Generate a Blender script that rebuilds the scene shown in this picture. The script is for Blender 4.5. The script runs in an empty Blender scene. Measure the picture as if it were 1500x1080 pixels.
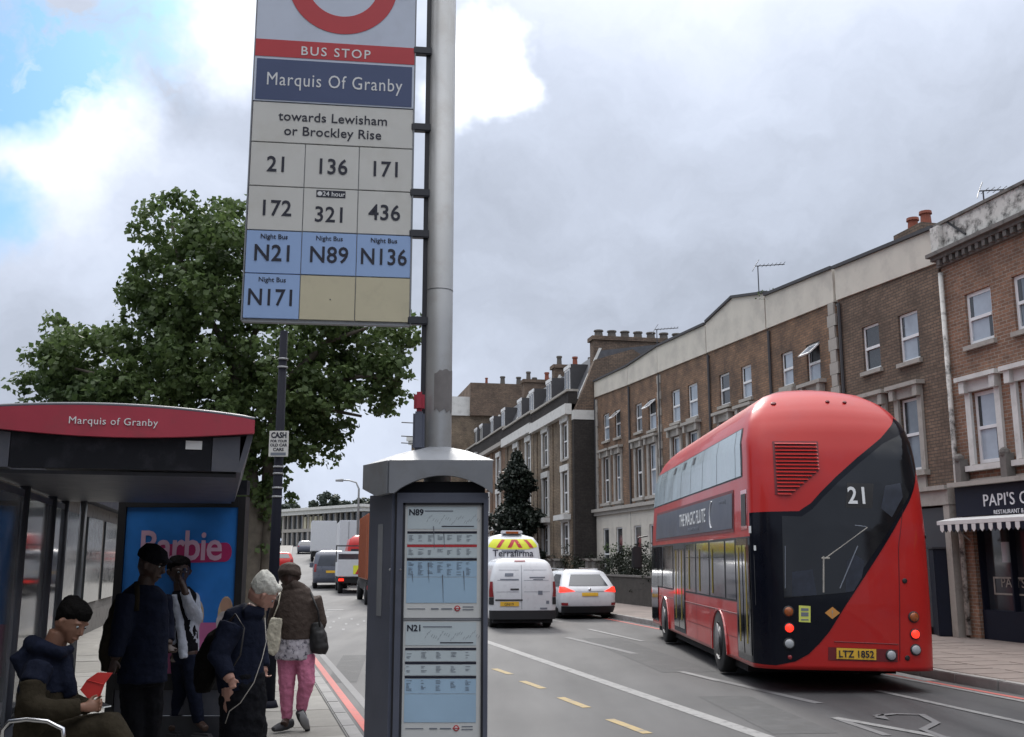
import bpy, bmesh, math, random
import numpy as np
from mathutils import Vector, Matrix
random.seed(7)
SC = bpy.context.scene
COL = SC.collection
# ---------------------------------------------------------------- camera
F = 1500.0; PITCH = math.atan(280/F); HC = 1.8
cd = bpy.data.cameras.new("camera"); cam = bpy.data.objects.new("camera", cd); COL.objects.link(cam)
cd.sensor_width = 36; cd.lens = 36*F/1500; cd.clip_start = .05; cd.clip_end = 3000
cam.location = (0, 0, HC); cam.rotation_euler = (math.pi/2+PITCH, 0, 0)
SC.camera = cam
# ---------------------------------------------------------------- light and sky
vs = SC.view_settings
vs.view_transform = 'Standard'; vs.look = 'None'; vs.exposure = 0.84; vs.gamma = 1; vs.use_curve_mapping = False
SUN = Vector((-.12, .78, .61)).normalized()
sl = bpy.data.lights.new("sun", 'SUN'); sl.energy = 1.1; sl.angle = math.radians(14); sl.color = (1, .96, .9)
so = bpy.data.objects.new("sun", sl); COL.objects.link(so)
so.rotation_euler = (-SUN).to_track_quat('-Z', 'Y').to_euler(); so.location = (0, 0, 30)
W = bpy.data.worlds.new("World"); SC.world = W; W.use_nodes = True
def pdir(px, py):
    u = (px-750)/F; v = (540-py)/F
    return Vector((u, math.cos(PITCH)-v*math.sin(PITCH), math.sin(PITCH)+v*math.cos(PITCH))).normalized()
def build_world():
    nt = W.node_tree; nt.nodes.clear(); N = nt.nodes; L = nt.links
    out = N.new('ShaderNodeOutputWorld')
    sky = N.new('ShaderNodeTexSky'); sky.sky_type = 'NISHITA'; sky.sun_disc = False
    sky.sun_elevation = math.asin(SUN.z); sky.sun_rotation = math.atan2(SUN.x, SUN.y)
    tv = N.new('ShaderNodeVectorMath'); tv.operation = 'MULTIPLY'; tv.inputs[1].default_value = (.50, .85, 1.15); L.new(sky.outputs[0], tv.inputs[0])
    b1 = N.new('ShaderNodeBackground'); L.new(tv.outputs[0], b1.inputs[0]); b1.inputs[1].default_value = .06
    tc = N.new('ShaderNodeTexCoord')
    def noise(scale, det=6, rough=.55, vec=None, sx=(1, 1, 1)):
        mp = N.new('ShaderNodeMapping'); mp.inputs['Scale'].default_value = sx
        L.new(vec or tc.outputs['Generated'], mp.inputs[0])
        n = N.new('ShaderNodeTexNoise'); n.inputs['Scale'].default_value = scale; n.inputs['Detail'].default_value = det
        n.inputs['Roughness'].default_value = rough; L.new(mp.outputs[0], n.inputs['Vector']); return n
    def vm(op, a, b=None):
        m = N.new('ShaderNodeVectorMath'); m.operation = op
        for i, x in enumerate((a, b)):
            if x is None: continue
            if isinstance(x, (tuple, list, Vector)): m.inputs[i].default_value = tuple(x)
            else: L.new(x, m.inputs[i])
        return m
    def mt(op, a, b=None, clamp=False):
        m = N.new('ShaderNodeMath'); m.operation = op; m.use_clamp = clamp
        for i, x in enumerate((a, b)):
            if x is None: continue
            if isinstance(x, (int, float)): m.inputs[i].default_value = x
            else: L.new(x, m.inputs[i])
        return m.outputs[0]
    wob = noise(7, 5, .6)
    d1 = vm('SUBTRACT', wob.outputs['Color'], (.5, .5, .5))
    d2 = vm('SCALE', d1.outputs[0]); d2.inputs['Scale'].default_value = .16
    dv = vm('ADD', tc.outputs['Generated'], d2.outputs[0])
    def blob(px, py, rin, rout):
        d = vm('SUBTRACT', dv.outputs[0], pdir(px, py)); l = vm('LENGTH', d.outputs[0])
        mr = N.new('ShaderNodeMapRange'); mr.interpolation_type = 'SMOOTHSTEP'
        mr.inputs['From Min'].default_value = rout/F; mr.inputs['From Max'].default_value = rin/F
        L.new(l.outputs['Value'], mr.inputs['Value']); return mr.outputs[0]
    def total(lst):
        s = None
        for a, w in lst:
            b = mt('MULTIPLY', blob(*a), w); s = b if s is None else mt('ADD', s, b)
        return s
    bright = total([((720, 80, 30, 90), .6), ((690, 140, 30, 100), .45), ((765, 160, 10, 55), .4), ((90, 190, 20, 150), .22), ((180, 130, 10, 110), .16), ((330, 40, 20, 120), .32), ((40, 130, 20, 100), .16), ((1150, 20, 60, 480), .11),
                    ((900, 60, 30, 420), .05), ((300, 260, 20, 120), .08), ((560, 720, 30, 420), .10), ((90, 330, 30, 260), .10)])
    dark = total([((235, 85, 10, 115), .07), ((1000, 400, 50, 600), .06), ((1250, 130, 60, 430), .03), ((60, 480, 10, 170), .05)])
    n1 = noise(4.5, 8, .58, dv.outputs[0], (1, 1, 1.7))
    n2 = noise(14, 6, .6, dv.outputs[0], (1, 1, 1.5))
    f = mt('ADD', mt('MULTIPLY', mt('SUBTRACT', n1.outputs[0], .5), .24), mt('MULTIPLY', mt('SUBTRACT', n2.outputs[0], .5), .07))
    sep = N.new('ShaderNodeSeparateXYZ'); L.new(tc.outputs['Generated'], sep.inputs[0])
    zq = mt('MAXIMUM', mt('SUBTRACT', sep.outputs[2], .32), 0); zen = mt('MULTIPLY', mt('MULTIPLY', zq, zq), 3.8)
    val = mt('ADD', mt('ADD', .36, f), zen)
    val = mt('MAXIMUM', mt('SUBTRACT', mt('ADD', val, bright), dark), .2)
    tint = N.new('ShaderNodeMix'); tint.data_type = 'RGBA'
    mr = N.new('ShaderNodeMapRange'); mr.inputs['From Min'].default_value = .45; mr.inputs['From Max'].default_value = .95; L.new(val, mr.inputs['Value'])
    L.new(mr.outputs[0], tint.inputs['Factor']); tint.inputs['A'].default_value = (.885, .975, 1.165, 1); tint.inputs['B'].default_value = (1, 1, 1.02, 1)
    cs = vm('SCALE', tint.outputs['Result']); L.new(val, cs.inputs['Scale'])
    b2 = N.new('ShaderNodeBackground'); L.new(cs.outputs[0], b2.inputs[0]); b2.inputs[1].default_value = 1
    blue = total([((30, 60, 40, 150), 1.3), ((150, 15, 30, 150), 1.1), ((230, 70, 10, 110), .45), ((10, 300, 10, 85), .9), ((330, 10, 5, 60), .3)])
    bm = mt('MULTIPLY', blue, mt('MULTIPLY', mt('SUBTRACT', n1.outputs[0], .34), 6, True), True)
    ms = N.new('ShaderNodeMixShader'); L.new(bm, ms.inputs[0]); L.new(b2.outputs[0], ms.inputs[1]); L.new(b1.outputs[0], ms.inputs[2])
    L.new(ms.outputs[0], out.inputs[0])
build_world()
# ---------------------------------------------------------------- pixel helpers (photo pixels -> places in the world)
def ray(px, py):
    u = (px-750)/F; v = (540-py)/F
    return np.array([u, math.cos(PITCH)-v*math.sin(PITCH), math.sin(PITCH)+v*math.cos(PITCH)])
def G(px, py, z=0.0):
    d = ray(px, py); t = (z-HC)/d[2]; return (d[0]*t, d[1]*t)
def PT(px, py, Y):
    d = ray(px, py); t = Y/d[1]; return Vector((d[0]*t, Y, HC+d[2]*t))
def fac(O, d, px, py, off=0.0):
    """pixel -> (t, z) on the vertical plane through O along d, pushed back by off"""
    ox = O[0]+d[1]*off; oy = O[1]-d[0]*off
    r = ray(px, py); q = r[0]/r[1]
    t = (q*oy-ox)/(d[0]-q*d[1]); Y = oy+d[1]*t
    return t, HC+r[2]/r[1]*Y
# ---------------------------------------------------------------- materials
MATS = {}
def new_mat(name):
    m = bpy.data.materials.new(name); m.use_nodes = True; MATS[name] = m
    return m, m.node_tree.nodes, m.node_tree.links, m.node_tree.nodes['Principled BSDF']
def mat(name, col, rough=.6, metal=0, var=.15, vscale=6, bump=0, bscale=40, spec=.5, coat=0, emit=0, dirt=None, dscale=2.0, damt=.6, dmin=.5):
    if name in MATS: return MATS[name]
    m, N, L, P = new_mat(name)
    P.inputs['Roughness'].default_value = rough; P.inputs['Metallic'].default_value = metal
    P.inputs['Specular IOR Level'].default_value = spec; P.inputs['Coat Weight'].default_value = coat
    c = (*col, 1)
    P.inputs['Base Color'].default_value = c
    if emit: P.inputs['Emission Color'].default_value = c; P.inputs['Emission Strength'].default_value = emit
    if var or dirt or bump:
        tc = N.new('ShaderNodeTexCoord')
    if var:
        n = N.new('ShaderNodeTexNoise'); n.inputs['Scale'].default_value = vscale; n.inputs['Detail'].default_value = 7; n.inputs['Roughness'].default_value = .6
        L.new(tc.outputs['Object'], n.inputs['Vector'])
        mr = N.new('ShaderNodeMapRange'); mr.inputs['From Min'].default_value = .25; mr.inputs['From Max'].default_value = .75
        mr.inputs['To Min'].default_value = 1-var; mr.inputs['To Max'].default_value = 1+var; L.new(n.outputs[0], mr.inputs['Value'])
        sc = N.new('ShaderNodeVectorMath'); sc.operation = 'SCALE'; sc.inputs[0].default_value = col; L.new(mr.outputs[0], sc.inputs['Scale'])
        src = sc.outputs[0]
        r2 = N.new('ShaderNodeMapRange'); r2.inputs['To Min'].default_value = max(0, rough-.12); r2.inputs['To Max'].default_value = min(1, rough+.12)
        L.new(n.outputs[0], r2.inputs['Value']); L.new(r2.outputs[0], P.inputs['Roughness'])
        if dirt:
            n2 = N.new('ShaderNodeTexNoise'); n2.inputs['Scale'].default_value = dscale; n2.inputs['Detail'].default_value = 9; n2.inputs['Roughness'].default_value = .68
            L.new(tc.outputs['Object'], n2.inputs['Vector'])
            m2 = N.new('ShaderNodeMapRange'); m2.inputs['From Min'].default_value = dmin; m2.inputs['From Max'].default_value = .64
            m2.inputs['To Max'].default_value = damt; L.new(n2.outputs[0], m2.inputs['Value'])
            mx = N.new('ShaderNodeMix'); mx.data_type = 'RGBA'; L.new(m2.outputs[0], mx.inputs['Factor'])
            L.new(src, mx.inputs['A']); mx.inputs['B'].default_value = (*dirt, 1); src = mx.outputs['Result']
        L.new(src, P.inputs['Base Color'])
    if bump:
        b = N.new('ShaderNodeBump'); b.inputs['Strength'].default_value = min(1, bump); b.inputs['Distance'].default_value = .02 if bscale < 16 else .01
        nb = N.new('ShaderNodeTexNoise'); nb.inputs['Scale'].default_value = bscale; nb.inputs['Detail'].default_value = 5
        L.new(tc.outputs['Object'], nb.inputs['Vector']); L.new(nb.outputs[0], b.inputs['Height']); L.new(b.outputs[0], P.inputs['Normal'])
    return m
def brick_mat(name, c1, c2, mortar, stain, samt=.6, bw=.225, rh=.075, ms=.009):
    m, N, L, P = new_mat(name); P.inputs['Roughness'].default_value = .9; P.inputs['Specular IOR Level'].default_value = .2
    tc = N.new('ShaderNodeTexCoord'); sp = N.new('ShaderNodeSeparateXYZ'); L.new(tc.outputs['Object'], sp.inputs[0])
    ad = N.new('ShaderNodeMath'); L.new(sp.outputs[0], ad.inputs[0]); L.new(sp.outputs[1], ad.inputs[1])
    cb = N.new('ShaderNodeCombineXYZ'); L.new(ad.outputs[0], cb.inputs[0]); L.new(sp.outputs[2], cb.inputs[1])
    br = N.new('ShaderNodeTexBrick'); L.new(cb.outputs[0], br.inputs['Vector']); br.inputs['Scale'].default_value = 1
    br.inputs['Brick Width'].default_value = bw; br.inputs['Row Height'].default_value = rh; br.inputs['Mortar Size'].default_value = ms
    br.inputs['Color1'].default_value = (*c1, 1); br.inputs['Color2'].default_value = (*c2, 1); br.inputs['Mortar'].default_value = (*mortar, 1); br.inputs['Bias'].default_value = -.1
    n = N.new('ShaderNodeTexNoise'); n.inputs['Scale'].default_value = .9; n.inputs['Detail'].default_value = 9; n.inputs['Roughness'].default_value = .65; L.new(tc.outputs['Object'], n.inputs['Vector'])
    mr = N.new('ShaderNodeMapRange'); mr.inputs['From Min'].default_value = .38; mr.inputs['From Max'].default_value = .68; mr.inputs['To Max'].default_value = samt; L.new(n.outputs[0], mr.inputs['Value'])
    mx = N.new('ShaderNodeMix'); mx.data_type = 'RGBA'; L.new(mr.outputs[0], mx.inputs['Factor']); L.new(br.outputs['Color'], mx.inputs['A']); mx.inputs['B'].default_value = (*stain, 1)
    n3 = N.new('ShaderNodeTexNoise'); n3.inputs['Scale'].default_value = 11; n3.inputs['Detail'].default_value = 4; L.new(tc.outputs['Object'], n3.inputs['Vector'])
    mr3 = N.new('ShaderNodeMapRange'); mr3.inputs['To Min'].default_value = .6; mr3.inputs['To Max'].default_value = 1.4; L.new(n3.outputs[0], mr3.inputs['Value'])
    vs_ = N.new('ShaderNodeVectorMath'); vs_.operation = 'SCALE'; L.new(mx.outputs['Result'], vs_.inputs[0]); L.new(mr3.outputs[0], vs_.inputs['Scale'])
    L.new(vs_.outputs[0], P.inputs['Base Color'])
    b = N.new('ShaderNodeBump'); b.inputs['Strength'].default_value = .6; b.inputs['Distance'].default_value = .01; b.invert = True
    L.new(br.outputs['Fac'], b.inputs['Height']); L.new(b.outputs[0], P.inputs['Normal'])
    return m
def leaf_mat(name, c1, c2, trans=.35):
    m, N, L, P = new_mat(name); P.inputs['Roughness'].default_value = .5; P.inputs['Specular IOR Level'].default_value = .35
    oi = N.new('ShaderNodeTexCoord'); n = N.new('ShaderNodeTexNoise'); n.inputs['Scale'].default_value = 1.3; n.inputs['Detail'].default_value = 8
    n.inputs['Roughness'].default_value = .8; L.new(oi.outputs['Object'], n.inputs['Vector'])
    mr = N.new('ShaderNodeMapRange'); mr.inputs['From Min'].default_value = .35; mr.inputs['From Max'].default_value = .65; L.new(n.outputs[0], mr.inputs['Value'])
    mx = N.new('ShaderNodeMix'); mx.data_type = 'RGBA'; L.new(mr.outputs[0], mx.inputs['Factor']); mx.inputs['A'].default_value = (*c1, 1); mx.inputs['B'].default_value = (*c2, 1)
    L.new(mx.outputs['Result'], P.inputs['Base Color'])
    tr = N.new('ShaderNodeBsdfTranslucent'); L.new(mx.outputs['Result'], tr.inputs[0])
    ms = N.new('ShaderNodeMixShader'); ms.inputs[0].default_value = trans; L.new(P.outputs[0], ms.inputs[1]); L.new(tr.outputs[0], ms.inputs[2])
    L.new(ms.outputs[0], N['Material Output'].inputs[0]); return m
def glass_mat(name, tint=(.8, .85, .88), alpha=.7, rough=.05):
    m, N, L, P = new_mat(name); N.remove(P)
    t = N.new('ShaderNodeBsdfTransparent'); t.inputs[0].default_value = (*tint, 1)
    g = N.new('ShaderNodeBsdfGlossy'); g.inputs['Roughness'].default_value = rough; g.inputs[0].default_value = (.9, .9, .9, 1)
    d = N.new('ShaderNodeBsdfDiffuse'); d.inputs[0].default_value = (.45, .47, .5, 1)
    tc = N.new('ShaderNodeTexCoord'); n = N.new('ShaderNodeTexNoise'); n.inputs['Scale'].default_value = 2.5; n.inputs['Detail'].default_value = 8; L.new(tc.outputs['Object'], n.inputs['Vector'])
    mr = N.new('ShaderNodeMapRange'); mr.inputs['From Min'].default_value = .35; mr.inputs['From Max'].default_value = .7; mr.inputs['To Min'].default_value = (1-alpha)*.35; mr.inputs['To Max'].default_value = (1-alpha)*1.5; L.new(n.outputs[0], mr.inputs['Value'])
    a = N.new('ShaderNodeMixShader'); L.new(mr.outputs[0], a.inputs[0]); L.new(t.outputs[0], a.inputs[1]); L.new(d.outputs[0], a.inputs[2])
    fr = N.new('ShaderNodeFresnel'); fr.inputs[0].default_value = 1.5
    b = N.new('ShaderNodeMixShader'); L.new(fr.outputs[0], b.inputs[0]); L.new(a.outputs[0], b.inputs[1]); L.new(g.outputs[0], b.inputs[2])
    L.new(b.outputs[0], N['Material Output'].inputs[0]); return m
def road_mat():
    m, N, L, P = new_mat('asphalt'); P.inputs['Specular IOR Level'].default_value = .3
    tc = N.new('ShaderNodeTexCoord')
    def nz(s, d, r=.6, sx=(1, 1, 1), rot=0):
        mp = N.new('ShaderNodeMapping'); mp.inputs['Scale'].default_value = sx; mp.inputs['Rotation'].default_value = (0, 0, rot); L.new(tc.outputs['Object'], mp.inputs[0])
        n = N.new('ShaderNodeTexNoise'); n.inputs['Scale'].default_value = s; n.inputs['Detail'].default_value = d; n.inputs['Roughness'].default_value = r; L.new(mp.outputs[0], n.inputs['Vector']); return n.outputs[0]
    big = nz(.35, 5); streak = nz(1.0, 6, .6, (2.2, .12, 1), -.25); grit = nz(160, 2)
    def add(a, b, k):
        mm = N.new('ShaderNodeMath'); mm.operation = 'MULTIPLY_ADD'; mm.inputs[1].default_value = k; L.new(b, mm.inputs[0])
        if isinstance(a, float): mm.inputs[2].default_value = a
        else: L.new(a, mm.inputs[2])
        return mm.outputs[0]
    patch = nz(.9, 3, .5, (1.6, .28, 1), -.25); v = add(add(add(add(-.70, big, .5), streak, .75), grit, .38), patch, .75)
    cr = N.new('ShaderNodeValToRGB'); L.new(v, cr.inputs[0])
    cr.color_ramp.elements[0].position = .15; cr.color_ramp.elements[0].color = (.032, .033, .036, 1)
    cr.color_ramp.elements[1].position = .85; cr.color_ramp.elements[1].color = (.10, .10, .103, 1)
    L.new(cr.outputs[0], P.inputs['Base Color'])
    r = N.new('ShaderNodeMapRange'); r.inputs['To Min'].default_value = .5; r.inputs['To Max'].default_value = .8; L.new(streak, r.inputs['Value']); L.new(r.outputs[0], P.inputs['Roughness'])
    b = N.new('ShaderNodeBump'); b.inputs['Strength'].default_value = .35; b.inputs['Distance'].default_value = .006; L.new(grit, b.inputs['Height']); L.new(b.outputs[0], P.inputs['Normal'])
    return m
road_mat()
mat('asphalt_patch', (.043, .044, .047), .75, var=.4, vscale=5, bump=.4, bscale=150, dirt=(.07, .07, .072), dscale=3, damt=.7)
def worn_paint(name, col, wear=.5):
    """road paint, worn through to the asphalt colour in places"""
    return mat(name, col, .7, var=.12, vscale=20, dirt=(.12, .12, .125), dscale=7, damt=wear)
worn_paint('paint_white', (.22, .22, .22), .9); worn_paint('paint_faint', (.14, .14, .145), .95)
worn_paint('paint_yellow', (.30, .22, .09), .8); worn_paint('paint_red', (.42, .10, .085), .45)
mat('slab', (.23, .22, .20), .85, var=.22, vscale=2.5, bump=.3, bscale=60, dirt=(.13, .125, .12), dscale=1.5, damt=.5)
mat('slab_b', (.27, .26, .24), .85, var=.18, vscale=3, bump=.3, bscale=60, dirt=(.14, .13, .12), dscale=1.8, damt=.5)
mat('slab_far', (.20, .165, .15), .85, var=.3, vscale=1.2, bump=.3, bscale=30, dirt=(.1, .09, .085), dscale=.8, damt=.5)
mat('joint', (.06, .058, .055), .95); mat('kerb', (.24, .235, .23), .8, var=.2, vscale=4, bump=.3)
mat('earth', (.09, .095, .06), .95, var=.3, vscale=.3)
mat('steel_pole', (.31, .32, .33), .42, .35, var=.12, vscale=5, bump=.05, bscale=200, dirt=(.22, .21, .19), dscale=9, damt=.35)
mat('tape', (.17, .16, .16), .7, var=.2, vscale=30)
mat('dark_metal', (.03, .032, .04), .4, var=.15); mat('black', (.012, .012, .014), .5, var=.1)
mat('cabinet', (.10, .112, .15), .42, .1, var=.12, vscale=8, bump=.04, bscale=150, dirt=(.14, .15, .19), dscale=6, damt=.35)
mat('cap_grey', (.22, .235, .26), .5, .1, var=.12, vscale=10, dirt=(.17, .17, .17), dscale=7, damt=.5)
mat('flag_white', (.52, .58, .70), .4, var=.05, dirt=(.38, .42, .5), dscale=4, damt=.3); mat('tile_white', (.60, .605, .585), .45, var=.05, dirt=(.46, .45, .4), dscale=5, damt=.3)
mat('tile_cream', (.54, .50, .36), .5, var=.06, dirt=(.4, .37, .27), dscale=7, damt=.45)
mat('tile_blue', (.30, .44, .72), .42, var=.05); mat('tile_navy', (.05, .075, .17), .4, var=.06)
mat('sign_red', (.46, .035, .045), .4, var=.08); mat('ink', (.012, .014, .03), .5, var=0); mat('ink_white', (.68, .70, .72), .5, var=0)
mat('ink_grey', (.16, .18, .22), .6, var=0)
mat('sheet_a', (.52, .60, .64), .35, var=.05, vscale=4); mat('sheet_b', (.36, .52, .68), .35, var=.08, vscale=5); mat('sheet_w', (.62, .64, .64), .4, var=.04)
mat('shelter_red', (.36, .035, .06), .45, var=.08, dirt=(.22, .05, .06), dscale=5, damt=.4)
mat('post_navy', (.006, .007, .014), .6, var=.1, spec=.12); mat('shelter_grey', (.075, .08, .10), .5, .2, var=.15, vscale=8, dirt=(.1, .1, .11), dscale=5, damt=.5)
mat('shelter_dark', (.007, .008, .012), .6, spec=.2, var=.15, dirt=(.04, .04, .05), dscale=6, damt=.4)
mat('chrome', (.55, .56, .58), .2, 1, var=.05)
glass_mat('shelter_glass', (.72, .78, .84), .62, .06)
mat('bus_red', (.42, .016, .014), .38, var=.05, vscale=1.5, coat=.3, spec=.25, dirt=(.36, .03, .04), dscale=1.2, damt=.35)
mat('bus_red_side', (.46, .022, .022), .2, var=.05, vscale=1.5, coat=.8)
mat('bus_dark_red', (.13, .009, .014), .5); mat('bus_black', (.004, .005, .010), .18, var=.1, spec=.22); mat('bus_glass', (.004, .005, .008), .04, var=.15, vscale=3, spec=.5)
mat('bus_glass_side', (.016, .018, .022), .06, var=.6, vscale=2.2, spec=.6); mat('rail_yellow', (.35, .27, .05), .5); mat('bus_upper_glass', (.30, .38, .42), .15, var=.2, vscale=1.5, spec=1)
mat('rubber', (.015, .015, .016), .85, var=.2); mat('rim', (.10, .10, .11), .5, .4); mat('underside', (.01, .01, .011), .9)
mat('lamp_red', (1, .03, .015), .3, var=0, emit=1.0); mat('lamp_red_off', (.22, .02, .025), .25, var=0, coat=.5); mat('lamp_amber', (.30, .08, .02), .25, var=0, coat=.4)
mat('lamp_white', (.36, .38, .40), .2, var=0, coat=.5); mat('plate_yellow', (.70, .42, .04), .45, var=.05); mat('sticker_yellow', (.62, .66, .14), .5, var=.05)
mat('sticker_orange', (.55, .25, .06), .5, var=.1); mat('ad_dark', (.035, .045, .075), .35, var=.25, vscale=2)
mat('car_white', (.62, .64, .67), .3, var=.04, coat=.5, dirt=(.5, .5, .52), dscale=2, damt=.3); mat('car_glass', (.03, .035, .045), .07, spec=.8, var=.1)
mat('car_grey', (.09, .10, .13), .3, coat=.6); mat('lorry_white', (.55, .57, .6), .5, var=.06); mat('lorry_orange', (.30, .09, .04), .5, var=.15); mat('hi_vis', (.68, .72, .05), .5, var=.05)
mat('trim_black', (.02, .021, .024), .6); mat('white_paint', (.60, .60, .58), .65, var=.1, dirt=(.3, .3, .28), dscale=3, damt=.4)
mat('white_frame', (.70, .71, .72), .5, var=.05); mat('render_white', (.57, .54, .475), .8, var=.08, vscale=1.2, dirt=(.36, .34, .31), dscale=.9, damt=.45, bump=.1)
mat('render_peel', (.58, .57, .54), .85, var=.1, dmin=.46, dirt=(.05, .048, .045), dscale=3.6, damt=1.0, bump=.5, bscale=20)
mat('stone_dark', (.16, .15, .14), .85, var=.35, vscale=3, dirt=(.05, .05, .045), dscale=3, damt=.8)
mat('stone_pale', (.36, .34, .31), .85, var=.2, vscale=3, dirt=(.18, .17, .15), dscale=3, damt=.6)
mat('slate', (.07, .073, .083), .6, var=.3, vscale=5); mat('lead', (.05, .05, .055), .7, var=.2)
mat('terracotta', (.22, .065, .04), .8, var=.25, vscale=6); mat('pot_grey', (.10, .09, .08), .8, var=.2); mat('window_glass', (.30, .35, .41), .1, var=.3, vscale=1.2, spec=.9)
mat('window_glass_mid', (.13, .16, .19), .08, var=.4, vscale=1.5, spec=.9); mat('window_glass_dark', (.03, .035, .04), .08, var=.3, spec=.8); mat('curtain', (.45, .46, .46), .8, var=.15, vscale=12)
mat('restaurant_navy', (.009, .012, .024), .5, var=.15, spec=.2); mat('awning_white', (.62, .62, .62), .7, var=.06); mat('hedge_wall', (.05, .045, .04), .9, var=.4, vscale=4)
brick_mat('brick_red', (.30, .165, .11), (.20, .115, .08), (.30, .27, .23), (.07, .05, .042), .55)
brick_mat('brick_brown', (.22, .155, .115), (.15, .112, .085), (.09, .08, .07), (.06, .048, .042), .7)
brick_mat('brick_terrace', (.29, .175, .11), (.195, .125, .085), (.13, .11, .09), (.06, .05, .046), .85)
brick_mat('brick_yellow', (.30, .23, .16), (.21, .16, .115), (.11, .10, .09), (.06, .052, .045), .7)
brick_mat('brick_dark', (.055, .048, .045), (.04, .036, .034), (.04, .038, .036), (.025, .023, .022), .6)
leaf_mat('leaf_plane', (.042, .075, .026), (.125, .18, .06), .42); leaf_mat('leaf_conifer', (.010, .016, .012), (.02, .03, .02), .1)
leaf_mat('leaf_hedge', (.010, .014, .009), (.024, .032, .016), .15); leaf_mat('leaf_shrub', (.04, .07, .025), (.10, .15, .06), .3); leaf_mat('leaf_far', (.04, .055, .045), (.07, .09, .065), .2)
mat('bark', (.11, .095, .075), .95, var=.35, vscale=7, bump=.6, bscale=20)
# people
mat('skin_light', (.36, .20, .155), .55, var=.06); mat('skin_tan', (.20, .10, .065), .55, var=.06); mat('skin_dark', (.045, .024, .018), .5, var=.06)
mat('hair_black', (.004, .0035, .0035), .75, spec=.08, var=.3, vscale=60, bump=.8, bscale=90); mat('knit_white', (.48, .48, .44), .9, var=.18, vscale=50, bump=.8, bscale=120)
mat('cloth_navy', (.008, .011, .024), .85, spec=.12, var=.25, vscale=8, bump=1, bscale=15); mat('cloth_black', (.006, .0065, .009), .85, spec=.12, var=.25, vscale=8, bump=1, bscale=15)
mat('cloth_olive', (.028, .023, .015), .9, spec=.12, var=.2, vscale=8, bump=1, bscale=15); mat('cloth_brown', (.062, .047, .040), .7, spec=.12, var=.2, vscale=8, bump=1, bscale=15)
mat('cloth_pink', (.50, .17, .27), .85, spec=.12, var=.15, vscale=9, bump=1, bscale=15); mat('cloth_pale', (.40, .43, .50), .85, spec=.12, var=.15, vscale=12, bump=1, bscale=15)
mat('cloth_cream', (.50, .47, .38), .9, spec=.12, var=.1, vscale=12, bump=1, bscale=15); mat('bag_black', (.012, .012, .013), .6, var=.2); mat('bag_red', (.55, .035, .03), .45, var=.1)
mat('print_floral', (.40, .38, .42), .85, var=.1, dirt=(.03, .03, .05), dscale=22, damt=1); mat('shoe_dark', (.03, .03, .035), .7); mat('sole', (.25, .25, .26), .8)
M = MATS
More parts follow.
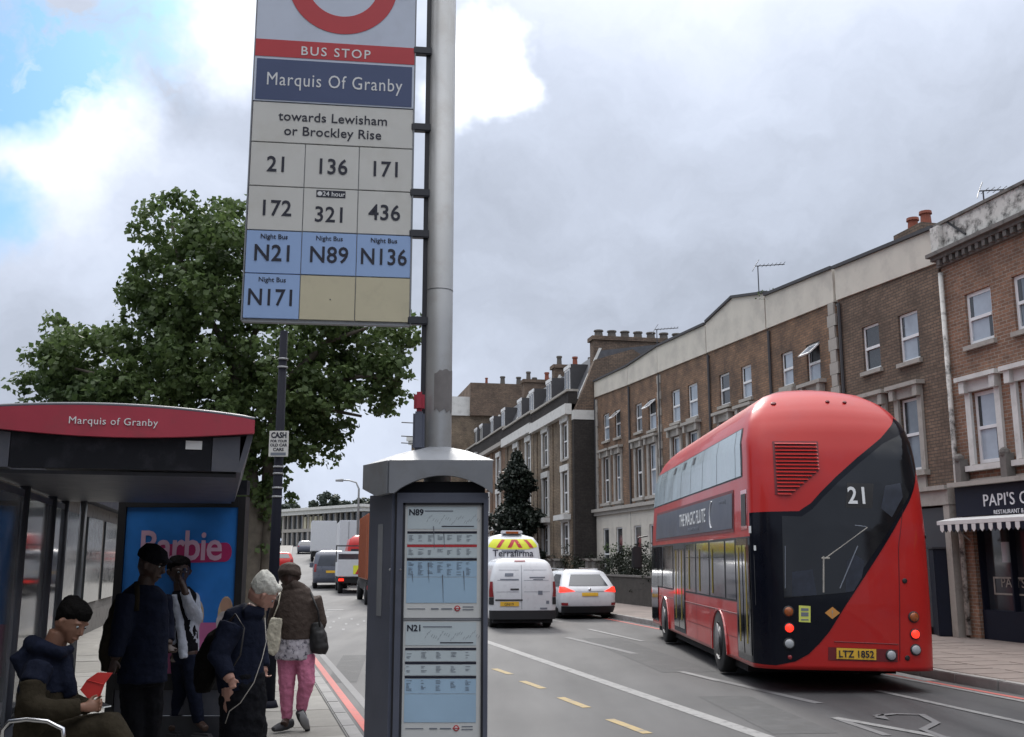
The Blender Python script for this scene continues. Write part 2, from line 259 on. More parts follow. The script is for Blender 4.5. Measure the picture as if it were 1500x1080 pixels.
# ---------------------------------------------------------------- mesh helpers
def tag(o, label=None, cat=None, group=None, kind=None):
    for k, v in (('label', label), ('category', cat), ('group', group), ('kind', kind)):
        if v: o[k] = v
    return o
def empty(name, loc=(0, 0, 0), rz=0, label=None, cat=None, group=None, rx=0, ry=0):
    o = bpy.data.objects.new(name, None); COL.objects.link(o); o.location = loc; o.rotation_euler = (rx, ry, rz); o.empty_display_size = .2
    return tag(o, label, cat, group)
def link_mesh(name, me, m, parent=None, smooth=False):
    o = bpy.data.objects.new(name, me); COL.objects.link(o)
    if m is not None and not me.materials: me.materials.append(M[m] if isinstance(m, str) else m)
    if parent is not None: o.parent = parent
    if smooth: me.polygons.foreach_set('use_smooth', [True]*len(me.polygons))
    return o
class MB:
    def __init__(s): s.v = []; s.f = []
    def quad(s, *p): n = len(s.v); s.v += [tuple(q) for q in p]; s.f.append(tuple(range(n, n+len(p)))); return s
    def box(s, x0, x1, y0, y1, z0, z1, mtx=None, b=0):
        if x0 > x1: x0, x1 = x1, x0
        if y0 > y1: y0, y1 = y1, y0
        if z0 > z1: z0, z1 = z1, z0
        n = len(s.v)
        p = [Vector((x, y, z)) for z in (z0, z1) for x, y in ((x0, y0), (x1, y0), (x1, y1), (x0, y1))]
        if mtx is not None: p = [mtx @ q for q in p]
        s.v += [tuple(q) for q in p]
        s.f += [tuple(n+i for i in f) for f in ((0, 3, 2, 1), (4, 5, 6, 7), (0, 1, 5, 4), (1, 2, 6, 5), (2, 3, 7, 6), (3, 0, 4, 7))]
        return s
    def prism(s, pts, z0, z1, zt=None, cap=True):
        n = len(s.v); k = len(pts)
        s.v += [(x, y, z0) for x, y in pts]+[(x, y, z1) for x, y in (zt or pts)]
        for i in range(k): s.f.append((n+i, n+(i+1) % k, n+k+(i+1) % k, n+k+i))
        if cap: s.f.append(tuple(n+i for i in reversed(range(k)))); s.f.append(tuple(n+k+i for i in range(k)))
        return s
    def extr(s, pts, vec):
        """closed outline of 3-D points pushed along vec"""
        n = len(s.v); k = len(pts); vec = Vector(vec)
        s.v += [tuple(p) for p in pts]+[tuple(Vector(p)+vec) for p in pts]
        for i in range(k): s.f.append((n+i, n+(i+1) % k, n+k+(i+1) % k, n+k+i))
        s.f.append(tuple(n+i for i in reversed(range(k)))); s.f.append(tuple(n+k+i for i in range(k)))
        return s
    def tube(s, pts, rad, seg=8, flat=1.0, side=None):
        """tapered tube through points; rad is one radius or a list; flat squashes it along the second ring axis"""
        pts = [Vector(p) for p in pts]; R_ = rad if isinstance(rad, (list, tuple)) else [rad]*len(pts)
        prev = None; n0 = len(s.v)
        for i, p in enumerate(pts):
            t = (pts[min(i+1, len(pts)-1)]-pts[max(i-1, 0)]).normalized()
            a = Vector(side) if side is not None else (prev if prev is not None else (Vector((0, 0, 1)) if abs(t.z) < .9 else Vector((1, 0, 0))))
            a = (a-t*a.dot(t)).normalized(); b = t.cross(a); prev = a
            r = R_[i]
            ra, rb = r if isinstance(r, tuple) else (r, r*flat)
            for k in range(seg):
                an = 2*math.pi*k/seg; s.v.append(tuple(p+a*math.cos(an)*ra+b*math.sin(an)*rb))
        for i in range(len(pts)-1):
            for k in range(seg):
                a0 = n0+i*seg+k; a1 = n0+i*seg+(k+1) % seg; s.f.append((a0, a1, a1+seg, a0+seg))
        s.f.append(tuple(n0+k for k in reversed(range(seg)))); s.f.append(tuple(n0+(len(pts)-1)*seg+k for k in range(seg)))
        return s
    def ball(s, c, r, seg=12, rings=8):
        rx, ry, rz = r if isinstance(r, tuple) else (r, r, r); c = Vector(c); n0 = len(s.v)
        s.v.append((c.x, c.y, c.z-rz))
        for i in range(1, rings):
            th = math.pi*i/rings-math.pi/2
            for k in range(seg):
                an = 2*math.pi*k/seg; s.v.append((c.x+rx*math.cos(th)*math.cos(an), c.y+ry*math.cos(th)*math.sin(an), c.z+rz*math.sin(th)))
        s.v.append((c.x, c.y, c.z+rz)); top = len(s.v)-1
        for k in range(seg): s.f.append((n0, n0+1+(k+1) % seg, n0+1+k)); s.f.append((top, top-seg+k, top-seg+(k+1) % seg))
        for i in range(rings-2):
            for k in range(seg):
                a = n0+1+i*seg+k; b = n0+1+i*seg+(k+1) % seg; s.f.append((a, b, b+seg, a+seg))
        return s
    def disc(s, c, nrm, r, th, seg=16):
        c = Vector(c); nrm = Vector(nrm).normalized(); return s.tube([c, c+nrm*th*.7, c+nrm*th], [r, r, r*.8], seg)
    def mesh(s, name):
        me = bpy.data.meshes.new(name); me.from_pydata(s.v, [], s.f)
        me.update(); return me
    def build(s, name, m, parent=None, smooth=False, bevel=0, fix=True):
        me = s.mesh(name)
        if fix or bevel:
            bm = bmesh.new(); bm.from_mesh(me)
            if bevel: bmesh.ops.remove_doubles(bm, verts=bm.verts, dist=1e-5); bmesh.ops.bevel(bm, geom=[e for e in bm.edges], offset=bevel, segments=2, affect='EDGES', profile=.6)
            bmesh.ops.recalc_face_normals(bm, faces=bm.faces); bm.to_mesh(me); bm.free()
        o = link_mesh(name, me, m, parent, smooth)
        if bevel: me.shade_auto_smooth = True if hasattr(me, 'shade_auto_smooth') else None
        return o
def box(name, x0, x1, y0, y1, z0, z1, m, parent=None, bevel=0):
    me = MB().box(x0, x1, y0, y1, z0, z1); return me.build(name, m, parent, bevel=0) if not bevel else bev(me, name, m, parent, bevel)
def bev(mb, name, m, parent, b):
    me = mb.mesh(name); bm = bmesh.new(); bm.from_mesh(me); bmesh.ops.recalc_face_normals(bm, faces=bm.faces)
    bmesh.ops.bevel(bm, geom=list(bm.edges), offset=b, segments=2, affect='EDGES'); bm.to_mesh(me); bm.free()
    return link_mesh(name, me, m, parent)
def quad_copy(src, loc, parent=None, rz=None, label=None, sc=None):
    c = src.copy(); COL.objects.link(c); c.location = loc
    if parent is not None: c.parent = parent
    if rz is not None: c.rotation_euler = (0, 0, rz)
    if sc: c.scale = sc
    if label: c['label'] = label
    return c
def copy_tree(o, parent=None):
    c = o.copy(); COL.objects.link(c); c.parent = parent
    for ch in list(o.children): copy_tree(ch, c)
    return c
_dg = None
def txt(s, size, m, parent, origin, xdir=(1, 0, 0), up=(0, 0, 1), name='lettering', bold=.0, align='CENTER', th=.001, sx=1.0, space=1.0, res=3):
    """flat lettering: baseline centre at origin, reading along xdir, standing along up"""
    cu = bpy.data.curves.new(name, 'FONT'); cu.body = s; cu.size = size; cu.align_x = align; cu.extrude = th; cu.offset = bold*size; cu.space_character = space; cu.resolution_u = res
    o = bpy.data.objects.new('tmp', cu); COL.objects.link(o)
    dg = bpy.context.evaluated_depsgraph_get(); me = bpy.data.meshes.new_from_object(o.evaluated_get(dg)); me.name = name
    bpy.data.objects.remove(o); bpy.data.curves.remove(cu)
    X = Vector(xdir).normalized(); U = Vector(up); U = (U-X*U.dot(X)).normalized(); Nn = X.cross(U)
    R = Matrix((X*sx, U, Nn)).transposed().to_4x4(); R.translation = Vector(origin)
    me.transform(R); me.materials.clear()
    return link_mesh(name, me, m, parent)
def remesh(mb, name, m, parent, voxel=.012, smooth=4, disp=0, dscale=.1):
    """fuse overlapping closed shapes into one continuous skin"""
    me = mb.mesh(name); bm = bmesh.new(); bm.from_mesh(me); bmesh.ops.recalc_face_normals(bm, faces=bm.faces); bm.to_mesh(me); bm.free()
    o = bpy.data.objects.new(name, me); COL.objects.link(o)
    r = o.modifiers.new('r', 'REMESH'); r.mode = 'VOXEL'; r.voxel_size = voxel; r.use_smooth_shade = True
    if smooth: s = o.modifiers.new('s', 'SMOOTH'); s.factor = .5; s.iterations = smooth
    if disp:
        tx = bpy.data.textures.new('folds', 'CLOUDS'); tx.noise_scale = dscale; d = o.modifiers.new('d', 'DISPLACE'); d.texture = tx; d.strength = disp; d.mid_level = .5; d.texture_coords = 'GLOBAL'
    dg = bpy.context.evaluated_depsgraph_get(); m2 = bpy.data.meshes.new_from_object(o.evaluated_get(dg)); m2.name = name
    bpy.data.objects.remove(o); m2.materials.clear()
    return link_mesh(name, m2, m, parent, True)
# a closed shell made of rounded horizontal slices: buses, vans and cars
class Shell:
    def __init__(s, W, L, c, w, y0, f0, bulge=.05, cf=None):
        s.W, s.L, s.c, s.w, s.y0, s.f0, s.bulge = W, L, c, w, y0, f0, bulge
        s.T = W+L; s.crown = 0
    @staticmethod
    def tab(t, z):
        return float(np.interp(z, [a for a, b in t], [b for a, b in t]))
    def S(s, u, z):
        W0, c, L = s.W, s.c, s.L; a = min(abs(u), s.T); sg = -1 if u < 0 else 1
        if a <= W0-c: X = a; Y = 0
        elif a >= W0+c: X = W0; Y = a-W0
        else:
            th = (a-(W0-c))/(2*c)*math.pi/2; X = W0-c+c*math.sin(th); Y = c-c*math.cos(th)
        if Y > L-.6:
            k = (Y-(L-.6))/.6; X *= 1-.22*k*k
        y0 = s.tab(s.y0, z); f0 = s.tab(s.f0, z); w = s.tab(s.w, z)
        y = y0+Y*(1-(y0+f0)/L)+s.bulge*(min(a, W0)/W0)**2*max(0, 1-Y/1.5)
        return Vector((sg*X*w/W0, y, z-s.crown*(X*w/W0/W0)**2*max(0, min(1, (z-3.5)/.7))))
    def nrm(s, u, z):
        e = .01; a = s.S(u+e, z)-s.S(u-e, z); b = s.S(u, z+e)-s.S(u, z-e); n = a.cross(b)
        return n.normalized()
    def body(s, zs, name, m, parent, side=14):
        W0, c, T = s.W, s.c, s.T
        us = [0, W0*.35, W0*.65]+[W0-c+2*c*k/8 for k in range(9)]+[W0+c+(T-W0-c-.6)*k/side for k in range(1, side+1)]+[T-.4, T-.2, T-.07, T]
        us = [-u for u in reversed(us) if u > 0]+us
        mb = MB(); k = len(us)
        for z in zs:
            for u in us: mb.v.append(tuple(s.S(u, z)))
        for i in range(len(zs)-1):
            for j in range(k):
                a = i*k+j; b = i*k+(j+1) % k; mb.f.append((a, b, b+k, a+k))
        mb.f.append(tuple(range(k-1, -1, -1))); n = (len(zs)-1)*k; mb.f.append(tuple(range(n, n+k)))
        return mb.build(name, m, parent, True)
    def patch(s, poly, off, name, m, parent, step=.12, thick=0, smooth=True):
        """a panel lying on the shell: outline in (u, z)"""
        bm = bmesh.new(); f = bm.faces.new([bm.verts.new((u, z, 0)) for u, z in poly]); bmesh.ops.triangulate(bm, faces=[f])
        for ax in (0, 1):
            vals = [v.co[ax] for v in bm.verts]; x = math.floor(min(vals)/step)*step
            while x < max(vals):
                if x > min(vals)+1e-4:
                    co = [0, 0, 0]; no = [0, 0, 0]; co[ax] = x; no[ax] = 1
                    bmesh.ops.bisect_plane(bm, geom=bm.verts[:]+bm.edges[:]+bm.faces[:], plane_co=co, plane_no=no, dist=1e-5)
                x += step
        for v in bm.verts:
            u, z = v.co.x, v.co.y; v.co = s.S(u, z)+s.nrm(u, z)*off
        if thick:
            bmesh.ops.recalc_face_normals(bm, faces=bm.faces)
            r = bmesh.ops.extrude_face_region(bm, geom=bm.faces[:])
            cen = None
            for v in [g for g in r['geom'] if isinstance(g, bmesh.types.BMVert)]:
                pass
        me = bpy.data.meshes.new(name); bm.to_mesh(me); bm.free()
        o = link_mesh(name, me, m, parent, smooth)
        return o
    def rect(s, u0, u1, z0, z1, off, name, m, parent, **k):
        return s.patch([(u0, z0), (u1, z0), (u1, z1), (u0, z1)], off, name, m, parent, **k)
    def disc(s, u, z, r, name, m, parent, th=.02, off=.0):
        n = s.nrm(u, z); p = s.S(u, z)+n*off; return MB().disc(p, n, r, th, 14).build(name, m, parent, True)
    def text(s, t, u, z, size, m, parent, off=.012, **k):
        n = s.nrm(u, z); x = (s.S(u+.05, z)-s.S(u-.05, z)).normalized()
        return txt(t, size, m, parent, s.S(u, z)+n*off, x, n.cross(x), **k)
def wheel(parent, x, y, r, w, side):
    """tyre with rim, axle along x"""
    t = MB().tube([(x-side*w/2, y, r), (x-side*w*.42, y, r), (x+side*w*.42, y, r), (x+side*w/2, y, r)], [r*.9, r, r, r*.9], 24).build('wheel', 'rubber', parent, True)
    MB().tube([(x+side*(w/2-.01), y, r), (x+side*(w/2+.008), y, r), (x+side*(w/2-.02), y, r)], [r*.62, r*.6, r*.2], 16).build('rim', 'rim', t, True)
    return t
# ================================================================ SETTING
def hgt(y):
    if y < 45: return 0.0
    k = min(1, (y-45)/125); return 3.9*k*k*(3-2*k)+max(0, y-170)*.012
def Lk(y): return -1.71-.2615*(y-11.4) if y < 32 else -1.71-.2615*20.6-.208*(y-32)
def Rk(y): return 6.58-.25*(y-15.7) if y < 15.7 else 6.58-.2*(y-15.7) if y < 35 else 2.72-.205*(y-35)
def sheet(name, xl, xr, ys, z, m, kind='structure', parent=None, drop=0, lab=None):
    mb = MB()
    for y in ys: mb.v += [(xl(y), y, hgt(y)+z), (xr(y), y, hgt(y)+z)]
    for i in range(len(ys)-1): mb.f.append((2*i, 2*i+1, 2*i+3, 2*i+2))
    o = mb.build(name, m, parent, fix=False); tag(o, kind=kind if parent is None else None, label=lab); return o
ys_all = [-30, -10, 0, 5, 8, 11.4, 15.7, 20, 25, 32, 35, 42, 50, 60]+[60+8*k for k in range(1, 15)]+[200, 260, 400]
mb = MB(); gx = [-500, -200, -90, -45, -20, 0, 20, 60, 200, 500]; gy = [-80, -20, 30, 42, 50]+[60+8*k for k in range(0, 15)]+[200, 260, 400, 900]
for y in gy: mb.v += [(x, y, hgt(y)-.12) for x in gx]
for i in range(len(gy)-1):
    for j in range(len(gx)-1): a = i*len(gx)+j; mb.f.append((a, a+1, a+1+len(gx), a+len(gx)))
tag(mb.build('ground', 'earth', fix=False), kind='structure')
road = sheet('road', lambda y: Lk(y), lambda y: Rk(y), ys_all, 0, 'asphalt')
# left pavement: joint bed plus slabs near us, plain sheet beyond
LA = np.array([Lk(4), 4.0]); LD = np.array([-.2530, .9675]); LN = np.array([-.9675, -.2530])
def LP(s, w): return LA+LD*s+LN*w
pl = sheet('pavement', lambda y: Lk(y)-9, lambda y: Lk(y)-.15, ys_all, .125, 'joint')
far_pl = sheet('pavement_far_stretch', lambda y: Lk(y)-9, lambda y: Lk(y)-.15, [y for y in ys_all if y >= 25], .139, 'slab', parent=pl)
sheet('pavement_near_stretch', lambda y: Lk(y)-9, lambda y: Lk(y)-3.9, [-30, -10, 0, 5, 8, 11.4, 15.7, 20, 25], .139, 'slab', parent=pl)
rz_l = math.atan2(LD[1], LD[0])
slabm = []
for k, mm in enumerate(('slab', 'slab_b', 'slab')):
    me = MB().box(0, .596-.006, 0, .744, -.04, .0).mesh('paving_slab')
    bm = bmesh.new(); bm.from_mesh(me); bmesh.ops.recalc_face_normals(bm, faces=bm.faces)
    bmesh.ops.bevel(bm, geom=[e for e in bm.edges if all(v.co.z > -.01 for v in e.verts)], offset=.006, segments=1, affect='EDGES'); bm.to_mesh(me); bm.free()
    me.materials.append(M[mm]); slabm.append(me)
for i in range(-2, 35):
    for j in range(5):
        p = LP(i*.6, .17+j*.75-(.0 if i % 2 else .0))
        o = bpy.data.objects.new('paving_slab', slabm[random.randrange(3)]); COL.objects.link(o); o.parent = pl
        o.location = (p[0], p[1], .139+random.uniform(-.004, .004)); o.rotation_euler = (random.uniform(-.004, .004), random.uniform(-.004, .004), rz_l)
        o.scale = (1, 1, 1)
def kerb_line(name, pts_fn, y0, y1, outw):
    k = tag(empty(name, (0, 0, 0)), kind='structure'); me = bev(MB().box(0, .905, 0, .15, -.1, .14), 'kerb_stone', 'kerb', k, .012).data
    first = True; y = y0
    while y < y1:
        x = pts_fn(y); x2 = pts_fn(y+.9); a = math.atan2(.9, x2-x)
        if first: o = k.children[0]; first = False
        else: o = bpy.data.objects.new('kerb_stone', me); COL.objects.link(o); o.parent = k
        o.location = (x, y, hgt(y)+random.uniform(-.003, .003)); o.rotation_euler = (0, 0, a); o.scale = (1, outw, 1)
        y += .915*math.sin(a)
    far = MB()
    yy = y
    while yy < 170:
        far.quad((pts_fn(yy), yy, hgt(yy)), (pts_fn(yy+8), yy+8, hgt(yy+8)), (pts_fn(yy+8), yy+8, hgt(yy+8)+.14), (pts_fn(yy), yy, hgt(yy)+.14))
        x = pts_fn(yy); x2 = pts_fn(yy+8); q = -.15*outw
        far.quad((x, yy, hgt(yy)+.14), (x2, yy+8, hgt(yy+8)+.14), (x2+q, yy+8, hgt(yy+8)+.14), (x+q, yy, hgt(yy)+.14)); yy += 8
    far.build('kerb_far_run', 'kerb', k, fix=False)
kerb_line('kerb', Lk, 3, 40, 1); kerb_line('kerb', Rk, 6, 42, -1)
pr = sheet('pavement', lambda y: Rk(y)+.15, lambda y: Rk(y)+(4.3 if y > 20 else 5.5), ys_all, .138, 'slab_far')
RA0 = np.array([Rk(14), 14.0])
def Rsl(y, w): return (Rk(y)+.16+w, y)
# individual slabs of the right pavement where they can be told apart
rs = MB().box(0, .58, 0, .85, -.03, 0).mesh('paving_slab'); rs.materials.append(M['slab_far'])
for i in range(24):
    for j in range(4):
        y = 14+i*.62; x = Rk(y)+.2+j*.9
        o = bpy.data.objects.new('paving_slab', rs); COL.objects.link(o); o.parent = pr; o.location = (x+.85, y+.02, .142+random.uniform(-.003, .003)); o.rotation_euler = (0, 0, math.radians(101.5)-0); o.scale = (.99, .99, 1)
# road markings
def strip(name, pts, w, m, z=.004, parent=road):
    mb = MB(); P_ = [Vector((x, y, 0)) for x, y in pts]
    for i, p in enumerate(P_):
        t = (P_[min(i+1, len(P_)-1)]-P_[max(i-1, 0)]).normalized(); n = Vector((-t.y, t.x, 0))
        for q in (p-n*w/2, p+n*w/2): mb.v.append((q.x, q.y, hgt(q.y)+z))
    for i in range(len(P_)-1): mb.f.append((2*i, 2*i+1, 2*i+3, 2*i+2))
    return mb.build(name, m, parent, fix=False)
def sub(a, b, n=8): return [(a[0]+(b[0]-a[0])*k/n, a[1]+(b[1]-a[1])*k/n) for k in range(n+1)]
yy = [4+1.5*k for k in range(0, 40)]
strip('red_line', [(Lk(y)+.19, y) for y in yy], .10, 'paint_red'); strip('white_line', [(Lk(y)+.40, y) for y in yy[:14]], .11, 'paint_faint')
strip('red_line', [(Rk(y)-.28, y) for y in yy], .11, 'paint_red')
a, b = G(1100, 1073), G(721, 943); dd = (a[0]-b[0], a[1]-b[1])
strip('white_line', sub((a[0]+dd[0]*.5, a[1]+dd[1]*.5), (b[0]-dd[0]*.9, b[1]-dd[1]*.9)), .2, 'paint_white')
for pa, pb in (((893, 1054), (949, 1075)), ((821, 1022), (860, 1037)), ((765, 998), (796, 1009)), ((724, 980), (748, 988)), ((690, 966), (709, 973))):
    strip('yellow_dash', [G(*pa), G(*pb)], .12, 'paint_yellow')
for (pa, pb, w, mm) in (((1294, 989), (1520, 1032), .12, 'paint_white'), ((1284, 1012), (1520, 1064), .12, 'paint_white'), ((996, 984), (1200, 1031), .14, 'paint_faint'),
                        ((1000, 985), (1052, 998), .12, 'paint_white'), ((1222, 1052), (1420, 1088), .13, 'paint_white'), ((1222, 1052), (1300, 1078), .10, 'paint_faint'), ((862, 922), (942, 940), .12, 'paint_white'), ((830, 934), (930, 958), .16, 'paint_faint'),
                        ((803, 908), (826, 912), .10, 'paint_faint'), ((1302, 985), (1365, 998), .25, 'paint_white')):
    strip('white_line', sub(G(*pa), G(*pb), 3), w, mm, .006 if mm == 'paint_faint' else .008)
for pa, pb, pw_ in (((880, 935), (1010, 985), .9), ((1060, 1020), (1180, 1075), .7), ((600, 905), (660, 950), .8), ((500, 1000), (520, 960), .45)):
    strip('repair_patch', sub(G(*pa), G(*pb), 3), pw_, 'asphalt_patch', .0025)
strip('painted_arrow', [G(*p) for p in ((1282, 1050), (1310, 1047), (1350, 1048), (1372, 1060), (1352, 1070), (1384, 1082))], .09, 'paint_faint', .012)
MB().quad(*[(G(*p)[0], G(*p)[1], .012) for p in ((1280, 1052), (1303, 1056), (1296, 1050), (1294, 1047))]).build('painted_arrow', 'paint_faint', road, fix=False)
for px, py in ((480, 903), (489, 910), (497, 905), (507, 913), (515, 906), (524, 914), (484, 918), (503, 921), (533, 909)):
    g = G(px, py); strip('white_dash', [g, (g[0]+.12, g[1]-.75)], .07, 'paint_faint')
for px, py in ((491, 894), (512, 880)):
    g = G(px, py); MB().box(g[0]-.3, g[0]+.3, g[1]-.25, g[1]+.25, .002, .008).build('manhole_cover', 'dark_metal', road)
# ================================================================ BUILDINGS
def wall(mb, x0, x1, z0, z1, holes, y=0, dep=.13):
    """front wall facing +y with window openings and their reveals"""
    xs = sorted({x0, x1, *[h[0] for h in holes], *[h[1] for h in holes]}); zs = sorted({z0, z1, *[h[2] for h in holes], *[h[3] for h in holes]})
    xs = [x for x in xs if x0 <= x <= x1]; zs = [z for z in zs if z0 <= z <= z1]
    for i in range(len(xs)-1):
        for j in range(len(zs)-1):
            cx, cz = (xs[i]+xs[i+1])/2, (zs[j]+zs[j+1])/2
            if any(h[0] < cx < h[1] and h[2] < cz < h[3] for h in holes): continue
            mb.quad((xs[i], y, zs[j]), (xs[i+1], y, zs[j]), (xs[i+1], y, zs[j+1]), (xs[i], y, zs[j+1]))
    for h in holes:
        a, b, c, d = h[:4]
        mb.quad((a, y, c), (a, y-dep, c), (a, y-dep, d), (a, y, d)); mb.quad((b, y, c), (b, y, d), (b, y-dep, d), (b, y-dep, c))
        mb.quad((a, y, d), (a, y-dep, d), (b, y-dep, d), (b, y, d)); mb.quad((a, y, c), (b, y, c), (b, y-dep, c), (a, y-dep, c))
WR = random.Random(21)
def window(par, x0, x1, z0, z1, y=0, sill=True, surround=None, opened=0, glass='window_glass', fw=.06, detail=True):
    mb = MB(); d = y-.06; w = fw
    mb.box(x0, x0+w, d-.05, d, z0, z1); mb.box(x1-w, x1, d-.05, d, z0, z1); mb.box(x0+w, x1-w, d-.05, d, z0, z0+w*1.2); mb.box(x0+w, x1-w, d-.05, d, z1-w, z1)
    zm = (z0+z1)/2; mb.box(x0+w, x1-w, d-.045, d+.02, zm-.035, zm+.035)
    o = mb.build('window', 'white_frame', par)
    up = opened
    if glass == 'window_glass': glass = WR.choice(('window_glass', 'window_glass', 'window_glass_mid', 'window_glass_dark'))
    MB().box(x0+w, x1-w, d-.04, d-.03, z0+w*1.2, zm-.035).build('pane', glass, o)
    if glass != 'window_glass_dark' and x1-x0 < 1.6: MB().box(x0+w+.002, x0+w+(x1-x0)*.16, d-.029, d-.022, z0+w*1.2+.002, zm-.036).box(x1-w-(x1-x0)*.12, x1-w-.002, d-.014, d-.010, zm+.036, z1-w-.002).build('reveal_shade_strip', 'window_glass_dark', o)  # dark strips over the panes paint in the shade of the window reveal
    if not up: MB().box(x0+w, x1-w, d-.025, d-.015, zm+.035, z1-w).build('pane', glass, o)
    else:
        MB().box(x0+w, x1-w, d-.04, d-.03, zm+.035, z1-w).build('pane', 'black', o)
        R = Matrix.Translation((0, d, z1-w)) @ Matrix.Rotation(math.radians(48), 4, 'X') @ Matrix.Translation((0, -d, -(z1-w)))
        f = MB(); h = (z1-w)-(zm+.035)
        for bx in ((x0+w, x0+w+.07, zm+.035, z1-w), (x1-w-.07, x1-w, zm+.035, z1-w), (x0+w, x1-w, zm+.035, zm+.1), (x0+w, x1-w, z1-w-.06, z1-w)):
            f.box(bx[0], bx[1], d, d+.035, bx[2], bx[3], R)
        f.build('opened_sash', 'white_frame', o); MB().box(x0+w+.07, x1-w-.07, d+.01, d+.02, zm+.1, z1-w-.06, R).build('opened_pane', glass, o)
    if sill: MB().box(x0-.08, x1+.08, y-.11, y+.09, z0-.10, z0).build('sill', 'stone_pale', o)
    if surround:
        s = MB(); q = .17
        s.box(x0-q, x0-.005, y+.003, y+.07, z0-.02, z1+.02); s.box(x1+.005, x1+q, y+.003, y+.07, z0-.02, z1+.02); s.box(x0-q, x1+q, y+.003, y+.09, z1+.02, z1+.26)
        s.box(x0-q-.1, x1+q+.1, y+.003, y+.24, z1+.262, z1+.36); s.box(x0-q-.02, x0-.02, y+.09, y+.19, z1+.0, z1+.26); s.box(x1+.02, x1+q+.02, y+.09, y+.19, z1+.0, z1+.26)
        s.box(x0-q-.06, x1+q+.06, y+.003, y+.16, z0-.14, z0-.022)
        if surround == 'apron': s.box(x0-.1, x1+.1, y+.003, y+.05, z0-.55, z0-.142)
        s.build('window_surround', 'stone_pale' if surround != 'white' else 'white_paint', o)
    return o
def pots(parent, xs, y, z, h=.45, r=.11, m='terracotta'):
    for x in xs:
        o = MB().tube([(x, y, z), (x, y, z+h*.8), (x, y, z+h*.82), (x, y, z+h)], [r, r*.85, r*1.12, r*1.05], 10).build('chimney_pot', m, parent)
def house_root(name, O, d, t0, label, cat, group=None, z=0):
    return empty(name, (O[0]+d[0]*t0, O[1]+d[1]*t0, z), math.atan2(d[1], d[0]), label, cat, group)
def aerial(O, d, px, py, h, t_off=0, label='', off=2.0):
    t, z = fac(O, d, px, py, off); x = O[0]+d[0]*t+d[1]*off; y = O[1]+d[1]*t-d[0]*off
    e = empty('television_aerial', (x, y, z-h), 0, label, 'aerial')
    MB().tube([(0, 0, 0), (0, 0, h)], .02, 6).build('mast', 'dark_metal', e)
    b = MB().tube([(-.1, 0, h), (1.0, .1, h+.1)], .018, 6)
    for k in range(7): b.tube([(.05+k*.15, -.2, h+.01+k*.015), (.05+k*.15, .22, h+.01+k*.015)], .01, 4)
    b.build('boom', 'dark_metal', e); MB().tube([(-.25, -.2, h-.25), (-.1, 0, h), (.1, .2, h+.3)], .012, 5).build('reflector', 'dark_metal', e)
O1 = (9.75, 23.6); d1 = (-.23/math.hypot(.23, .973), .973/math.hypot(.23, .973))
def W1(px0, px1, pyt, pyb, off=0, O=O1, d=d1):
    pm = (pyt+pyb)/2; a, zt = fac(O, d, (px0+px1)/2, pyt, off); b, zb = fac(O, d, (px0+px1)/2, pyb, off)
    t0 = fac(O, d, px1, pm, off)[0]; t1 = fac(O, d, px0, pm, off)[0]
    return [t0, t1, zb, zt]
GZ = .14
def terrace(name, label, pxl, pxr, pyref, wins, mwall, ptop, pbot, group=None, mpar='render_white', O=O1, d=d1, depth=9, ground=None, gable=None, side=True):
    """one house: pxl, pxr = photo x of its two party walls; ptop/pbot = parapet top and bottom (left y, right y)"""
    t1 = fac(O, d, pxl, pyref)[0]; t0 = fac(O, d, pxr, pyref)[0]
    h = house_root(name, O, d, t0, label, 'house', group); w = t1-t0
    zt = [fac(O, d, pxr, ptop[1])[1], fac(O, d, pxl, ptop[0])[1]]; zb = [fac(O, d, pxr, pbot[1])[1], fac(O, d, pxl, pbot[0])[1]]
    zbm = (zb[0]+zb[1])/2
    holes = [(a-t0, b-t0, c, e) for (a, b, c, e, *_) in wins]
    gz = ground['top'] if ground else 0
    mb = MB(); wall(mb, 0, w, gz, min(zb), [q for q in holes if q[3] > gz+.3 and q[2] > gz])
    mb.quad((0, 0, min(zb)), (w, 0, min(zb)), (w, 0, zb[1]), (0, 0, zb[0]))
    zl = min(zb)-.1
    mb.quad((w, 0, 0), (w, -depth, 0), (w, -depth, zl), (w, 0, zl)); mb.quad((0, 0, 0), (0, 0, zl), (0, -depth, zl), (0, -depth, 0)); mb.quad((0, -depth, 0), (w, -depth, 0), (w, -depth, zl), (0, -depth, zl))
    mb.build('wall', mwall, h, fix=False)
    # parapet follows the rise of the street
    p = MB(); pts = [(.0, zb[0]), (w, zb[1]), (w, zt[1])]
    if gable: pts += [(x, z) for x, z in gable(t0, w)]
    pts += [(0, zt[0])]
    p.extr([(x, .05, z) for x, z in pts], (0, -.30, 0)); p.build('parapet', mpar, h)
    cp = MB(); top = pts[2:]
    for i in range(len(top)-1):
        (xa, za), (xb, zb_) = top[i], top[i+1]
        if abs(xa-xb) < .05: continue
        cp.extr([(xa, .12, za+.003), (xb, .12, zb_+.003), (xb, .12, zb_+.09), (xa, .12, za+.09)], (0, -.45, 0))
    cp.build('coping', 'lead', h)
    r = MB().quad((0, -.24, zl+.05), (w, -.24, zl+.05), (w, -depth/2, zl+.5), (0, -depth/2, zl+.5)).quad((0, -depth/2, zl+.5), (w, -depth/2, zl+.5), (w, -depth, zl), (0, -depth, zl)).build('roof', 'slate', h)
    for q in wins:
        kw = q[4] if len(q) > 4 else {}
        window(h, q[0]-t0, q[1]-t0, q[2], q[3], **kw)
    MB().tube([(w-.12, .06, gz+.1), (w-.12, .06, zb[1]-.1)], .045, 6).build('downpipe', 'lead', h)
    if ground: ground['fn'](h, w, ground['top'])
    return h, t0, w, zt, zb
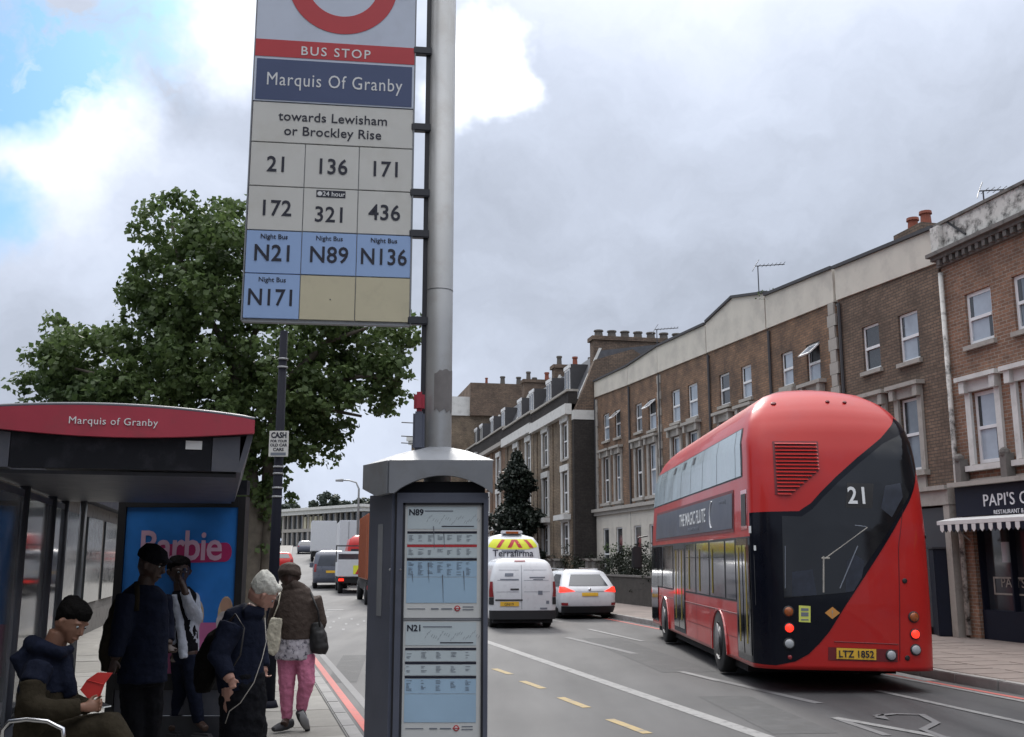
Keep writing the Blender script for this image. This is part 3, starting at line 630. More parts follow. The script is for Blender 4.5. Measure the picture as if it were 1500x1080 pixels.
SU = dict(surround='apron')
def plain_ground(h, w, top):
    mb = MB(); k = w/2; ho = [(k-1.25, k-.4, 1.0, top-.75), (k+.55, k+1.4, .9, top-.75)]
    wall(mb, 0, w, 0, top, ho, y=.03); mb.build('ground_floor_wall', 'render_white', h, fix=False)
    for a, b, c, d in ho: window(h, a, b, c, d, y=.03, glass='window_glass_dark')
    MB().box(0, w, .031, .28, top, top+.14).box(0, w, .03, .16, top-.16, top-.002).build('string_course', 'stone_pale', h)
# first-floor height line of the row (measured on the photo at three places)
def ztop(px, py): return fac(O1, d1, px, py)[1]
gtop = ztop(900, 748)
rowgrp = 'brick terrace houses with a white parapet'
def first_floor(l, r, t, b): return W1(l, r, t, b)+[SU]
def up(l, r, t, b, **k): return W1(l, r, t, b)+[k]
t_w = lambda px, py: fac(O1, d1, px, py)[0]
def ff_at(win): # a first-floor window below a top-floor one
    q = win; return [q[0], q[1]-.0, ztop(900, 735), ztop(900, 735)+2.05, SU]
H = {}
specs = [
 (872, 921, 'leftmost brick house of the white parapet row, lower sash tilted open', [up(884, 892.5, 606, 646), up(901, 909, 600, 641, opened=1)], (560, 537), (582.5, 564)),
 (921, 965, 'narrow brick house beside the quoin strip, top sash tilted open', [up(931, 940.5, 591, 633), up(950, 961, 584, 630, opened=1)], (537, 508), (564, 546)),
 (965, 1037, 'brick house right of the thin quoin strip with two shut upper windows', [up(984, 996, 571, 619), up(1008, 1022, 562, 612)], (508, 475), (546, 517)),
 (1037, 1125, 'brick house with a raised gabled parapet and faded lettering', [up(1054, 1069, 547, 594), up(1086, 1101, 535, 584)], (475, 428), (517, 481.5)),
 (1125, 1226, 'brick house with a shrub on its parapet and a propped open sash', [up(1145, 1162, 515, 566), up(1182, 1202, 502, 561, opened=1)], (433, 392), (481.5, 441))]
for i, (l, r, lab, ws, pt, pb) in enumerate(specs):
    ff = [ff_at(q) for q in ws]
    gb = None
    if i == 3:
        def gb(t0, w, l=l, r=r):
            zz = [fac(O1, d1, 1037, 473)[1], fac(O1, d1, 1075, 437)[1], fac(O1, d1, 1113, 432)[1]]
            return [(w-.05, zz[0]), (t_w(1075, 440)-t0, zz[1]), (t_w(1113, 440)-t0, zz[2])]
    H[i] = terrace('terrace_house', lab, l, r, pb[0] if i else 583, ws+ff, 'brick_terrace', pt, pb, rowgrp, ground=dict(top=gtop, fn=plain_ground), gable=gb)
# quoin strips: each stone its own piece
def quoins(px, py0, py1, host, w=.35, label=None):
    h, t0, hw, zt, zb = host; t = t_w(px, (py0+py1)/2)-t0
    z = gtop+.16; k = 0; z1 = (zb[0]+zb[1])/2-.05; hh = (z1-z)/max(1, round((z1-z)/.33))
    a = MB().box(-w/2, w/2, .004, .06, 0, hh-.012).build('quoin_stone', 'stone_pale', h).data; b = MB().box(-w/2*.68, w/2*.68, .004, .06, 0, hh-.012).build('quoin_stone', 'stone_pale', h).data
    for o in [o for o in h.children if o.data in (a, b)]: bpy.data.objects.remove(o)
    while z < z1-.1:
        o = bpy.data.objects.new('quoin_stone', (a, b)[k % 2]); COL.objects.link(o); o.parent = h; o.location = (t, 0, z); z += hh; k += 1
quoins(1222, 440, 560, H[4], .42); quoins(967, 546, 650, H[2], .34); quoins(875.5, 583, 750, H[0], .30)
txt('W. BALLARD', .1, 'ink_grey', H[3][0], (0, -5, 0)) if False else None
# faded lettering on the raised parapet is an unreadable ghost: thin broken strokes
gh = MB(); tt = H[3][1]
for k in range(17):
    x = .5+k*.24; z = fac(O1, d1, 1085, 470)[1]+.1-(.02*k)
    if random.random() < .8: gh.box(x, x+.03, .051, .054, z, z+.26)
    if random.random() < .6: gh.box(x+.04, x+.13, .051, .054, z+random.choice((0, .12, .23)), z+.03+random.choice((.0, .12, .23)))
# dark brick house by the restaurant
dk = [up(1264, 1289, 475, 543), up(1317, 1346, 457, 530)]
dkf = [W1(1322, 1350, 583, 690)+[dict(surround='apron')]]
q = dkf[0]; q2 = list(dk[0]); dkf.append([q2[0], q2[0]+(q[1]-q[0]), q[2], q[3], dict(surround='apron')])
def shop_dark(h, w, top):
    mb = MB(); mb.quad((0, 0, 0), (w, 0, 0), (w, 0, top), (0, 0, top)); mb.build('ground_floor_wall', 'brick_dark', h, fix=False)
    MB().box(0, w, .005, .22, top-.35, top-.02).box(0, w, .005, .3, top-.018, top+.08).build('shop_cornice', 'stone_pale', h)
    MB().box(.25, w-.25, .005, .12, .3, top-.4).build('shop_shutter', 'dark_metal', h)
    for x in (0.02, w-.24): MB().box(x, x+.2, .006, .2, 0, top-.36).build('pilaster', 'stone_pale', h)
gt_d = fac(O1, d1, 1380, 718)[1]
HD = terrace('terrace_house', 'dark brown brick house with white rendered parapet beside the restaurant', 1225.5, 1376, 412, dk+dkf, 'brick_brown', (394, 333), (441, 384.5), ground=dict(top=gt_d, fn=shop_dark))
dp = fac(O1, d1, 1386, 560)[0]-HD[1]
# chimney pots over the dark house
hd = HD[0]; zt = HD[3][0]
cx_, cz_ = fac(O1, d1, 1357, 333, 1.3); cx2 = fac(O1, d1, 1338, 338, 1.3)[0]-HD[1]; cx_ -= HD[1]
ck = MB().box(cx_-.35, cx2+.3, -1.7, -.9, cz_-1.6, cz_).build('chimney_stack', 'brick_brown', hd); pots(ck, [cx_, cx2], -1.3, cz_, .42, .15)
# ---- restaurant
PT0 = fac(O1, d1, 1700, 560)[0]
tb = fac(O1, d1, 1377, 384)[0]; RO = O1
r = house_root('restaurant_building', O1, d1, PT0, 'red brick restaurant building with peeling parapet, navy fascia and striped awning', 'restaurant'); w = tb-PT0-.02
zf1 = fac(O1, d1, 1420, 714)[1]; zf0 = fac(O1, d1, 1420, 757)[1]; zc = fac(O1, d1, 1377, 384)[1]; zp = fac(O1, d1, 1386, 323)[1]
ws = [W1(1415, 1454, 424, 503), W1(1485, 1530, 401, 488)]; wf = [W1(1428, 1464, 571, 679), W1(1497, 1541, 560, 678)]
pitch_w = ws[1][0]-ws[0][0]
for A in (ws, wf):
    for k in (1, 2): A.append([A[0][0]+2*pitch_w*k/1.0-pitch_w*(k-1)*1.0, A[0][1]+2*pitch_w*k-pitch_w*(k-1), A[0][2], A[0][3]])
ws = [q for q in ws if q[0] > PT0+.2]; wf = [q for q in wf if q[0] > PT0+.2]
for q in ws[1:]: q[2], q[3] = ws[0][2], ws[0][3]
for q in wf[1:]: q[2], q[3] = wf[0][2], wf[0][3]
mb = MB(); wall(mb, 0, w, 0, zc-.3, [(q[0]-PT0, q[1]-PT0, q[2], q[3]) for q in ws+wf]+[(.4, w-.35, .05, zf0-.25)], dep=.3)
mb.quad((0, 0, zc-.3), (w, 0, zc-.3), (w, 0, zc+.2), (0, 0, zc+.2)); mb.quad((w, 0, 0), (w, -9, 0), (w, -9, zc+.2), (w, 0, zc+.2)); mb.quad((0, 0, 0), (0, 0, zc), (0, -9, zc), (0, -9, 0)); mb.quad((0, -9, 0), (w, -9, 0), (w, -9, zc), (0, -9, zc))
mb.build('wall', 'brick_red', r, fix=False)
MB().quad((0, 0, zc+.1), (w, 0, zc+.1), (w, -9, zc+.1), (0, -9, zc+.1)).build('roof', 'slate', r)
for q in ws: window(r, q[0]-PT0, q[1]-PT0, q[2], q[3], fw=.08)
for q in wf:
    o = window(r, q[0]-PT0, q[1]-PT0, q[2], q[3], surround='white', fw=.08)
c = MB().box(-.1, w+.10, .003, .20, zc, zc+.08).box(-.1, w+.14, .003, .30, zc+.082, zc+.17).box(-.1, w+.05, .003, .08, zc-.16, zc-.002)
c.build('cornice', 'stone_dark', r)
for k in range(int(w/.22)):
    MB().box(w-.1-k*.22, w-.20-k*.22, .081, .18, zc-.13, zc-.004).build('cornice_block', 'stone_dark', r) if k < 24 else None
MB().box(0, w, -.32, .04, zc+.172, zp-.07).build('parapet', 'render_peel', r); MB().box(-.1, w+.06, -.36, .09, zp-.068, zp).build('coping', 'stone_dark', r)
MB().box(w-.22, w+.06, .042, .18, zc+.173, zp-.10).build('parapet_end_block', 'render_peel', r)
MB().tube([(w-.08, .09, .2), (w-.08, .09, zc-.3)], .055, 8).build('downpipe', 'render_peel', r, True)
MB().tube([(w-.3, .03, zc+.9), (w-1.0, .045, zc+.35)], .03, 6).build('cable', 'black', r)
MB().box(0, w-.12, .005, .20, zf0, zf1).build('fascia', 'restaurant_navy', r)
MB().box(0, w-.06, .003, .34, zf1+.003, zf1+.10).build('fascia_moulding', 'stone_pale', r)
MB().box(0, w-.05, .003, .05, zf1+.103, wf[0][2]-.3).build('painted_band', 'stone_pale', r)
for wx in wf[:3]:
    x = wx[1]-PT0+.25
    if x < w-.1: MB().box(x, x+.18, .052, .26, zf1+.11, zf1+.6).ball((x+.09, .2, zf1+.62), .11, 8, 6).build('bracket', 'stone_dark', r)
def fl(px, py, off=-.21): q = fac(O1, d1, px, py, off); return q[0]-PT0, q[1]
x, z = fl(1441, 753); x2, z2 = fl(1441, 727)
zA = fl(1441, 742)[1]; zB = fl(1441, 724)[1]
sg = txt("PAPI'S GRILL", (zB-zA)*1.4, 'ink_white', r, (x, .203, zA), (-1, 0, 0), (0, 0, 1), name='sign_lettering', align='LEFT', th=.01, sx=1.0, space=1.05)
x, z = fl(1455, 750)
txt("RESTAURANT & BAR", .125, 'ink_white', r, (x, .203, fl(1455, 753.5)[1]), (-1, 0, 0), name='sign_lettering', align='LEFT', th=.004)
# awning
aw = empty('awning', (0, 0, 0)); aw.parent = r
az1, az0 = zf0-.02, zf0-.32
MB().extr([(0, .2, az1), (0, .62, az1-.08), (0, .62, az1-.16), (0, .2, az1-.1)], (w-.0, 0, 0)).build('awning_top', 'awning_white', aw)
n = int(w/.13); vme = {}
for k in range(n):
    m_ = 'awning_white' if k % 2 else 'restaurant_navy'
    if m_ not in vme:
        o = MB().extr([(0, .625, az1-.165), (.13, .625, az1-.165), (.13, .625, az0+.03), (.065, .625, az0-.03), (0, .625, az0+.03)], (0, -.012, 0)).build('valance_stripe', m_, aw); vme[m_] = o.data
    else: o = bpy.data.objects.new('valance_stripe', vme[m_]); COL.objects.link(o); o.parent = aw
    o.location = (k*.13, 0, 0)
for x in (.3, w-.4): MB().tube([(x, .1, az1-.5), (x, .58, az1-.14)], .02, 6).build('awning_arm', 'steel_pole', aw)
# shop front: recessed dark glazing with mullions, door and stallriser
ws_ = MB().box(.4, w-.35, -.30, -.24, .05, zf0-.25).build('shop_window', 'car_glass', r)
for x in [w-.35-k*.95 for k in range(9)]:
    if x > .4: MB().box(x-.05, x, -.238, -.10, .12, zf0-.26).build('mullion', 'restaurant_navy', r)
MB().box(.4, w-.36, -.236, -.08, .12, .75).build('stallriser', 'restaurant_navy', r)
sx, sz = fl(1455, 845, .23); ex, ez = fl(1520, 874, .23)
for q in ((sx, sx-2.0, sz, sz-.035), (sx, sx-2.0, ez, ez+.035), (sx, sx-.035, ez+.036, sz-.036)): MB().box(q[0], q[1], -.237, -.225, q[2], q[3]).build('window_sign_border', 'stone_pale', r)
txt("PAPI'S", (sz-ez)*.78, 'stone_pale', r, (sx-.22, -.226, ez+.16), (-1, 0, 0), name='window_lettering', align='LEFT')
lx, lz = fl(1473, 790, -.1); MB().tube([(lx, .12, lz-.05), (lx, .12, lz+.42)], .085, 12).build('wall_lamp', 'black', r); MB().tube([(lx, .12, lz-.47), (lx, .12, lz-.06)], .08, 12).build('lamp_glass', 'lamp_white', r)
# navy utility cabinet on the pavement
p0 = G(1386, 930, GZ)
uc = empty('utility_cabinet', (p0[0]+.05, p0[1]-.3, GZ), math.radians(-13), 'tall dark navy cabinet on the pavement behind the red bus', 'cabinet')
bev(MB().box(-.35, .75, -.3, .45, 0, 1.9), 'body', 'restaurant_navy', uc, .02); MB().box(.19, .205, -.304, -.301, .05, 1.82).build('door_gap', 'black', uc); MB().box(.3, .33, -.33, -.301, 1.0, 1.15).build('handle', 'chrome', uc)
MB().box(-.38, .78, -.33, .48, 1.9, 1.94).build('lid', 'dark_metal', uc)
# ---- tall Victorian houses further on
O2 = (2.8, 48.4); m2 = math.hypot(.197, .98); d2 = (-.197/m2, .98/m2)
def fz(px, py, off=0): return fac(O2, d2, px, py, off)
def vhouse(label, pxl, pxr, cols, par_y, rows, dormers, stack, npots, m='brick_yellow', white=True, first=False, back=0):
    O = O2; d = d2; t1 = fz(pxl, 700)[0]; t0 = fz(pxr, 700)[0]; w = t1-t0
    h = house_root('townhouse', O, d, t0, label, 'house', 'tall town houses with mansard roofs')
    zp0 = fz(pxr, par_y[1])[1]; zp1 = fz(pxl, par_y[0])[1]; zp = (zp0+zp1)/2
    holes = []
    for cx, cw in cols:
        tc = fz(cx, 700)[0]-t0
        for (za, zb, sur) in rows: holes.append((tc-cw/2, tc+cw/2, za, zb, sur))
    mb = MB(); wall(mb, 0, w, 0, zp-.55, [q[:4] for q in holes], dep=.12)
    mb.quad((0, 0, 0), (0, 0, zp-.55), (0, -10, zp-.55), (0, -10, 0)); mb.quad((w, 0, 0), (w, -10, 0), (w, -10, zp-.55), (w, 0, zp-.55)); mb.quad((0, -10, 0), (w, -10, 0), (w, -10, zp), (0, -10, zp))
    mb.build('wall', m, h, fix=False)
    for q in holes:
        o = window(h, q[0], q[1], q[2], q[3], sill=True, glass='window_glass_dark', fw=.09)
        s = MB(); s.box(q[0]-.2, q[0]-.005, .004, .08, q[2]-.05, q[3]+.05); s.box(q[1]+.005, q[1]+.2, .004, .08, q[2]-.05, q[3]+.05); s.box(q[0]-.2, q[1]+.2, .004, .12, q[3]+.052, q[3]+.35)
        if q[4]: s.box(q[0]-.45, q[1]+.45, .004, .40, q[2]-.35, q[2]-.105)
        s.build('window_surround', 'white_paint', o)
    # pilasters between the window bays, cornice band, brick parapet
    for x in (0.02, w/2-.35, w-.72): MB().box(x, x+.7, .004, .05, 0, zp-.56).build('pilaster', m, h)
    MB().box(-.05, w+.05, .003, .32, zp-.55, zp-.05 if white else zp-.3).build('cornice', 'white_paint' if white else 'stone_pale', h)
    MB().box(0, w, -.3, .15, zp-.045 if white else zp-.295, zp+.55).build('parapet', 'brick_dark', h); MB().box(-.04, w+.04, -.36, .24, zp+.553, zp+.66).build('coping', 'stone_pale', h)
    zr = zp+2.6
    mb = MB(); mb.extr([(0, -.35, zp+.1), (0, -1.5, zr), (0, -5, zr+.5), (0, -9.8, zp+.1)], (w, 0, 0)); rf = mb.build('mansard_roof', 'slate', h)
    MB().extr([(0, -.28, zp+.2), (0, -1.43, zr+.12), (0, -1.55, zr+.12), (0, -.40, zp+.2)], (.12, 0, 0)).build('verge', 'white_paint', rf); MB().extr([(w-.12, -.28, zp+.2), (w-.12, -1.43, zr+.12), (w-.12, -1.55, zr+.12), (w-.12, -.40, zp+.2)], (.12, 0, 0)).build('verge', 'white_paint', rf)
    for dx in dormers:
        x = w*dx; dm = MB().box(x-.62, x+.62, -1.7, -.42, zp+.5, zp+2.2).build('dormer', 'lead', h)
        MB().box(x-.5, x-.04, -.416, -.38, zp+.75, zp+2.0).box(x+.04, x+.5, -.416, -.38, zp+.75, zp+2.0).box(x-.62, x+.62, -.416, -.36, zp+2.02, zp+2.2).build('dormer_frame', 'white_frame', dm)
        for s_ in (-.27, .27): MB().box(x+s_-.17, x+s_+.17, -.378, -.37, zp+.82, zp+1.92).build('dormer_pane', 'window_glass_dark', dm)
    if stack:
        a, dp0, dp1, hh = stack
        st = MB().box(a-.35, a+.35, dp1, dp0, zp, zr+hh).box(a-.45, a+.45, dp1-.1, dp0+.1, zr+hh+.002, zr+hh+.2).build('chimney_stack', 'brick_brown', h)
        n = npots
        for k in range(n): pots(st, [a], dp0-.35-(dp0-dp1-.7)*k/(n-1), zr+hh+.2, .36 if first else .55, .22 if first else .15, 'pot_grey' if first or k % 3 != 1 else 'terracotta')
    return h
zz = lambda py, px=800: fz(px, py)[1]
rows1 = [(zz(678, 814), zz(628, 814), False), (zz(754, 814), zz(697, 814), True), (zz(812, 814), zz(769, 814), False)]
vhouse('tall brown house with slate mansard and white cornice, next to the white parapet row', 783.5, 838, [(800, 1.15), (829, 1.15)], (612, 600), rows1, (.28, .78), (.5, -1.2, -6.6, .55), 8, first=True)
vhouse('tall house with white edged mansard behind the dark conifer', 741, 783, [(757, 1.15), (775, 1.15)], (640, 622), rows1, (.3, .72), (.4, -1.2, -6.5, .5), 6)
vhouse('tall house with slate mansard half hidden by the timetable cabinet', 702, 741, [(716, 1.15), (731, 1.15)], (662, 640), rows1, (.3, .72), (.4, -1.2, -8, .9), 6, m='brick_terrace', white=False)
vhouse('farthest tall house of the row, right beside the steel pole', 684, 702, [(690, 1.1), (697, 1.1)], (672, 662), rows1, (.3, .72), (7.0, -1.2, -8, .3), 5)
# side wing that closes the gap between the row and the tall houses
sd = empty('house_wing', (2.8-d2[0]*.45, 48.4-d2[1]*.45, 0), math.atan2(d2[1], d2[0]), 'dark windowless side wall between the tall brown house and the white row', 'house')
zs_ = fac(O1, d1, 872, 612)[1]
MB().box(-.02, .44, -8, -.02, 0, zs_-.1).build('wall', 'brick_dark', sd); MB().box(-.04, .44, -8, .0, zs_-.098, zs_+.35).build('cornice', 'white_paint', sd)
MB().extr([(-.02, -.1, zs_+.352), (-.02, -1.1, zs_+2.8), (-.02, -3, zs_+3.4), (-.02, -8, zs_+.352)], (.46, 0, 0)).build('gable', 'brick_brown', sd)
# end-of-row corner house with a white cornice, and a farther building
t = fz(684, 640)[0]; t1 = fz(664, 640)[0]
ce = house_root('corner_house', O2, d2, t, 'brick corner house with heavy white cornice seen right of the steel pole', 'house')
zc_ = fz(672, 620)[1]; wl = t1-t; mb = MB()
ho = [(wl*.25-.5, wl*.25+.5, zc_-2.4, zc_-.6), (wl*.7-.5, wl*.7+.5, zc_-2.4, zc_-.6)]
wall(mb, 0, wl, 0, zc_, ho, y=1.2); mb.quad((0, 1.2, 0), (0, 1.2, zc_), (0, -9, zc_), (0, -9, 0)); mb.quad((wl, 1.2, 0), (wl, -9, 0), (wl, -9, zc_), (wl, 1.2, zc_)); mb.build('wall', 'brick_yellow', ce, fix=False)
for q in ho: window(ce, *q, y=1.2, fw=.09)
MB().box(-.1, wl+.1, -1, 1.6, zc_+.002, zc_+.5).box(-.1, wl+.1, -1, 1.9, zc_+.502, zc_+.9).box(-.1, wl+.1, -1, 1.7, zc_+.902, zc_+1.5).build('cornice', 'white_paint', ce)
mb = MB().box(-.4, wl, -9, -.2, zc_+.0, zc_+2.6); mb.build('roof_storey', 'brick_brown', ce); pots(ce, [-.2], -1.5, zc_+2.6); [pots(ce, [-.2], -1.5-k*1.3, zc_+2.6, .6, .2, 'pot_grey') for k in range(1, 5)]
ta, tb_ = fz(660, 700)[0], fz(602, 700)[0]
fb = house_root('corner_house', O2, d2, min(ta+6, 70), 'distant pale cornice building seen left of the steel pole', 'house')
e0 = PT(603, 640, 112); e1 = PT(660, 640, 108)
fb.location = (e0.x, e0.y, 0); fb.rotation_euler = (0, 0, math.atan2(e1.y-e0.y, e1.x-e0.x)); Lb = (e1-e0).length
MB().box(0, Lb, 0, 9, 1, e0.z-.9).build('wall', 'brick_yellow', fb); MB().box(-.2, Lb, -.3, 9, e0.z-.898, e0.z-.5).box(-.35, Lb, -.45, 9, e0.z-.498, e0.z).build('cornice', 'white_paint', fb)
for k in range(3): window(fb, .9+k*1.4, 1.7+k*1.4, e0.z-3.4, e0.z-1.6, y=0)
# the street beyond the picture's edges, seen only as reflections and shade
ORD = 'first second third fourth fifth sixth seventh eighth'.split()
def plain_house(x, y, rz, w_, hz, m_, label, front=1):
    e = empty('house', (x, y, 0), rz, label, 'house', 'street houses outside the view'); mb = MB()
    ho = [(w_*f-.55, w_*f+.55, z, z+1.9) for f in (.27, .73) for z in (4.3, 7.2) if z+2.2 < hz]
    wall(mb, 0, w_, 0, hz, ho); mb.quad((0, 0, 0), (0, 0, hz), (0, -9, hz), (0, -9, 0)); mb.quad((w_, 0, 0), (w_, -9, 0), (w_, -9, hz), (w_, 0, hz)); mb.quad((0, 0, hz), (w_, 0, hz), (w_, -9, hz), (0, -9, hz)); mb.quad((0, -9, 0), (w_, -9, 0), (w_, -9, hz), (0, -9, hz)); mb.build('wall', m_, e, fix=False)
    for q in ho: window(e, *q)
    MB().box(.3, w_-.3, .005, .1, .5, 2.7).build('shop_window', 'car_glass', e); MB().box(0, w_, .005, .2, 2.75, 3.4).build('fascia', random.choice(('sign_red', 'restaurant_navy', 'white_paint', 'hi_vis')), e)
for k in range(7): plain_house(PT0*d1[0]+O1[0]-d1[0]*6*(k+1), O1[1]+d1[1]*(PT0-6*(k+1)), math.atan2(d1[1], d1[0]), 5.95, 8.5+.5*(k % 3), ('brick_red', 'brick_yellow', 'render_white')[k % 3], ORD[k]+' shop house along the pavement after the restaurant, '+('red brick', 'yellow brick', 'white rendered')[k % 3])
for k in range(8): y0_ = 6.5-6*k; plain_house(Lk(y0_)-4.6, y0_, math.radians(-75.5), 5.95, 8.0+.6*(k % 3), ('brick_yellow', 'render_white', 'brick_red')[k % 3], ORD[k]+' shop house along the pavement behind the bus stop, '+('yellow brick', 'white rendered', 'red brick')[k % 3])
# garden walls, hedge and piers along the right pavement
gd = np.array(d1); ga = np.array([O1[0]+d1[0]*17.9-1.5, 41.0])
def gp(s, w=0): return ga+gd*s+np.array([gd[1], -gd[0]])*w
gr = math.atan2(gd[1], gd[0])
gw = empty('garden_wall', (*gp(-12), 0), gr, 'low dark brick garden wall below the hedge by the far pavement', 'wall')
for s0, s1 in ((0, 14.5), (16, 20.6), (22.0, 44)): MB().box(s0, s1, -.25, 0, 0, 1.15).build('wall_section', 'hedge_wall', gw); MB().box(s0-.04, s1+.04, -.28, .04, 1.152, 1.22).build('coping_stone', 'stone_dark', gw)
for k, s in enumerate((14.75, 15.7, 20.85, 21.75)):
    pe = empty('gate_pier', (*gp(-12+s), 0), gr, ['square gate pier right of the first garden gate', 'square gate pier left of the first garden gate', 'weathered square gate pier beside the second garden gate', 'square gate pier farthest along the garden wall'][k], 'pier', 'gate piers in the garden wall')
    MB().box(-.2, .2, -.35, .1, 0, 1.75).build('shaft', 'stone_dark', pe); MB().extr([(-.26, -.41, 1.752), (.26, -.41, 1.752), (.2, -.3, 1.85), (-.2, -.3, 1.85)], (0, .57, 0)).build('cap', 'stone_dark', pe)
for px, py, h_, lab in ((1110, 390, 1.2, 'tall television aerial behind the gabled parapet'), (1440, 280, .9, 'television aerial above the peeling restaurant parapet'), (962, 483, .8, 'small television aerial beside the big chimney stack')):
    aerial(O1, d1, px, py, h_, label=lab)
# ================================================================ BUS
BUS_P = Vector((4.61, 14.5, 0)); BUS_R = math.radians(.9)
bus = empty('double_decker_bus', tuple(BUS_P), 0, 'red double decker bus on route 21 seen from its sloping black glazed rear', 'bus', ry=BUS_R)
bus.location.z = .0+1.2*math.sin(BUS_R)*.5
BM = Matrix.Translation(bus.location) @ Matrix.Rotation(BUS_R, 4, 'Y')
B = Shell(1.26, 11.2, .26,
    [(.26, 1.25), (.6, 1.26), (2.2, 1.26), (3.0, 1.235), (3.5, 1.21), (3.85, 1.14), (4.07, 1.05), (4.2, .95), (4.33, .76), (4.41, .52), (4.45, .2)],
    [(.26, 0), (1.3, 0), (2.2, .04), (2.8, .11), (3.3, .22), (3.7, .36), (3.95, .50), (4.1, .64), (4.22, .80), (4.33, 1.05), (4.41, 1.4), (4.45, 2.0)],
    [(.26, 0), (1.3, 0), (2.5, .15), (3.6, .5), (4.0, .8), (4.3, 1.6), (4.40, 2.6)], .09)
B.crown = .16
def proj(p):
    d = Vector(p)-Vector((0, 0, HC)); c, s = math.cos(PITCH), math.sin(PITCH)
    dep = d.y*c+d.z*s; up = -d.y*s+d.z*c
    return 750+F*d.x/dep, 540-F*up/dep
def inv(sh, mtx, px, py, g=(0., 2.)):
    u, z = g
    for _ in range(25):
        a = proj(mtx @ sh.S(u, z)); e = .004
        b = proj(mtx @ sh.S(u+e, z)); c = proj(mtx @ sh.S(u, z+e))
        J = np.array([[(b[0]-a[0])/e, (c[0]-a[0])/e], [(b[1]-a[1])/e, (c[1]-a[1])/e]]); r = np.array([px-a[0], py-a[1]])
        try: st = np.linalg.solve(J, r)
        except Exception: break
        st = np.clip(st, -.5, .5); u += st[0]; z = min(4.36, max(.27, z+st[1]))
    return float(u), float(z)
def R_(px, py): return inv(B, BM, px, py, (.2, 2.0))       # a point on the rear
def D_(px, py, g=-5.): return inv(B, BM, px, py, (g, 2.0)) # a point on the near side
body = B.body([.30, .36, .6, .9, 1.2, 1.5, 1.8, 2.0, 2.2, 2.4, 2.6, 2.8, 3.0, 3.15, 3.3, 3.4, 3.5, 3.6, 3.7, 3.78, 3.86, 3.94, 4.0, 4.06, 4.11, 4.16, 4.2, 4.24, 4.27, 4.3, 4.33, 4.36, 4.39, 4.41, 4.43, 4.45], 'body', 'bus_red', bus, 30)
MB().box(-1.10, 1.10, 1.3, 10.6, .14, .34).build('underside', 'underside', bus)  # black box brought down low to deepen the shade beneath the bus
def rpoly(pts): return [R_(*p) for p in pts]
zt_ = R_(1130, 751)[1]
uL = -1.26-.16
blk = [(uL, .36), (-1.0, .35)]+rpoly([(1165, 969), (1185, 958), (1200, 943), (1215, 925), (1240, 885), (1290, 808), (1330, 738), (1354, 690), (1358, 668), (1345, 632), (1326, 612), (1290, 642), (1255, 671), (1225, 698), (1203, 720), (1188, 737), (1170, 749)])+[(uL, zt_)]
B.patch(blk, .006, 'rear_black_panel', 'bus_black', bus, step=.1)
gls = rpoly([(1145, 750+6), (1148, 876), (1240, 868), (1290, 795), (1326, 735), (1348, 690), (1352, 668), (1340, 640), (1326, 622), (1292, 651), (1257, 680), (1227, 707), (1205, 729), (1190, 746), (1174, 757)])
B.patch(gls, .013, 'rear_window', 'bus_glass', bus, step=.1)
# handrail and stair line seen through the rear window
for a, b, wd in (((1206, 815), (1206, 868), .03), ((1206, 820), (1270, 773), .02), ((1203, 818), (1215, 818), .03)):
    (ua, za), (ub, zb2) = R_(*a), R_(*b)
    MB().tube([B.S(ua, za)+B.nrm(ua, za)*.016, B.S(ub, zb2)+B.nrm(ub, zb2)*.016], wd*.4, 6).build('handrail', 'stone_pale', bus)
for a, b, wd in (((1252, 770), (1268, 772), .02), ((1150, 800), (1150, 862), .015), ((1230, 862), (1256, 800), .02)):
    (ua, za), (ub, zb2) = R_(*a), R_(*b)
    MB().tube([B.S(ua, za)+B.nrm(ua, za)*.015, B.S(ub, zb2)+B.nrm(ub, zb2)*.015], wd*.4, 6).build('handrail', 'ink_grey', bus)
for pp in (((1238, 868), (1240, 822), (1252, 812), (1266, 822), (1262, 846), (1250, 866)), ((1160, 874), (1160, 838), (1190, 834), (1196, 872)), ((1290, 745), (1296, 712), (1318, 708), (1322, 728), (1306, 758))):
    B.patch(rpoly(pp), .0142, 'seat_behind_glass', mat('seat_dim', (.018, .024, .04), .5, var=.4, vscale=9), bus, step=.1)
# louvred grille
g0 = rpoly([(1131, 647), (1198, 647), (1199, 690), (1162, 722), (1135, 725)])
B.patch(g0, .008, 'engine_grille', 'bus_dark_red', bus, step=.1)
gu0, gz1 = g0[0]; gz0 = g0[4][1]; n = 15
for k in range(n):
    z = gz0+.03+(gz1-gz0-.05)*k/(n-1); u1 = g0[1][0]-.03
    zc1, zc2 = g0[2][1], g0[3][1]
    if z < zc1: u1 = g0[3][0]+(g0[2][0]-g0[3][0])*max(0, (z-zc2)/(zc1-zc2))-.03
    if u1 < gu0+.1: continue
    mb = MB(); m_ = 6
    for i in range(m_+1):
        u = gu0+.03+(u1-gu0-.03)*i/m_; nn = B.nrm(u, z); mb.v += [tuple(B.S(u, z)+nn*.012), tuple(B.S(u, z-.028)+nn*.034)]
    for i in range(m_): mb.f.append((2*i, 2*i+1, 2*i+3, 2*i+2))
    mb.build('slat', 'bus_red', bus, fix=False)
for px, py, r in ((1133, 592, .04), (1212, 589, .03), (1237, 590, .03), (1303, 597, .045)):
    u, z = R_(px, py); B.disc(u, z, r, 'marker_light', 'bus_dark_red', bus)
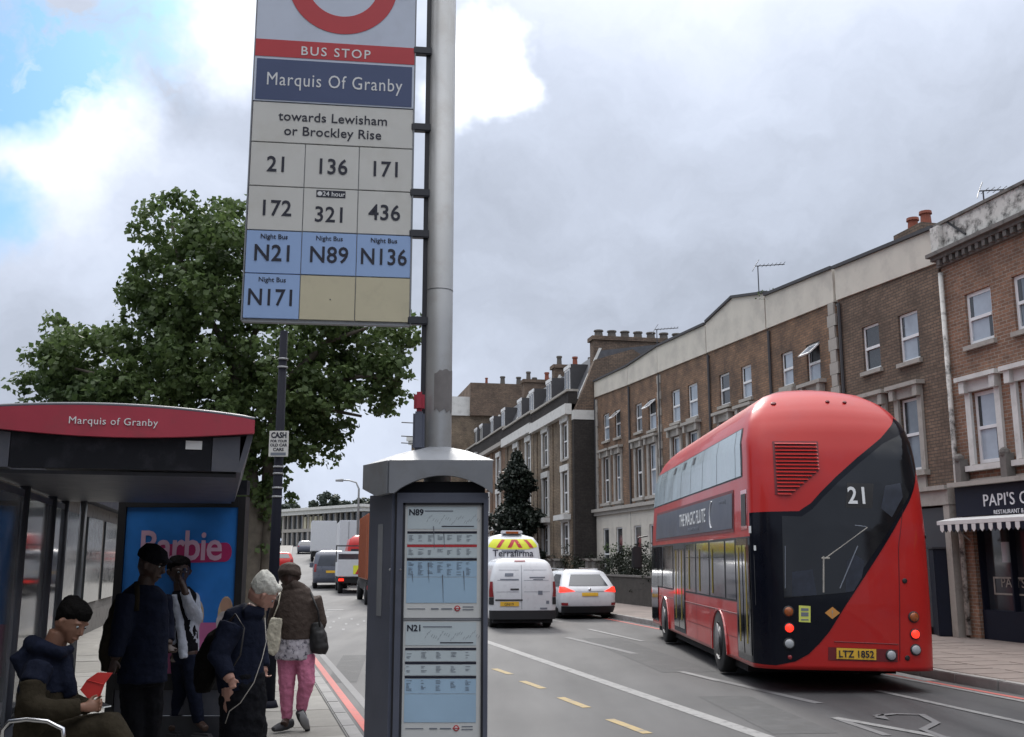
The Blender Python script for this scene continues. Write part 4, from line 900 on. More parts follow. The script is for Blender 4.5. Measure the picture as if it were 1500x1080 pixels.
for px, py, m_, r in ((1155, 896, 'lamp_amber', .075), (1156, 920, 'lamp_red', .07), (1156, 943, 'lamp_white', .075), (1338, 904, 'lamp_amber', .075), (1340, 929, 'lamp_red', .07), (1341, 952, 'lamp_white', .075), (1305, 960, 'lamp_white', .075)):
    u, z = R_(px, py); o = B.disc(u, z, r*1.05, 'lamp_bezel', 'trim_black', bus, .012, .006); B.disc(u, z, r*.82, 'rear_lamp', m_, bus, .035, .006)
u, z = R_(1157, 963); B.disc(u, z, .03, 'reflector', 'lamp_red_off', bus, .02, .005)
q = rpoly([(1213, 967), (1213, 948), (1315, 952), (1315, 970)]); B.patch(q, .004, 'plate_recess', 'bus_dark_red', bus)
q = rpoly([(1225, 965), (1225, 949), (1283, 951), (1283, 967)]); B.patch(q, .014, 'number_plate', 'plate_yellow', bus, smooth=False)
u, z = R_(1254, 963); B.text('LTZ 1852', u, z+.0, .128, 'ink', bus, .022, sx=.95, bold=.02)
q = rpoly([(1238, 744), (1240, 708), (1279, 709), (1277, 745)]); B.patch(q, .016, 'route_number_box', 'black', bus)
u, z = R_(1257, 740); B.text('21', u, z+.02, .335, 'ink_white', bus, .024, bold=.02, sx=.85, space=1.1)
q = rpoly([(1170, 911), (1170, 887), (1187, 888), (1187, 912)]); st = B.patch(q, .012, 'yellow_sticker', 'sticker_yellow', bus)
for py, hh in ((891, 4), (897, 3), (900, 3), (907, 2)):
    a = R_(1173, py); b = R_(1184, py+hh); B.rect(a[0], b[0], b[1], a[1], .016, 'printed_line', 'ink_grey', bus)
q = rpoly([(1208, 898), (1219, 889), (1230, 898), (1219, 907)]); B.patch(q, .012, 'orange_diamond_sticker', 'sticker_orange', bus)
u, z = R_(1219, 903); B.text('!', u, z, .12, 'stone_pale', bus, .018)
# panel seams and small dark fittings on the red rear
for a, b in (((1318, 968), (1316, 800)), ((1316, 800), (1322, 745)), ((1222, 940), (1316, 944))):
    (ua, za), (ub, zb2) = R_(*a), R_(*b)
    MB().tube([B.S(ua+(ub-ua)*k/6, za+(zb2-za)*k/6)+B.nrm(ua, za)*.001 for k in range(7)], .006, 4).build('panel_seam', 'bus_dark_red', bus)
for px, py in ((1325, 851), (1355, 786), (1329, 964)):
    u, z = R_(px, py); B.disc(u, z, .035, 'latch', 'black', bus, .015)
# side facing the stop: d = distance forward from the rear
def srect(d0, d1_, z0, z1, off, name, m, **k): return B.rect(-1.26-d1_, -1.26-d0, z0, z1, off, name, m, bus, **k)
# upper deck windows
zb_, ztp = 3.02, 3.78
srect(.55, 10.7, 2.98, 3.80, .004, 'window_band', 'trim_black')
xs = [.62, 1.05, 2.6, 4.0, 5.3, 6.5, 7.7, 8.9, 9.8, 10.6]
for a, b in zip(xs[:-1], xs[1:]): srect(a+.015, b-.015, 3.0, 3.78, .010, 'upper_window', 'bus_upper_glass')
for d_ in (5.05, 6.2, 7.5): srect(d_-.10, d_+.14, 3.56, 3.72, .016, 'hopper_opening', 'black')
# advertisement frame
srect(1.25, 10.0, 2.19, 2.83, .008, 'advert_frame', 'bus_dark_red'); srect(1.33, 9.9, 2.24, 2.78, .016, 'advert_panel', 'ad_dark')
B.text('THE MAGIC FLUTE', -1.26-5.0, 2.42, .34, 'ink_white', bus, .022, bold=.01, sx=1.0); B.text('ENGLISH NATIONAL OPERA', -1.26-4.8, 2.30, .09, 'ink_grey', bus, .022)
B.text('now booking', -1.26-2.1, 2.66, .10, 'ink_grey', bus, .022)
arc = [B.S(-1.26-3.0-.16*math.sin(t), 2.52+.22*math.cos(t))+Vector((-.02, 0, 0)) for t in [math.pi*k/10-.2 for k in range(12)]]
MB().tube(arc, [.004]+[.014]*10+[.004], 5).build('advert_moon', 'ink_white', bus)
srect(.28, .72, 2.2, 2.78, .006, 'small_window_frame', 'bus_red_side'); srect(.34, .66, 2.26, 2.72, .014, 'small_window', 'black')
# lower deck: glass, doors, skirt
zl0, zl1 = 1.18, 2.06
srect(.0, 10.75, zl0-.03, zl1+.04, .005, 'lower_window_band', 'trim_black')
for a, b in ((2.02, 3.22), (3.34, 4.54), (4.66, 5.72), (7.38, 8.8), (8.94, 10.6)): srect(a, b, zl0, zl1, .012, 'lower_window', 'bus_glass_side')
srect(1.2, 1.9, zl0+.0, zl1, .012, 'lower_window', 'bus_glass')
for d_ in (.42, .90, 6.2, 6.9, 3.0, 4.2, 5.3): MB().tube([B.S(-1.26-d_, z)+Vector((-.018, 0, 0)) for z in (.6 if d_ < 1 or d_ > 6 else 1.22, 1.0 if d_ < 1 or d_ > 6 else 1.5, 1.95)], .010, 5).build('grab_rail', 'rail_yellow', bus)
for a, b in ((2.02, 3.22), (3.34, 4.54), (4.66, 5.72)): srect(a+.02, b-.02, 1.80, 1.815, .017, 'window_bar', 'trim_black')
srect(1.2, 5.7, .62, .63, .009, 'panel_seam', 'bus_dark_red'); srect(3.3, 3.315, .36, 1.14, .009, 'panel_seam', 'bus_dark_red'); srect(4.6, 4.615, .36, 1.14, .009, 'panel_seam', 'bus_dark_red'); srect(1.13, 1.2, .36, 1.12, .006, 'panel_seam', 'bus_dark_red')
srect(5.85, 7.25, .36, zl1+.02, .008, 'middle_door_frame', 'trim_black')
for a in (5.92, 6.58): o = srect(a, a+.6, .45, zl1-.08, .016, 'middle_door_leaf', 'bus_glass_side')
srect(.14, 1.12, .36, zl1+.02, .008, 'rear_door_frame', 'bus_black')
for a in (.2, .68): srect(a, a+.42, .45, zl1-.08, .016, 'rear_door_leaf', 'bus_glass_side')
srect(9.55, 10.85, .40, zl1, .015, 'front_door', 'bus_glass_side')
for d_ in (2.55, 8.55):
    arcp = []
    pts = [(-1.26-d_+.60*math.cos(t), .32+.66*math.sin(t)) for t in [math.pi*k/14 for k in range(15)]]
    B.patch([(p[0], max(.31, p[1])) for p in pts], .007, 'wheel_arch', 'black', bus, step=.1)
    MB().tube([B.S(u, max(.32, z))+Vector((-.012, 0, 0)) for u, z in pts], .022, 5).build('arch_lip', 'bus_red_side', bus)
    wheel(bus, -1.15, d_, .49, .26, -1); wheel(bus, 1.15, d_, .49, .26, 1)
for z in (.98,): MB().tube([B.S(-1.26-1.15-(9.4-1.15)*k/10, z)+Vector((-.006, 0, 0)) for k in range(11)], .008, 4).build('skirt_moulding', 'bus_dark_red', bus)
MB().tube([(-1.3, 11.1, 2.35), (-1.52, 11.2, 2.3), (-1.55, 11.2, 2.05)], .02, 6).build('mirror_arm', 'black', bus); bev(MB().box(-1.68, -1.44, 11.13, 11.24, 1.55, 2.08), 'mirror', 'trim_black', bus, .03)
for px, py, s_ in ((1100, 776, .05), (1107, 803, .035)):
    u, z = inv(B, BM, px, py, (-1.3, 1.9)); B.rect(u-s_*.7, u+s_*.7, z-s_, z+s_, .02, 'white_sticker', 'sheet_w', bus)
MB().tube([(.75, 6.0, 4.40), (.75, 6.3, 4.47), (.75, 8.5, 4.47), (.75, 8.9, 4.40)], [.02, .25, .25, .02], 8, .2).build('roof_vent', 'car_white', bus)
# ================================================================ OTHER VEHICLES
def vmtx(o): return Matrix.Translation(o.location) @ o.rotation_euler.to_matrix().to_4x4()
def lamp_pair(sh, par, u, z, du, dz, m='lamp_red', name='tail_light', off=.012):
    for s_ in (-1, 1): sh.rect(*sorted((s_*(u-du), s_*(u+du))), z-dz, z+dz, off, name, m, par, step=.06)
# white panel van nearest in the lane
g = G(760, 921); YV = g[1]
van = empty('panel_van', (G(716, 921)[0]+.92, YV+.0, 0), math.radians(7), 'white panel van with plain rear doors waiting right of the timetable cabinet', 'van')
Vn = Shell(.90, 4.4, .16, [(.22, .88), (.6, .90), (1.0, .90), (1.35, .86), (1.65, .78), (1.78, .68), (1.84, .45)], [(.22, .02), (.5, 0), (1.0, 0), (1.4, .05), (1.7, .16), (1.79, .25), (1.84, .5)], [(.22, .05), (.7, 0), (1.0, .3), (1.1, 1.1), (1.7, 1.9), (1.84, 2.3)], .05)
Vn.body([.25, .4, .6, .8, 1.0, 1.2, 1.35, 1.5, 1.6, 1.68, 1.74, 1.79, 1.82, 1.84], 'body', 'car_white', van)
Vn.rect(-1.0, 1.0, .24, .47, .02, 'bumper', 'trim_black', van); MB().box(-.8, .8, .1, 4, .14, .27).build('underside', 'underside', van)
for x, y in ((-.74, .75), (.74, .75), (-.74, 3.6), (.74, 3.6)): wheel(van, x, y, .31, .2, 1 if x > 0 else -1)
for s_ in (-1, 1): Vn.patch([(s_*.80, .82), (s_*1.02, .82), (s_*1.0, 1.22), (s_*.86, 1.22)], .015, 'tail_light', 'lamp_red_off', van, step=.05); Vn.patch([(s_*.80, .62), (s_*1.02, .62), (s_*1.02, .81), (s_*.80, .81)], .012, 'lower_lamp', 'trim_black', van, step=.05)
for u in (-.05,): Vn.rect(u, u+.012, .5, 1.66, .006, 'door_gap', 'ink_grey', van)
for z in (1.52, 1.25, .95): Vn.rect(-.72, -.12, z, z+.008, .006, 'pressed_line', 'ink_grey', van); Vn.rect(.02, .72, z, z+.008, .006, 'pressed_line', 'ink_grey', van)
Vn.rect(-.28, .1, 1.74, 1.775, .012, 'brake_light', 'lamp_red_off', van); Vn.rect(-.75, -.02, .72, .76, .014, 'handle_strip', 'trim_black', van); Vn.rect(-.62, -.12, .58, .70, .014, 'number_plate', 'plate_yellow', van)
Vn.text('GN19 ', -.37, .60, .1, 'ink', van, .02); Vn.rect(-.35, -.12, 1.0, 1.04, .014, 'door_handle', 'trim_black', van)
for u, z, a, b in ((-.4, 1.4, .12, .04), (-.38, 1.28, .26, .012), (.4, 1.33, .22, .015), (.42, 1.28, .14, .01), (.46, .93, .06, .05), (.66, .68, .04, .04), (.55, .52, .10, .02)): Vn.rect(u-a, u+a, z-b, z+b, .008, 'printed_mark', 'ink_grey', van)
# taller van ahead with a chevron roof board
tv = empty('high_roof_van', (PT(752, 800, 33).x, 33, 0), math.radians(8), 'white high roof van with yellow chevron board, ahead of the plain white van', 'van')
Tv = Shell(.95, 5.2, .15, [(.3, .95), (1.6, .93), (2.3, .84), (2.5, .7), (2.62, .3)], [(.3, 0), (1.6, .03), (2.3, .12), (2.5, .25), (2.62, .5)], [(.3, 0), (1.2, .4), (2.4, 1.6), (2.62, 2)], .04)
Tv.body([.3, .6, 1, 1.4, 1.8, 2.1, 2.3, 2.4, 2.5, 2.56, 2.62], 'body', 'car_white', tv); Tv.patch([(-.9, 2.2), (-.5, 2.12), (.5, 2.12), (.9, 2.2), (.8, 2.44), (-.8, 2.44)], .012, 'hi_vis_panel', 'hi_vis', tv)
for k in (-3, -1, 1, 3):
    s_ = 1 if k > 0 else -1; u = k*.2; Tv.patch([(u, 2.17), (u+.14*1, 2.17), (u+.14-s_*.16, 2.42), (u-s_*.16, 2.42)], .018, 'chevron', 'sign_red', tv)
Tv.text('Terrafirma', 0, 1.90, .30, 'ink', tv, .02, bold=.01); Tv.rect(-.4, .4, 2.04, 2.09, .018, 'printed_line', 'ink_grey', tv)
bev(MB().box(-.34, .34, .3, .55, 2.62, 2.72), 'light_bar', 'car_white', tv, .02); MB().box(-.2, .2, .27, .299, 2.62, 2.69).build('beacon', 'lamp_amber', tv)
for x, y in ((-.78, 1.1), (.78, 1.1), (-.78, 4.3), (.78, 4.3)): wheel(tv, x, y, .34, .22, 1 if x > 0 else -1)
# white estate car
g = G(860, 903)
car = empty('estate_car', (G(854, 901)[0]+.05, 32.2, 0), math.radians(13), 'white estate car with dark rear window and red tail lights, behind the bus mirror', 'car')
Cr = Shell(.89, 4.55, .20, [(.2, .84), (.45, .88), (.85, .89), (.98, .86), (1.2, .77), (1.38, .68), (1.45, .60), (1.50, .38)], [(.2, .12), (.4, 0), (.75, 0), (.92, .05), (1.1, .22), (1.35, .48), (1.44, .52), (1.50, .75)], [(.2, .1), (.6, 0), (.85, .15), (.95, 1.0), (1.1, 1.5), (1.42, 2.2), (1.50, 2.6)], .09)
Cr.body([.2, .3, .45, .6, .75, .85, .92, 1.0, 1.1, 1.2, 1.3, 1.38, 1.42, 1.46, 1.49, 1.50], 'body', 'car_white', car)
Cr.patch([(-.66, 1.0), (.66, 1.0), (.60, 1.34), (-.60, 1.34)], .012, 'rear_window', 'car_glass', car, step=.08)
Cr.patch([(-1.25, .98), (-1.25-2.0, .96), (-1.25-1.7, 1.34), (-1.35, 1.34)], .012, 'side_window', 'car_glass', car, step=.1); Cr.patch([(1.25, .98), (3.25, .96), (2.95, 1.34), (1.35, 1.34)], .012, 'side_window', 'car_glass', car, step=.1)
for s_ in (-1, 1):
    Cr.patch([(s_*.46, .84), (s_*1.12, .80), (s_*1.16, .98), (s_*.80, .97)], .015, 'tail_light', 'lamp_red', car, step=.06)
    Cr.rect(*sorted((s_*.70, s_*.98)), .42, .5, .012, 'reflector', 'lamp_red_off', car); MB().tube([(s_*.55, .9, 1.50), (s_*.55, 3.0, 1.52)], .02, 6).build('roof_rail', 'chrome', car)
Cr.rect(-.26, .26, .70, .80, .016, 'number_plate', 'plate_yellow', car); Cr.rect(-1.0, 1.0, .2, .40, .012, 'bumper', 'trim_black', car); Cr.disc(0, .9, .045, 'badge', 'chrome', car)
Cr.rect(-.45, .45, .83, .845, .014, 'tailgate_strip', 'chrome', car); MB().box(-.75, .75, .3, 4, .12, .24).build('underside', 'underside', car)
for x, y in ((-.76, .9), (.76, .9), (-.76, 3.6), (.76, 3.6)): wheel(car, x, y, .32, .2, 1 if x > 0 else -1)
# traffic in the far lane, left of the cabinet
hd_ = math.radians(11.5)
def at(px, Y): p = PT(px, 800, Y); return (p.x, Y, hgt(Y))
orl = empty('orange_lorry', at(577, 42), hd_, 'orange box lorry partly hidden behind the left edge of the cabinet', 'lorry')
bev(MB().box(-1.1, 1.1, 0, 5.5, 1.0, 3.65), 'box_body', 'lorry_orange', orl, .05); MB().box(-1.0, 1.0, .05, 7.4, .55, .98).build('chassis', 'underside', orl); bev(MB().box(-1.0, 1.0, 5.6, 7.4, .9, 2.7), 'cab', 'lorry_orange', orl, .15)
for x in (-.95, .95):
    for y in (.9, 6.4): wheel(orl, x, y, .45, .25, 1 if x > 0 else -1)
for x in (-.9, .9): MB().box(x-.15, x+.15, -.04, 0, .62, .78).build('tail_light', 'lamp_red_off', orl)
for k in range(9): MB().box(-1.13, -1.101, .2+k*.6, .26+k*.6, 1.05, 3.6).build('side_rib', 'lorry_orange', orl)
rd = empty('red_van', at(533, 64), hd_, 'red topped van glimpsed between the flatbed lorry and orange lorry', 'van')
Rv = Shell(1.0, 5.2, .25, [(.4, 1.0), (2.2, .98), (2.8, .85), (3.05, .5)], [(.4, 0), (2.2, .05), (2.8, .2), (3.05, .6)], [(.4, 0), (1.2, .5), (3.05, 1.5)], .05)
Rv.body([.4, 1, 1.6, 2.2, 2.5, 2.8, 2.95, 3.05], 'body', 'bus_red', rd); Rv.rect(-.8, .8, 1.6, 2.2, .012, 'rear_window', 'car_glass', rd)
for x in (-.8, .8): wheel(rd, x, 1, .4, .22, 1 if x > 0 else -1)
fl_ = empty('tipper_lorry', at(524, 54), hd_, 'dark cab tipper lorry with yellow and red chevrons on its white tailboard', 'lorry')
MB().box(-.95, .95, .05, 5.2, .55, .85).build('chassis', 'underside', fl_); MB().box(-1.0, 1.0, 0, .06, .9, 1.75).build('tailboard', 'lorry_white', fl_)
MB().box(-1.0, -.94, .061, 3.2, .9, 1.6).box(.94, 1.0, .061, 3.2, .9, 1.6).box(-.93, .93, .061, 3.2, .86, .92).build('load_bed', 'lorry_white', fl_)
MB().box(-.2, .98, -.012, -.002, 1.0, 1.45).build('hi_vis_panel', 'hi_vis', fl_)
for k in range(3): MB().quad((-.1+k*.38, -.016, 1.0), (.08+k*.38, -.016, 1.0), (.32+k*.38, -.016, 1.45), (.14+k*.38, -.016, 1.45)).build('chevron', 'sign_red', fl_, fix=False)
bev(MB().box(-.95, .95, 3.4, 5.2, .6, 2.2), 'cab', 'car_white', fl_, .12); MB().box(-.85, .85, 3.37, 3.395, 1.5, 2.05).build('cab_window', 'car_glass', fl_)
for x in (-1.0, .94): MB().box(x, x+.06, 3.22, 3.30, .9, 2.45).build('rack_post', 'trim_black', fl_)
MB().box(-1.0, 1.0, 3.22, 3.30, 2.452, 2.52).build('rack_bar', 'trim_black', fl_)
for x in (-.8, .8): MB().box(x-.13, x+.13, -.03, .04, .66, .78).build('tail_light', 'lamp_red', fl_)
for x in (-.8, .8):
    for y in (.9, 4.5): wheel(fl_, x, y, .38, .24, 1 if x > 0 else -1)
gv = empty('grey_van', at(486, 60), hd_, 'dark grey people carrier in the queue behind the white box lorry', 'van')
Gv = Shell(.95, 4.9, .2, [(.25, .92), (1.0, .95), (1.5, .88), (1.85, .78), (1.95, .5)], [(.25, .02), (1.0, 0), (1.6, .1), (1.85, .2), (1.95, .5)], [(.25, 0), (.9, .3), (1.1, 1.2), (1.95, 2)], .06)
Gv.body([.3, .6, .9, 1.1, 1.3, 1.5, 1.7, 1.82, 1.9, 1.95], 'body', 'car_grey', gv); Gv.patch([(-.75, 1.15), (.75, 1.15), (.66, 1.68), (-.66, 1.68)], .012, 'rear_window', 'car_glass', gv); Gv.rect(-.26, .26, .8, .92, .014, 'number_plate', 'plate_yellow', gv)
Gv.rect(-3.6, -1.3, 1.15, 1.65, .012, 'side_window', 'car_glass', gv); lamp_pair(Gv, gv, .86, 1.05, .08, .2, 'lamp_red_off')
for x in (-.8, .8):
    for y in (.8, 3.9): wheel(gv, x, y, .34, .22, 1 if x > 0 else -1)
gv.scale = (1.08, 1.08, 1.12)
for s_ in (-1, 1): bev(MB().box(s_*1.0-.1, s_*1.0+.1, 3.3, 3.4, 1.05, 1.3), 'wing_mirror', 'car_grey', gv, .02)
wl_ = empty('box_lorry', at(522, 78), hd_, 'tall white box lorry in the queue ahead of the grey people carrier', 'lorry')
bev(MB().box(-1.25, 1.25, 0, 7.5, 1.05, 4.05), 'box_body', 'lorry_white', wl_, .04); MB().box(-1.0, 1.0, .05, 9.2, .55, 1.03).build('chassis', 'underside', wl_); bev(MB().box(-1.2, 1.2, 7.6, 9.4, .8, 3.0), 'cab', 'lorry_white', wl_, .15)
MB().box(-.02, .02, -.012, -.001, 1.1, 4.0).build('door_gap', 'ink_grey', wl_); MB().box(-1.2, 1.2, -.03, -.001, 1.06, 1.2).build('sill_bar', 'steel_pole', wl_)
for x in (-.6, .6): MB().tube([(x, -.03, 1.2), (x, -.03, 3.95)], .02, 6).build('door_rod', 'steel_pole', wl_)
for x in (-1.0, 1.0):
    for y in (1.2, 8.2): wheel(wl_, x, y, .48, .26, 1 if x > 0 else -1)
    MB().box(x-.15, x+.15, 0, .05, .6, .76).build('tail_light', 'lamp_red_off', wl_)
rl = empty('flat_lorry', at(474, 100), hd_, 'distant white lorry at the head of the queue, left of the tall box lorry', 'lorry')
bev(MB().box(-1.2, 1.2, 0, 6.5, 1.0, 3.9), 'box_body', 'lorry_white', rl, .04); MB().box(-1.0, 1.0, .05, 8, .5, .98).build('chassis', 'underside', rl); bev(MB().box(-1.1, 1.1, 6.6, 8.2, .8, 2.8), 'cab', 'lorry_white', rl, .1)
for x in (-1.0, 1.0):
    for y in (1.2, 7): wheel(rl, x, y, .48, .26, 1 if x > 0 else -1)
def small_car(name, px, Y, m, label, rz=hd_):
    e = empty(name, at(px, Y), rz, label, 'car'); S_ = Shell(.86, 4.2, .2, Cr.w, Cr.y0, Cr.f0, .08)
    S_.body([.2, .45, .7, .9, 1.1, 1.3, 1.42, 1.50], 'body', m, e); S_.patch([(-.62, 1.02), (.62, 1.02), (.56, 1.34), (-.56, 1.34)], .012, 'rear_window', 'car_glass', e); lamp_pair(S_, e, .74, .86, .1, .07, 'lamp_red_off')
    for x in (-.74, .74):
        for y in (.8, 3.3): wheel(e, x, y, .32, .2, 1 if x > 0 else -1)
small_car('parked_car', 414, 84, 'bus_red', 'small red car parked at the kerb just right of the dark lamp post')
small_car('parked_car', 391, 66, 'trim_black', 'small black car parked at the kerb between tree trunk and lamp post')
small_car('parked_car', 447, 118, 'car_grey', 'tiny grey car far down the road ahead of the queue')
# ================================================================ BUS STOP
PX, PY = -.205, 2.90
bs_ = empty('bus_stop', (PX-.006, PY, .14), 0, 'bus stop with steel pole, numbered flag sign and blue grey timetable cabinet', 'bus stop')
def bsz(z): return z-.14
MB().tube([(0, 0, -.14), (0, 0, 3.9)], .0385, 24).build('pole', 'steel_pole', bs_, True)
MB().tube([(0, 0, 2.43), (0, 0, 2.4305+.001), (0, 0, 2.4315)], .0392, 24).build('pole_joint', 'dark_metal', bs_)
# tape wrapped on the pole
tz0, tz1 = PT(645, 602, 2.87).z-.14, PT(645, 542, 2.87).z-.14
mb = MB(); n = 10
for k in range(n+1):
    an = math.radians(-104+112*k/n); zz0 = tz0+.006*math.sin(k*2.1); zz1 = tz1-(.012 if k < 2 else 0)+.003*math.sin(k*1.7); mb.v += [(math.cos(an)*.0393, math.sin(an)*.0393, zz0), (math.cos(an)*.0393, math.sin(an)*.0393, zz1)]
for k in range(n): mb.f.append((2*k, 2*k+2, 2*k+3, 2*k+1))
mb.build('old_tape', 'tape', bs_, True, fix=False)
MB().box(-.050, -.0365, -.012, .02, 1.9, 3.9).build('flag_rail', 'dark_metal', bs_)
# housing at the foot of the rail
hz0, hz1, hz2 = PT(627, 660, 2.86).z-.14, PT(627, 604, 2.86).z-.14, PT(627, 575, 2.86).z-.14
bev(MB().box(-.066, -.034, -.062, -.030, hz0, hz1), 'rail_housing', 'cabinet', bs_, .006); bev(MB().box(-.065, -.035, -.061, -.031, hz1+.001, hz2), 'red_cap', 'shelter_red', bs_, .008)
for y_ in (650, 640, 620): z = PT(620, y_, 2.86).z-.14; MB().tube([(-.06, -.04, z), (-.10, -.04, z+.002)], .0016, 5).build('wire', 'dark_metal', bs_)
fl0 = math.radians(7.3); fy = -.02
fg = empty('flag_sign', (-.085, fy, 0), fl0); fg.parent = bs_     # right edge of the flag at the origin, it runs to -x
FWd = .470
def fzv(px, py): # height on the flag of a photo row measured mid flag
    return PT(px, py, 2.86).z-.14
rowz = [fzv(488, y) for y in (471.5, 406, 343.5, 279.5, 216, 157)]   # tile rows from the bottom
MB().box(-FWd, 0, .0, .012, rowz[0]-.004, 3.75).build('backing', 'steel_pole', fg)
for sx_ in (-FWd-.004, .0005): MB().box(sx_, sx_+.0035, -.008, .013, rowz[0]-.006, 3.75).build('edge_strip', 'cap_grey', fg)
MB().box(-FWd, 0, -.008, .013, rowz[0]-.010, rowz[0]-.0065).build('edge_strip', 'cap_grey', fg)
for py_ in (470, 343, 283, 187, 75):
    z = PT(617, py_, 2.88).z-.14; bev(MB().box(-.005, .055, -.010, .012, z-.012, z+.012), 'bracket', 'dark_metal', fg, .003)
tw = FWd/3
tiles = [[('N171', 'tile_blue'), (None, 'tile_cream'), (None, 'tile_cream')], [('N21', 'tile_blue'), ('N89', 'tile_blue'), ('N136', 'tile_blue')], [('172', 'tile_white'), ('321', 'tile_white'), ('436', 'tile_white')], [('21', 'tile_white'), ('136', 'tile_white'), ('171', 'tile_white')]]
for i, row in enumerate(tiles):
    z0, z1 = rowz[i], rowz[i+1]
    for j, (s_, m_) in enumerate(row):
        x0 = -FWd+j*tw; jt = random.uniform(-.0006, .0006)
        o = bev(MB().box(x0+.0012, x0+tw-.0012, -.006+jt, -.0005, z0+.0014, z1-.0014), 'route_tile', m_, fg, .0008); o['label'] = f'route tile reading {s_}' if s_ else 'blank cream tile'
        if s_:
            night = m_ == 'tile_blue'; k24 = s_ == '321'
            sz = .066 if not night else .068
            zb = z0+(z1-z0)*(.34 if not (night or k24) else .30 if not k24 else .24)
            txt(s_, sz, 'ink', o, (x0+tw/2, -.0068, zb), bold=.014, th=.0003, sx=.92 if len(s_) < 4 else .86, space=1.04)
            if night: txt('Night Bus', .0195, 'ink', o, (x0+tw/2, -.0068, z1-.0245), bold=.012, th=.0003)
            if k24:
                MB().box(x0+tw/2-.042, x0+tw/2+.042, -.0072, -.0066, z1-.0275, z1-.006).build('printed_badge', 'ink', o); txt('24 hour', .02, 'ink_white', o, (x0+tw/2+.008, -.0078, z1-.0235), th=.0003, bold=.01); MB().disc((x0+tw/2-.032, -.0072, z1-.0168), (0, -1, 0), .007, .0006, 14).build('printed_badge', 'ink_white', o)
for k in range(7):
    MB().disc((-tw*.5+random.uniform(-.0, .05), -.0062, rowz[0]+.11-random.uniform(0, .03)), (0, -1, 0), random.uniform(.0015, .003), .0003, 8).build('stain', 'ink_grey', fg) if k < 5 else MB().disc((-tw*1.45, -.0062, rowz[0]+.062), (0, -1, 0), .002, .0003, 8).build('stain', 'ink_grey', fg)
zd0, zd1, zn0, zn1, zr1 = rowz[4], rowz[5]-.0025, rowz[5]+.0005, fzv(490, 95), fzv(490, 80)
o = bev(MB().box(-FWd+.0012, -.0012, -.006, -.0005, zd0+.0014, zd1), 'direction_panel', 'tile_white', fg, .0008)
hh = zd1-zd0; txt('towards Lewisham', .040, 'ink', o, (-FWd/2, -.0068, zd0+hh*.56), bold=.010, th=.0003, sx=1.02, space=1.03); txt('or Brockley Rise', .040, 'ink', o, (-FWd/2, -.0068, zd0+hh*.20), bold=.010, th=.0003, sx=1.02, space=1.03)
o = MB().box(-FWd, 0, -.0075, -.0005, zn0, 3.75).build('flag_panel', 'flag_white', fg)
zb1, zb2 = fzv(490, 92.5), fzv(490, 68); zn1 = zb1-.008
o2 = MB().box(-FWd+.006, -.006, -.0085, -.0078, zn0+.004, zn1).build('name_panel', 'tile_navy', fg)
txt('Marquis Of Granby', .058, 'ink_white', o2, (-FWd/2, -.0092, zn0+(zn1-zn0)*.38), bold=.0, th=.0003, sx=.80, space=1.1)
o3 = MB().box(-FWd, 0, -.0085, -.0078, zb1, zb2).build('red_band', 'sign_red', fg); txt('BUS STOP', .040, 'ink_white', o3, (-FWd/2, -.0092, zb1+.010), bold=.008, th=.0003, space=1.22)
# roundel ring and bar (its lower part is in view)
rcx = -FWd/2+.016; zring = fzv(495, 54); Ro, Ri = .163, .106; rcz = zring+Ro
mb = MB(); n = 72
for k in range(n):
    a_ = 2*math.pi*k/n
    for r_ in (Ri, Ro):
        for y_ in (-.0079, -.0088): mb.v.append((rcx+r_*math.cos(a_), y_, rcz+r_*math.sin(a_)))
for k in range(n):
    a_, b_ = 4*k, 4*((k+1) % n)
    mb.f += [(a_+1, a_+3, b_+3, b_+1), (a_+3, a_+2, b_+2, b_+3), (a_, a_+1, b_+1, b_)]
mb.build('roundel_ring', 'sign_red', fg); MB().box(rcx-Ro-.035, rcx+Ro+.035, -.0098, -.009, rcz-.030, rcz+.030).build('roundel_bar', 'sign_red', fg)
# timetable cabinet
Zb, Zt = 1.97-.14, 2.07-.14
pl_ = [(-.055, 2.72), (-.305, 2.72), (-.387, 2.85), (-.36, 2.96), (-.14, 3.08), (-.07, 3.0)]
def sc(pts, k): cx, cy = PX, 2.88; return [((x-cx)*k+cx, (y-cy)*k+cy) for x, y in pts]
loc = lambda pts: [(x-PX, y-PY) for x, y in pts][::-1]
zc0 = PT(640, 722, 2.72).z-.14; zc1 = PT(640, 674, 2.70).z-.14; zc2 = PT(645, 656, 2.9).z-.14
cab = MB().prism(loc(sc(pl_, .93)), .0, zc0+.03).build('cabinet_core', 'shelter_dark', bs_)
xL, xR, yF = -.305-PX, -.057-PX, 2.72-PY
# front door frame around the two sheets
pxl = PT(594, 900, 2.72).x-PX; pxr = PT(708, 900, 2.72).x-PX; zs1 = PT(650, 740, 2.72).z-.14; zs0 = zs1-.62; zmid = zs1-.295
fr = MB(); fr.box(xL+.008, pxl-.006, yF, yF+.03, 0, zc0); fr.box(pxr+.006, xR, yF, yF+.03, 0, zc0); fr.box(pxl-.006, pxr+.006, yF, yF+.03, zs1+.006, zc0); fr.box(pxl-.006, pxr+.006, yF, yF+.03, 0, zs0-.006)
fr.build('cabinet_door', 'cabinet', bs_)
fr = MB(); fr.box(pxl-.0058, pxl, yF+.004, yF+.02, zs0, zs1).box(pxr, pxr+.0058, yF+.004, yF+.02, zs0, zs1).box(pxl, pxr, yF+.004, yF+.02, zs1, zs1+.0058).build('gasket', 'dark_metal', bs_)
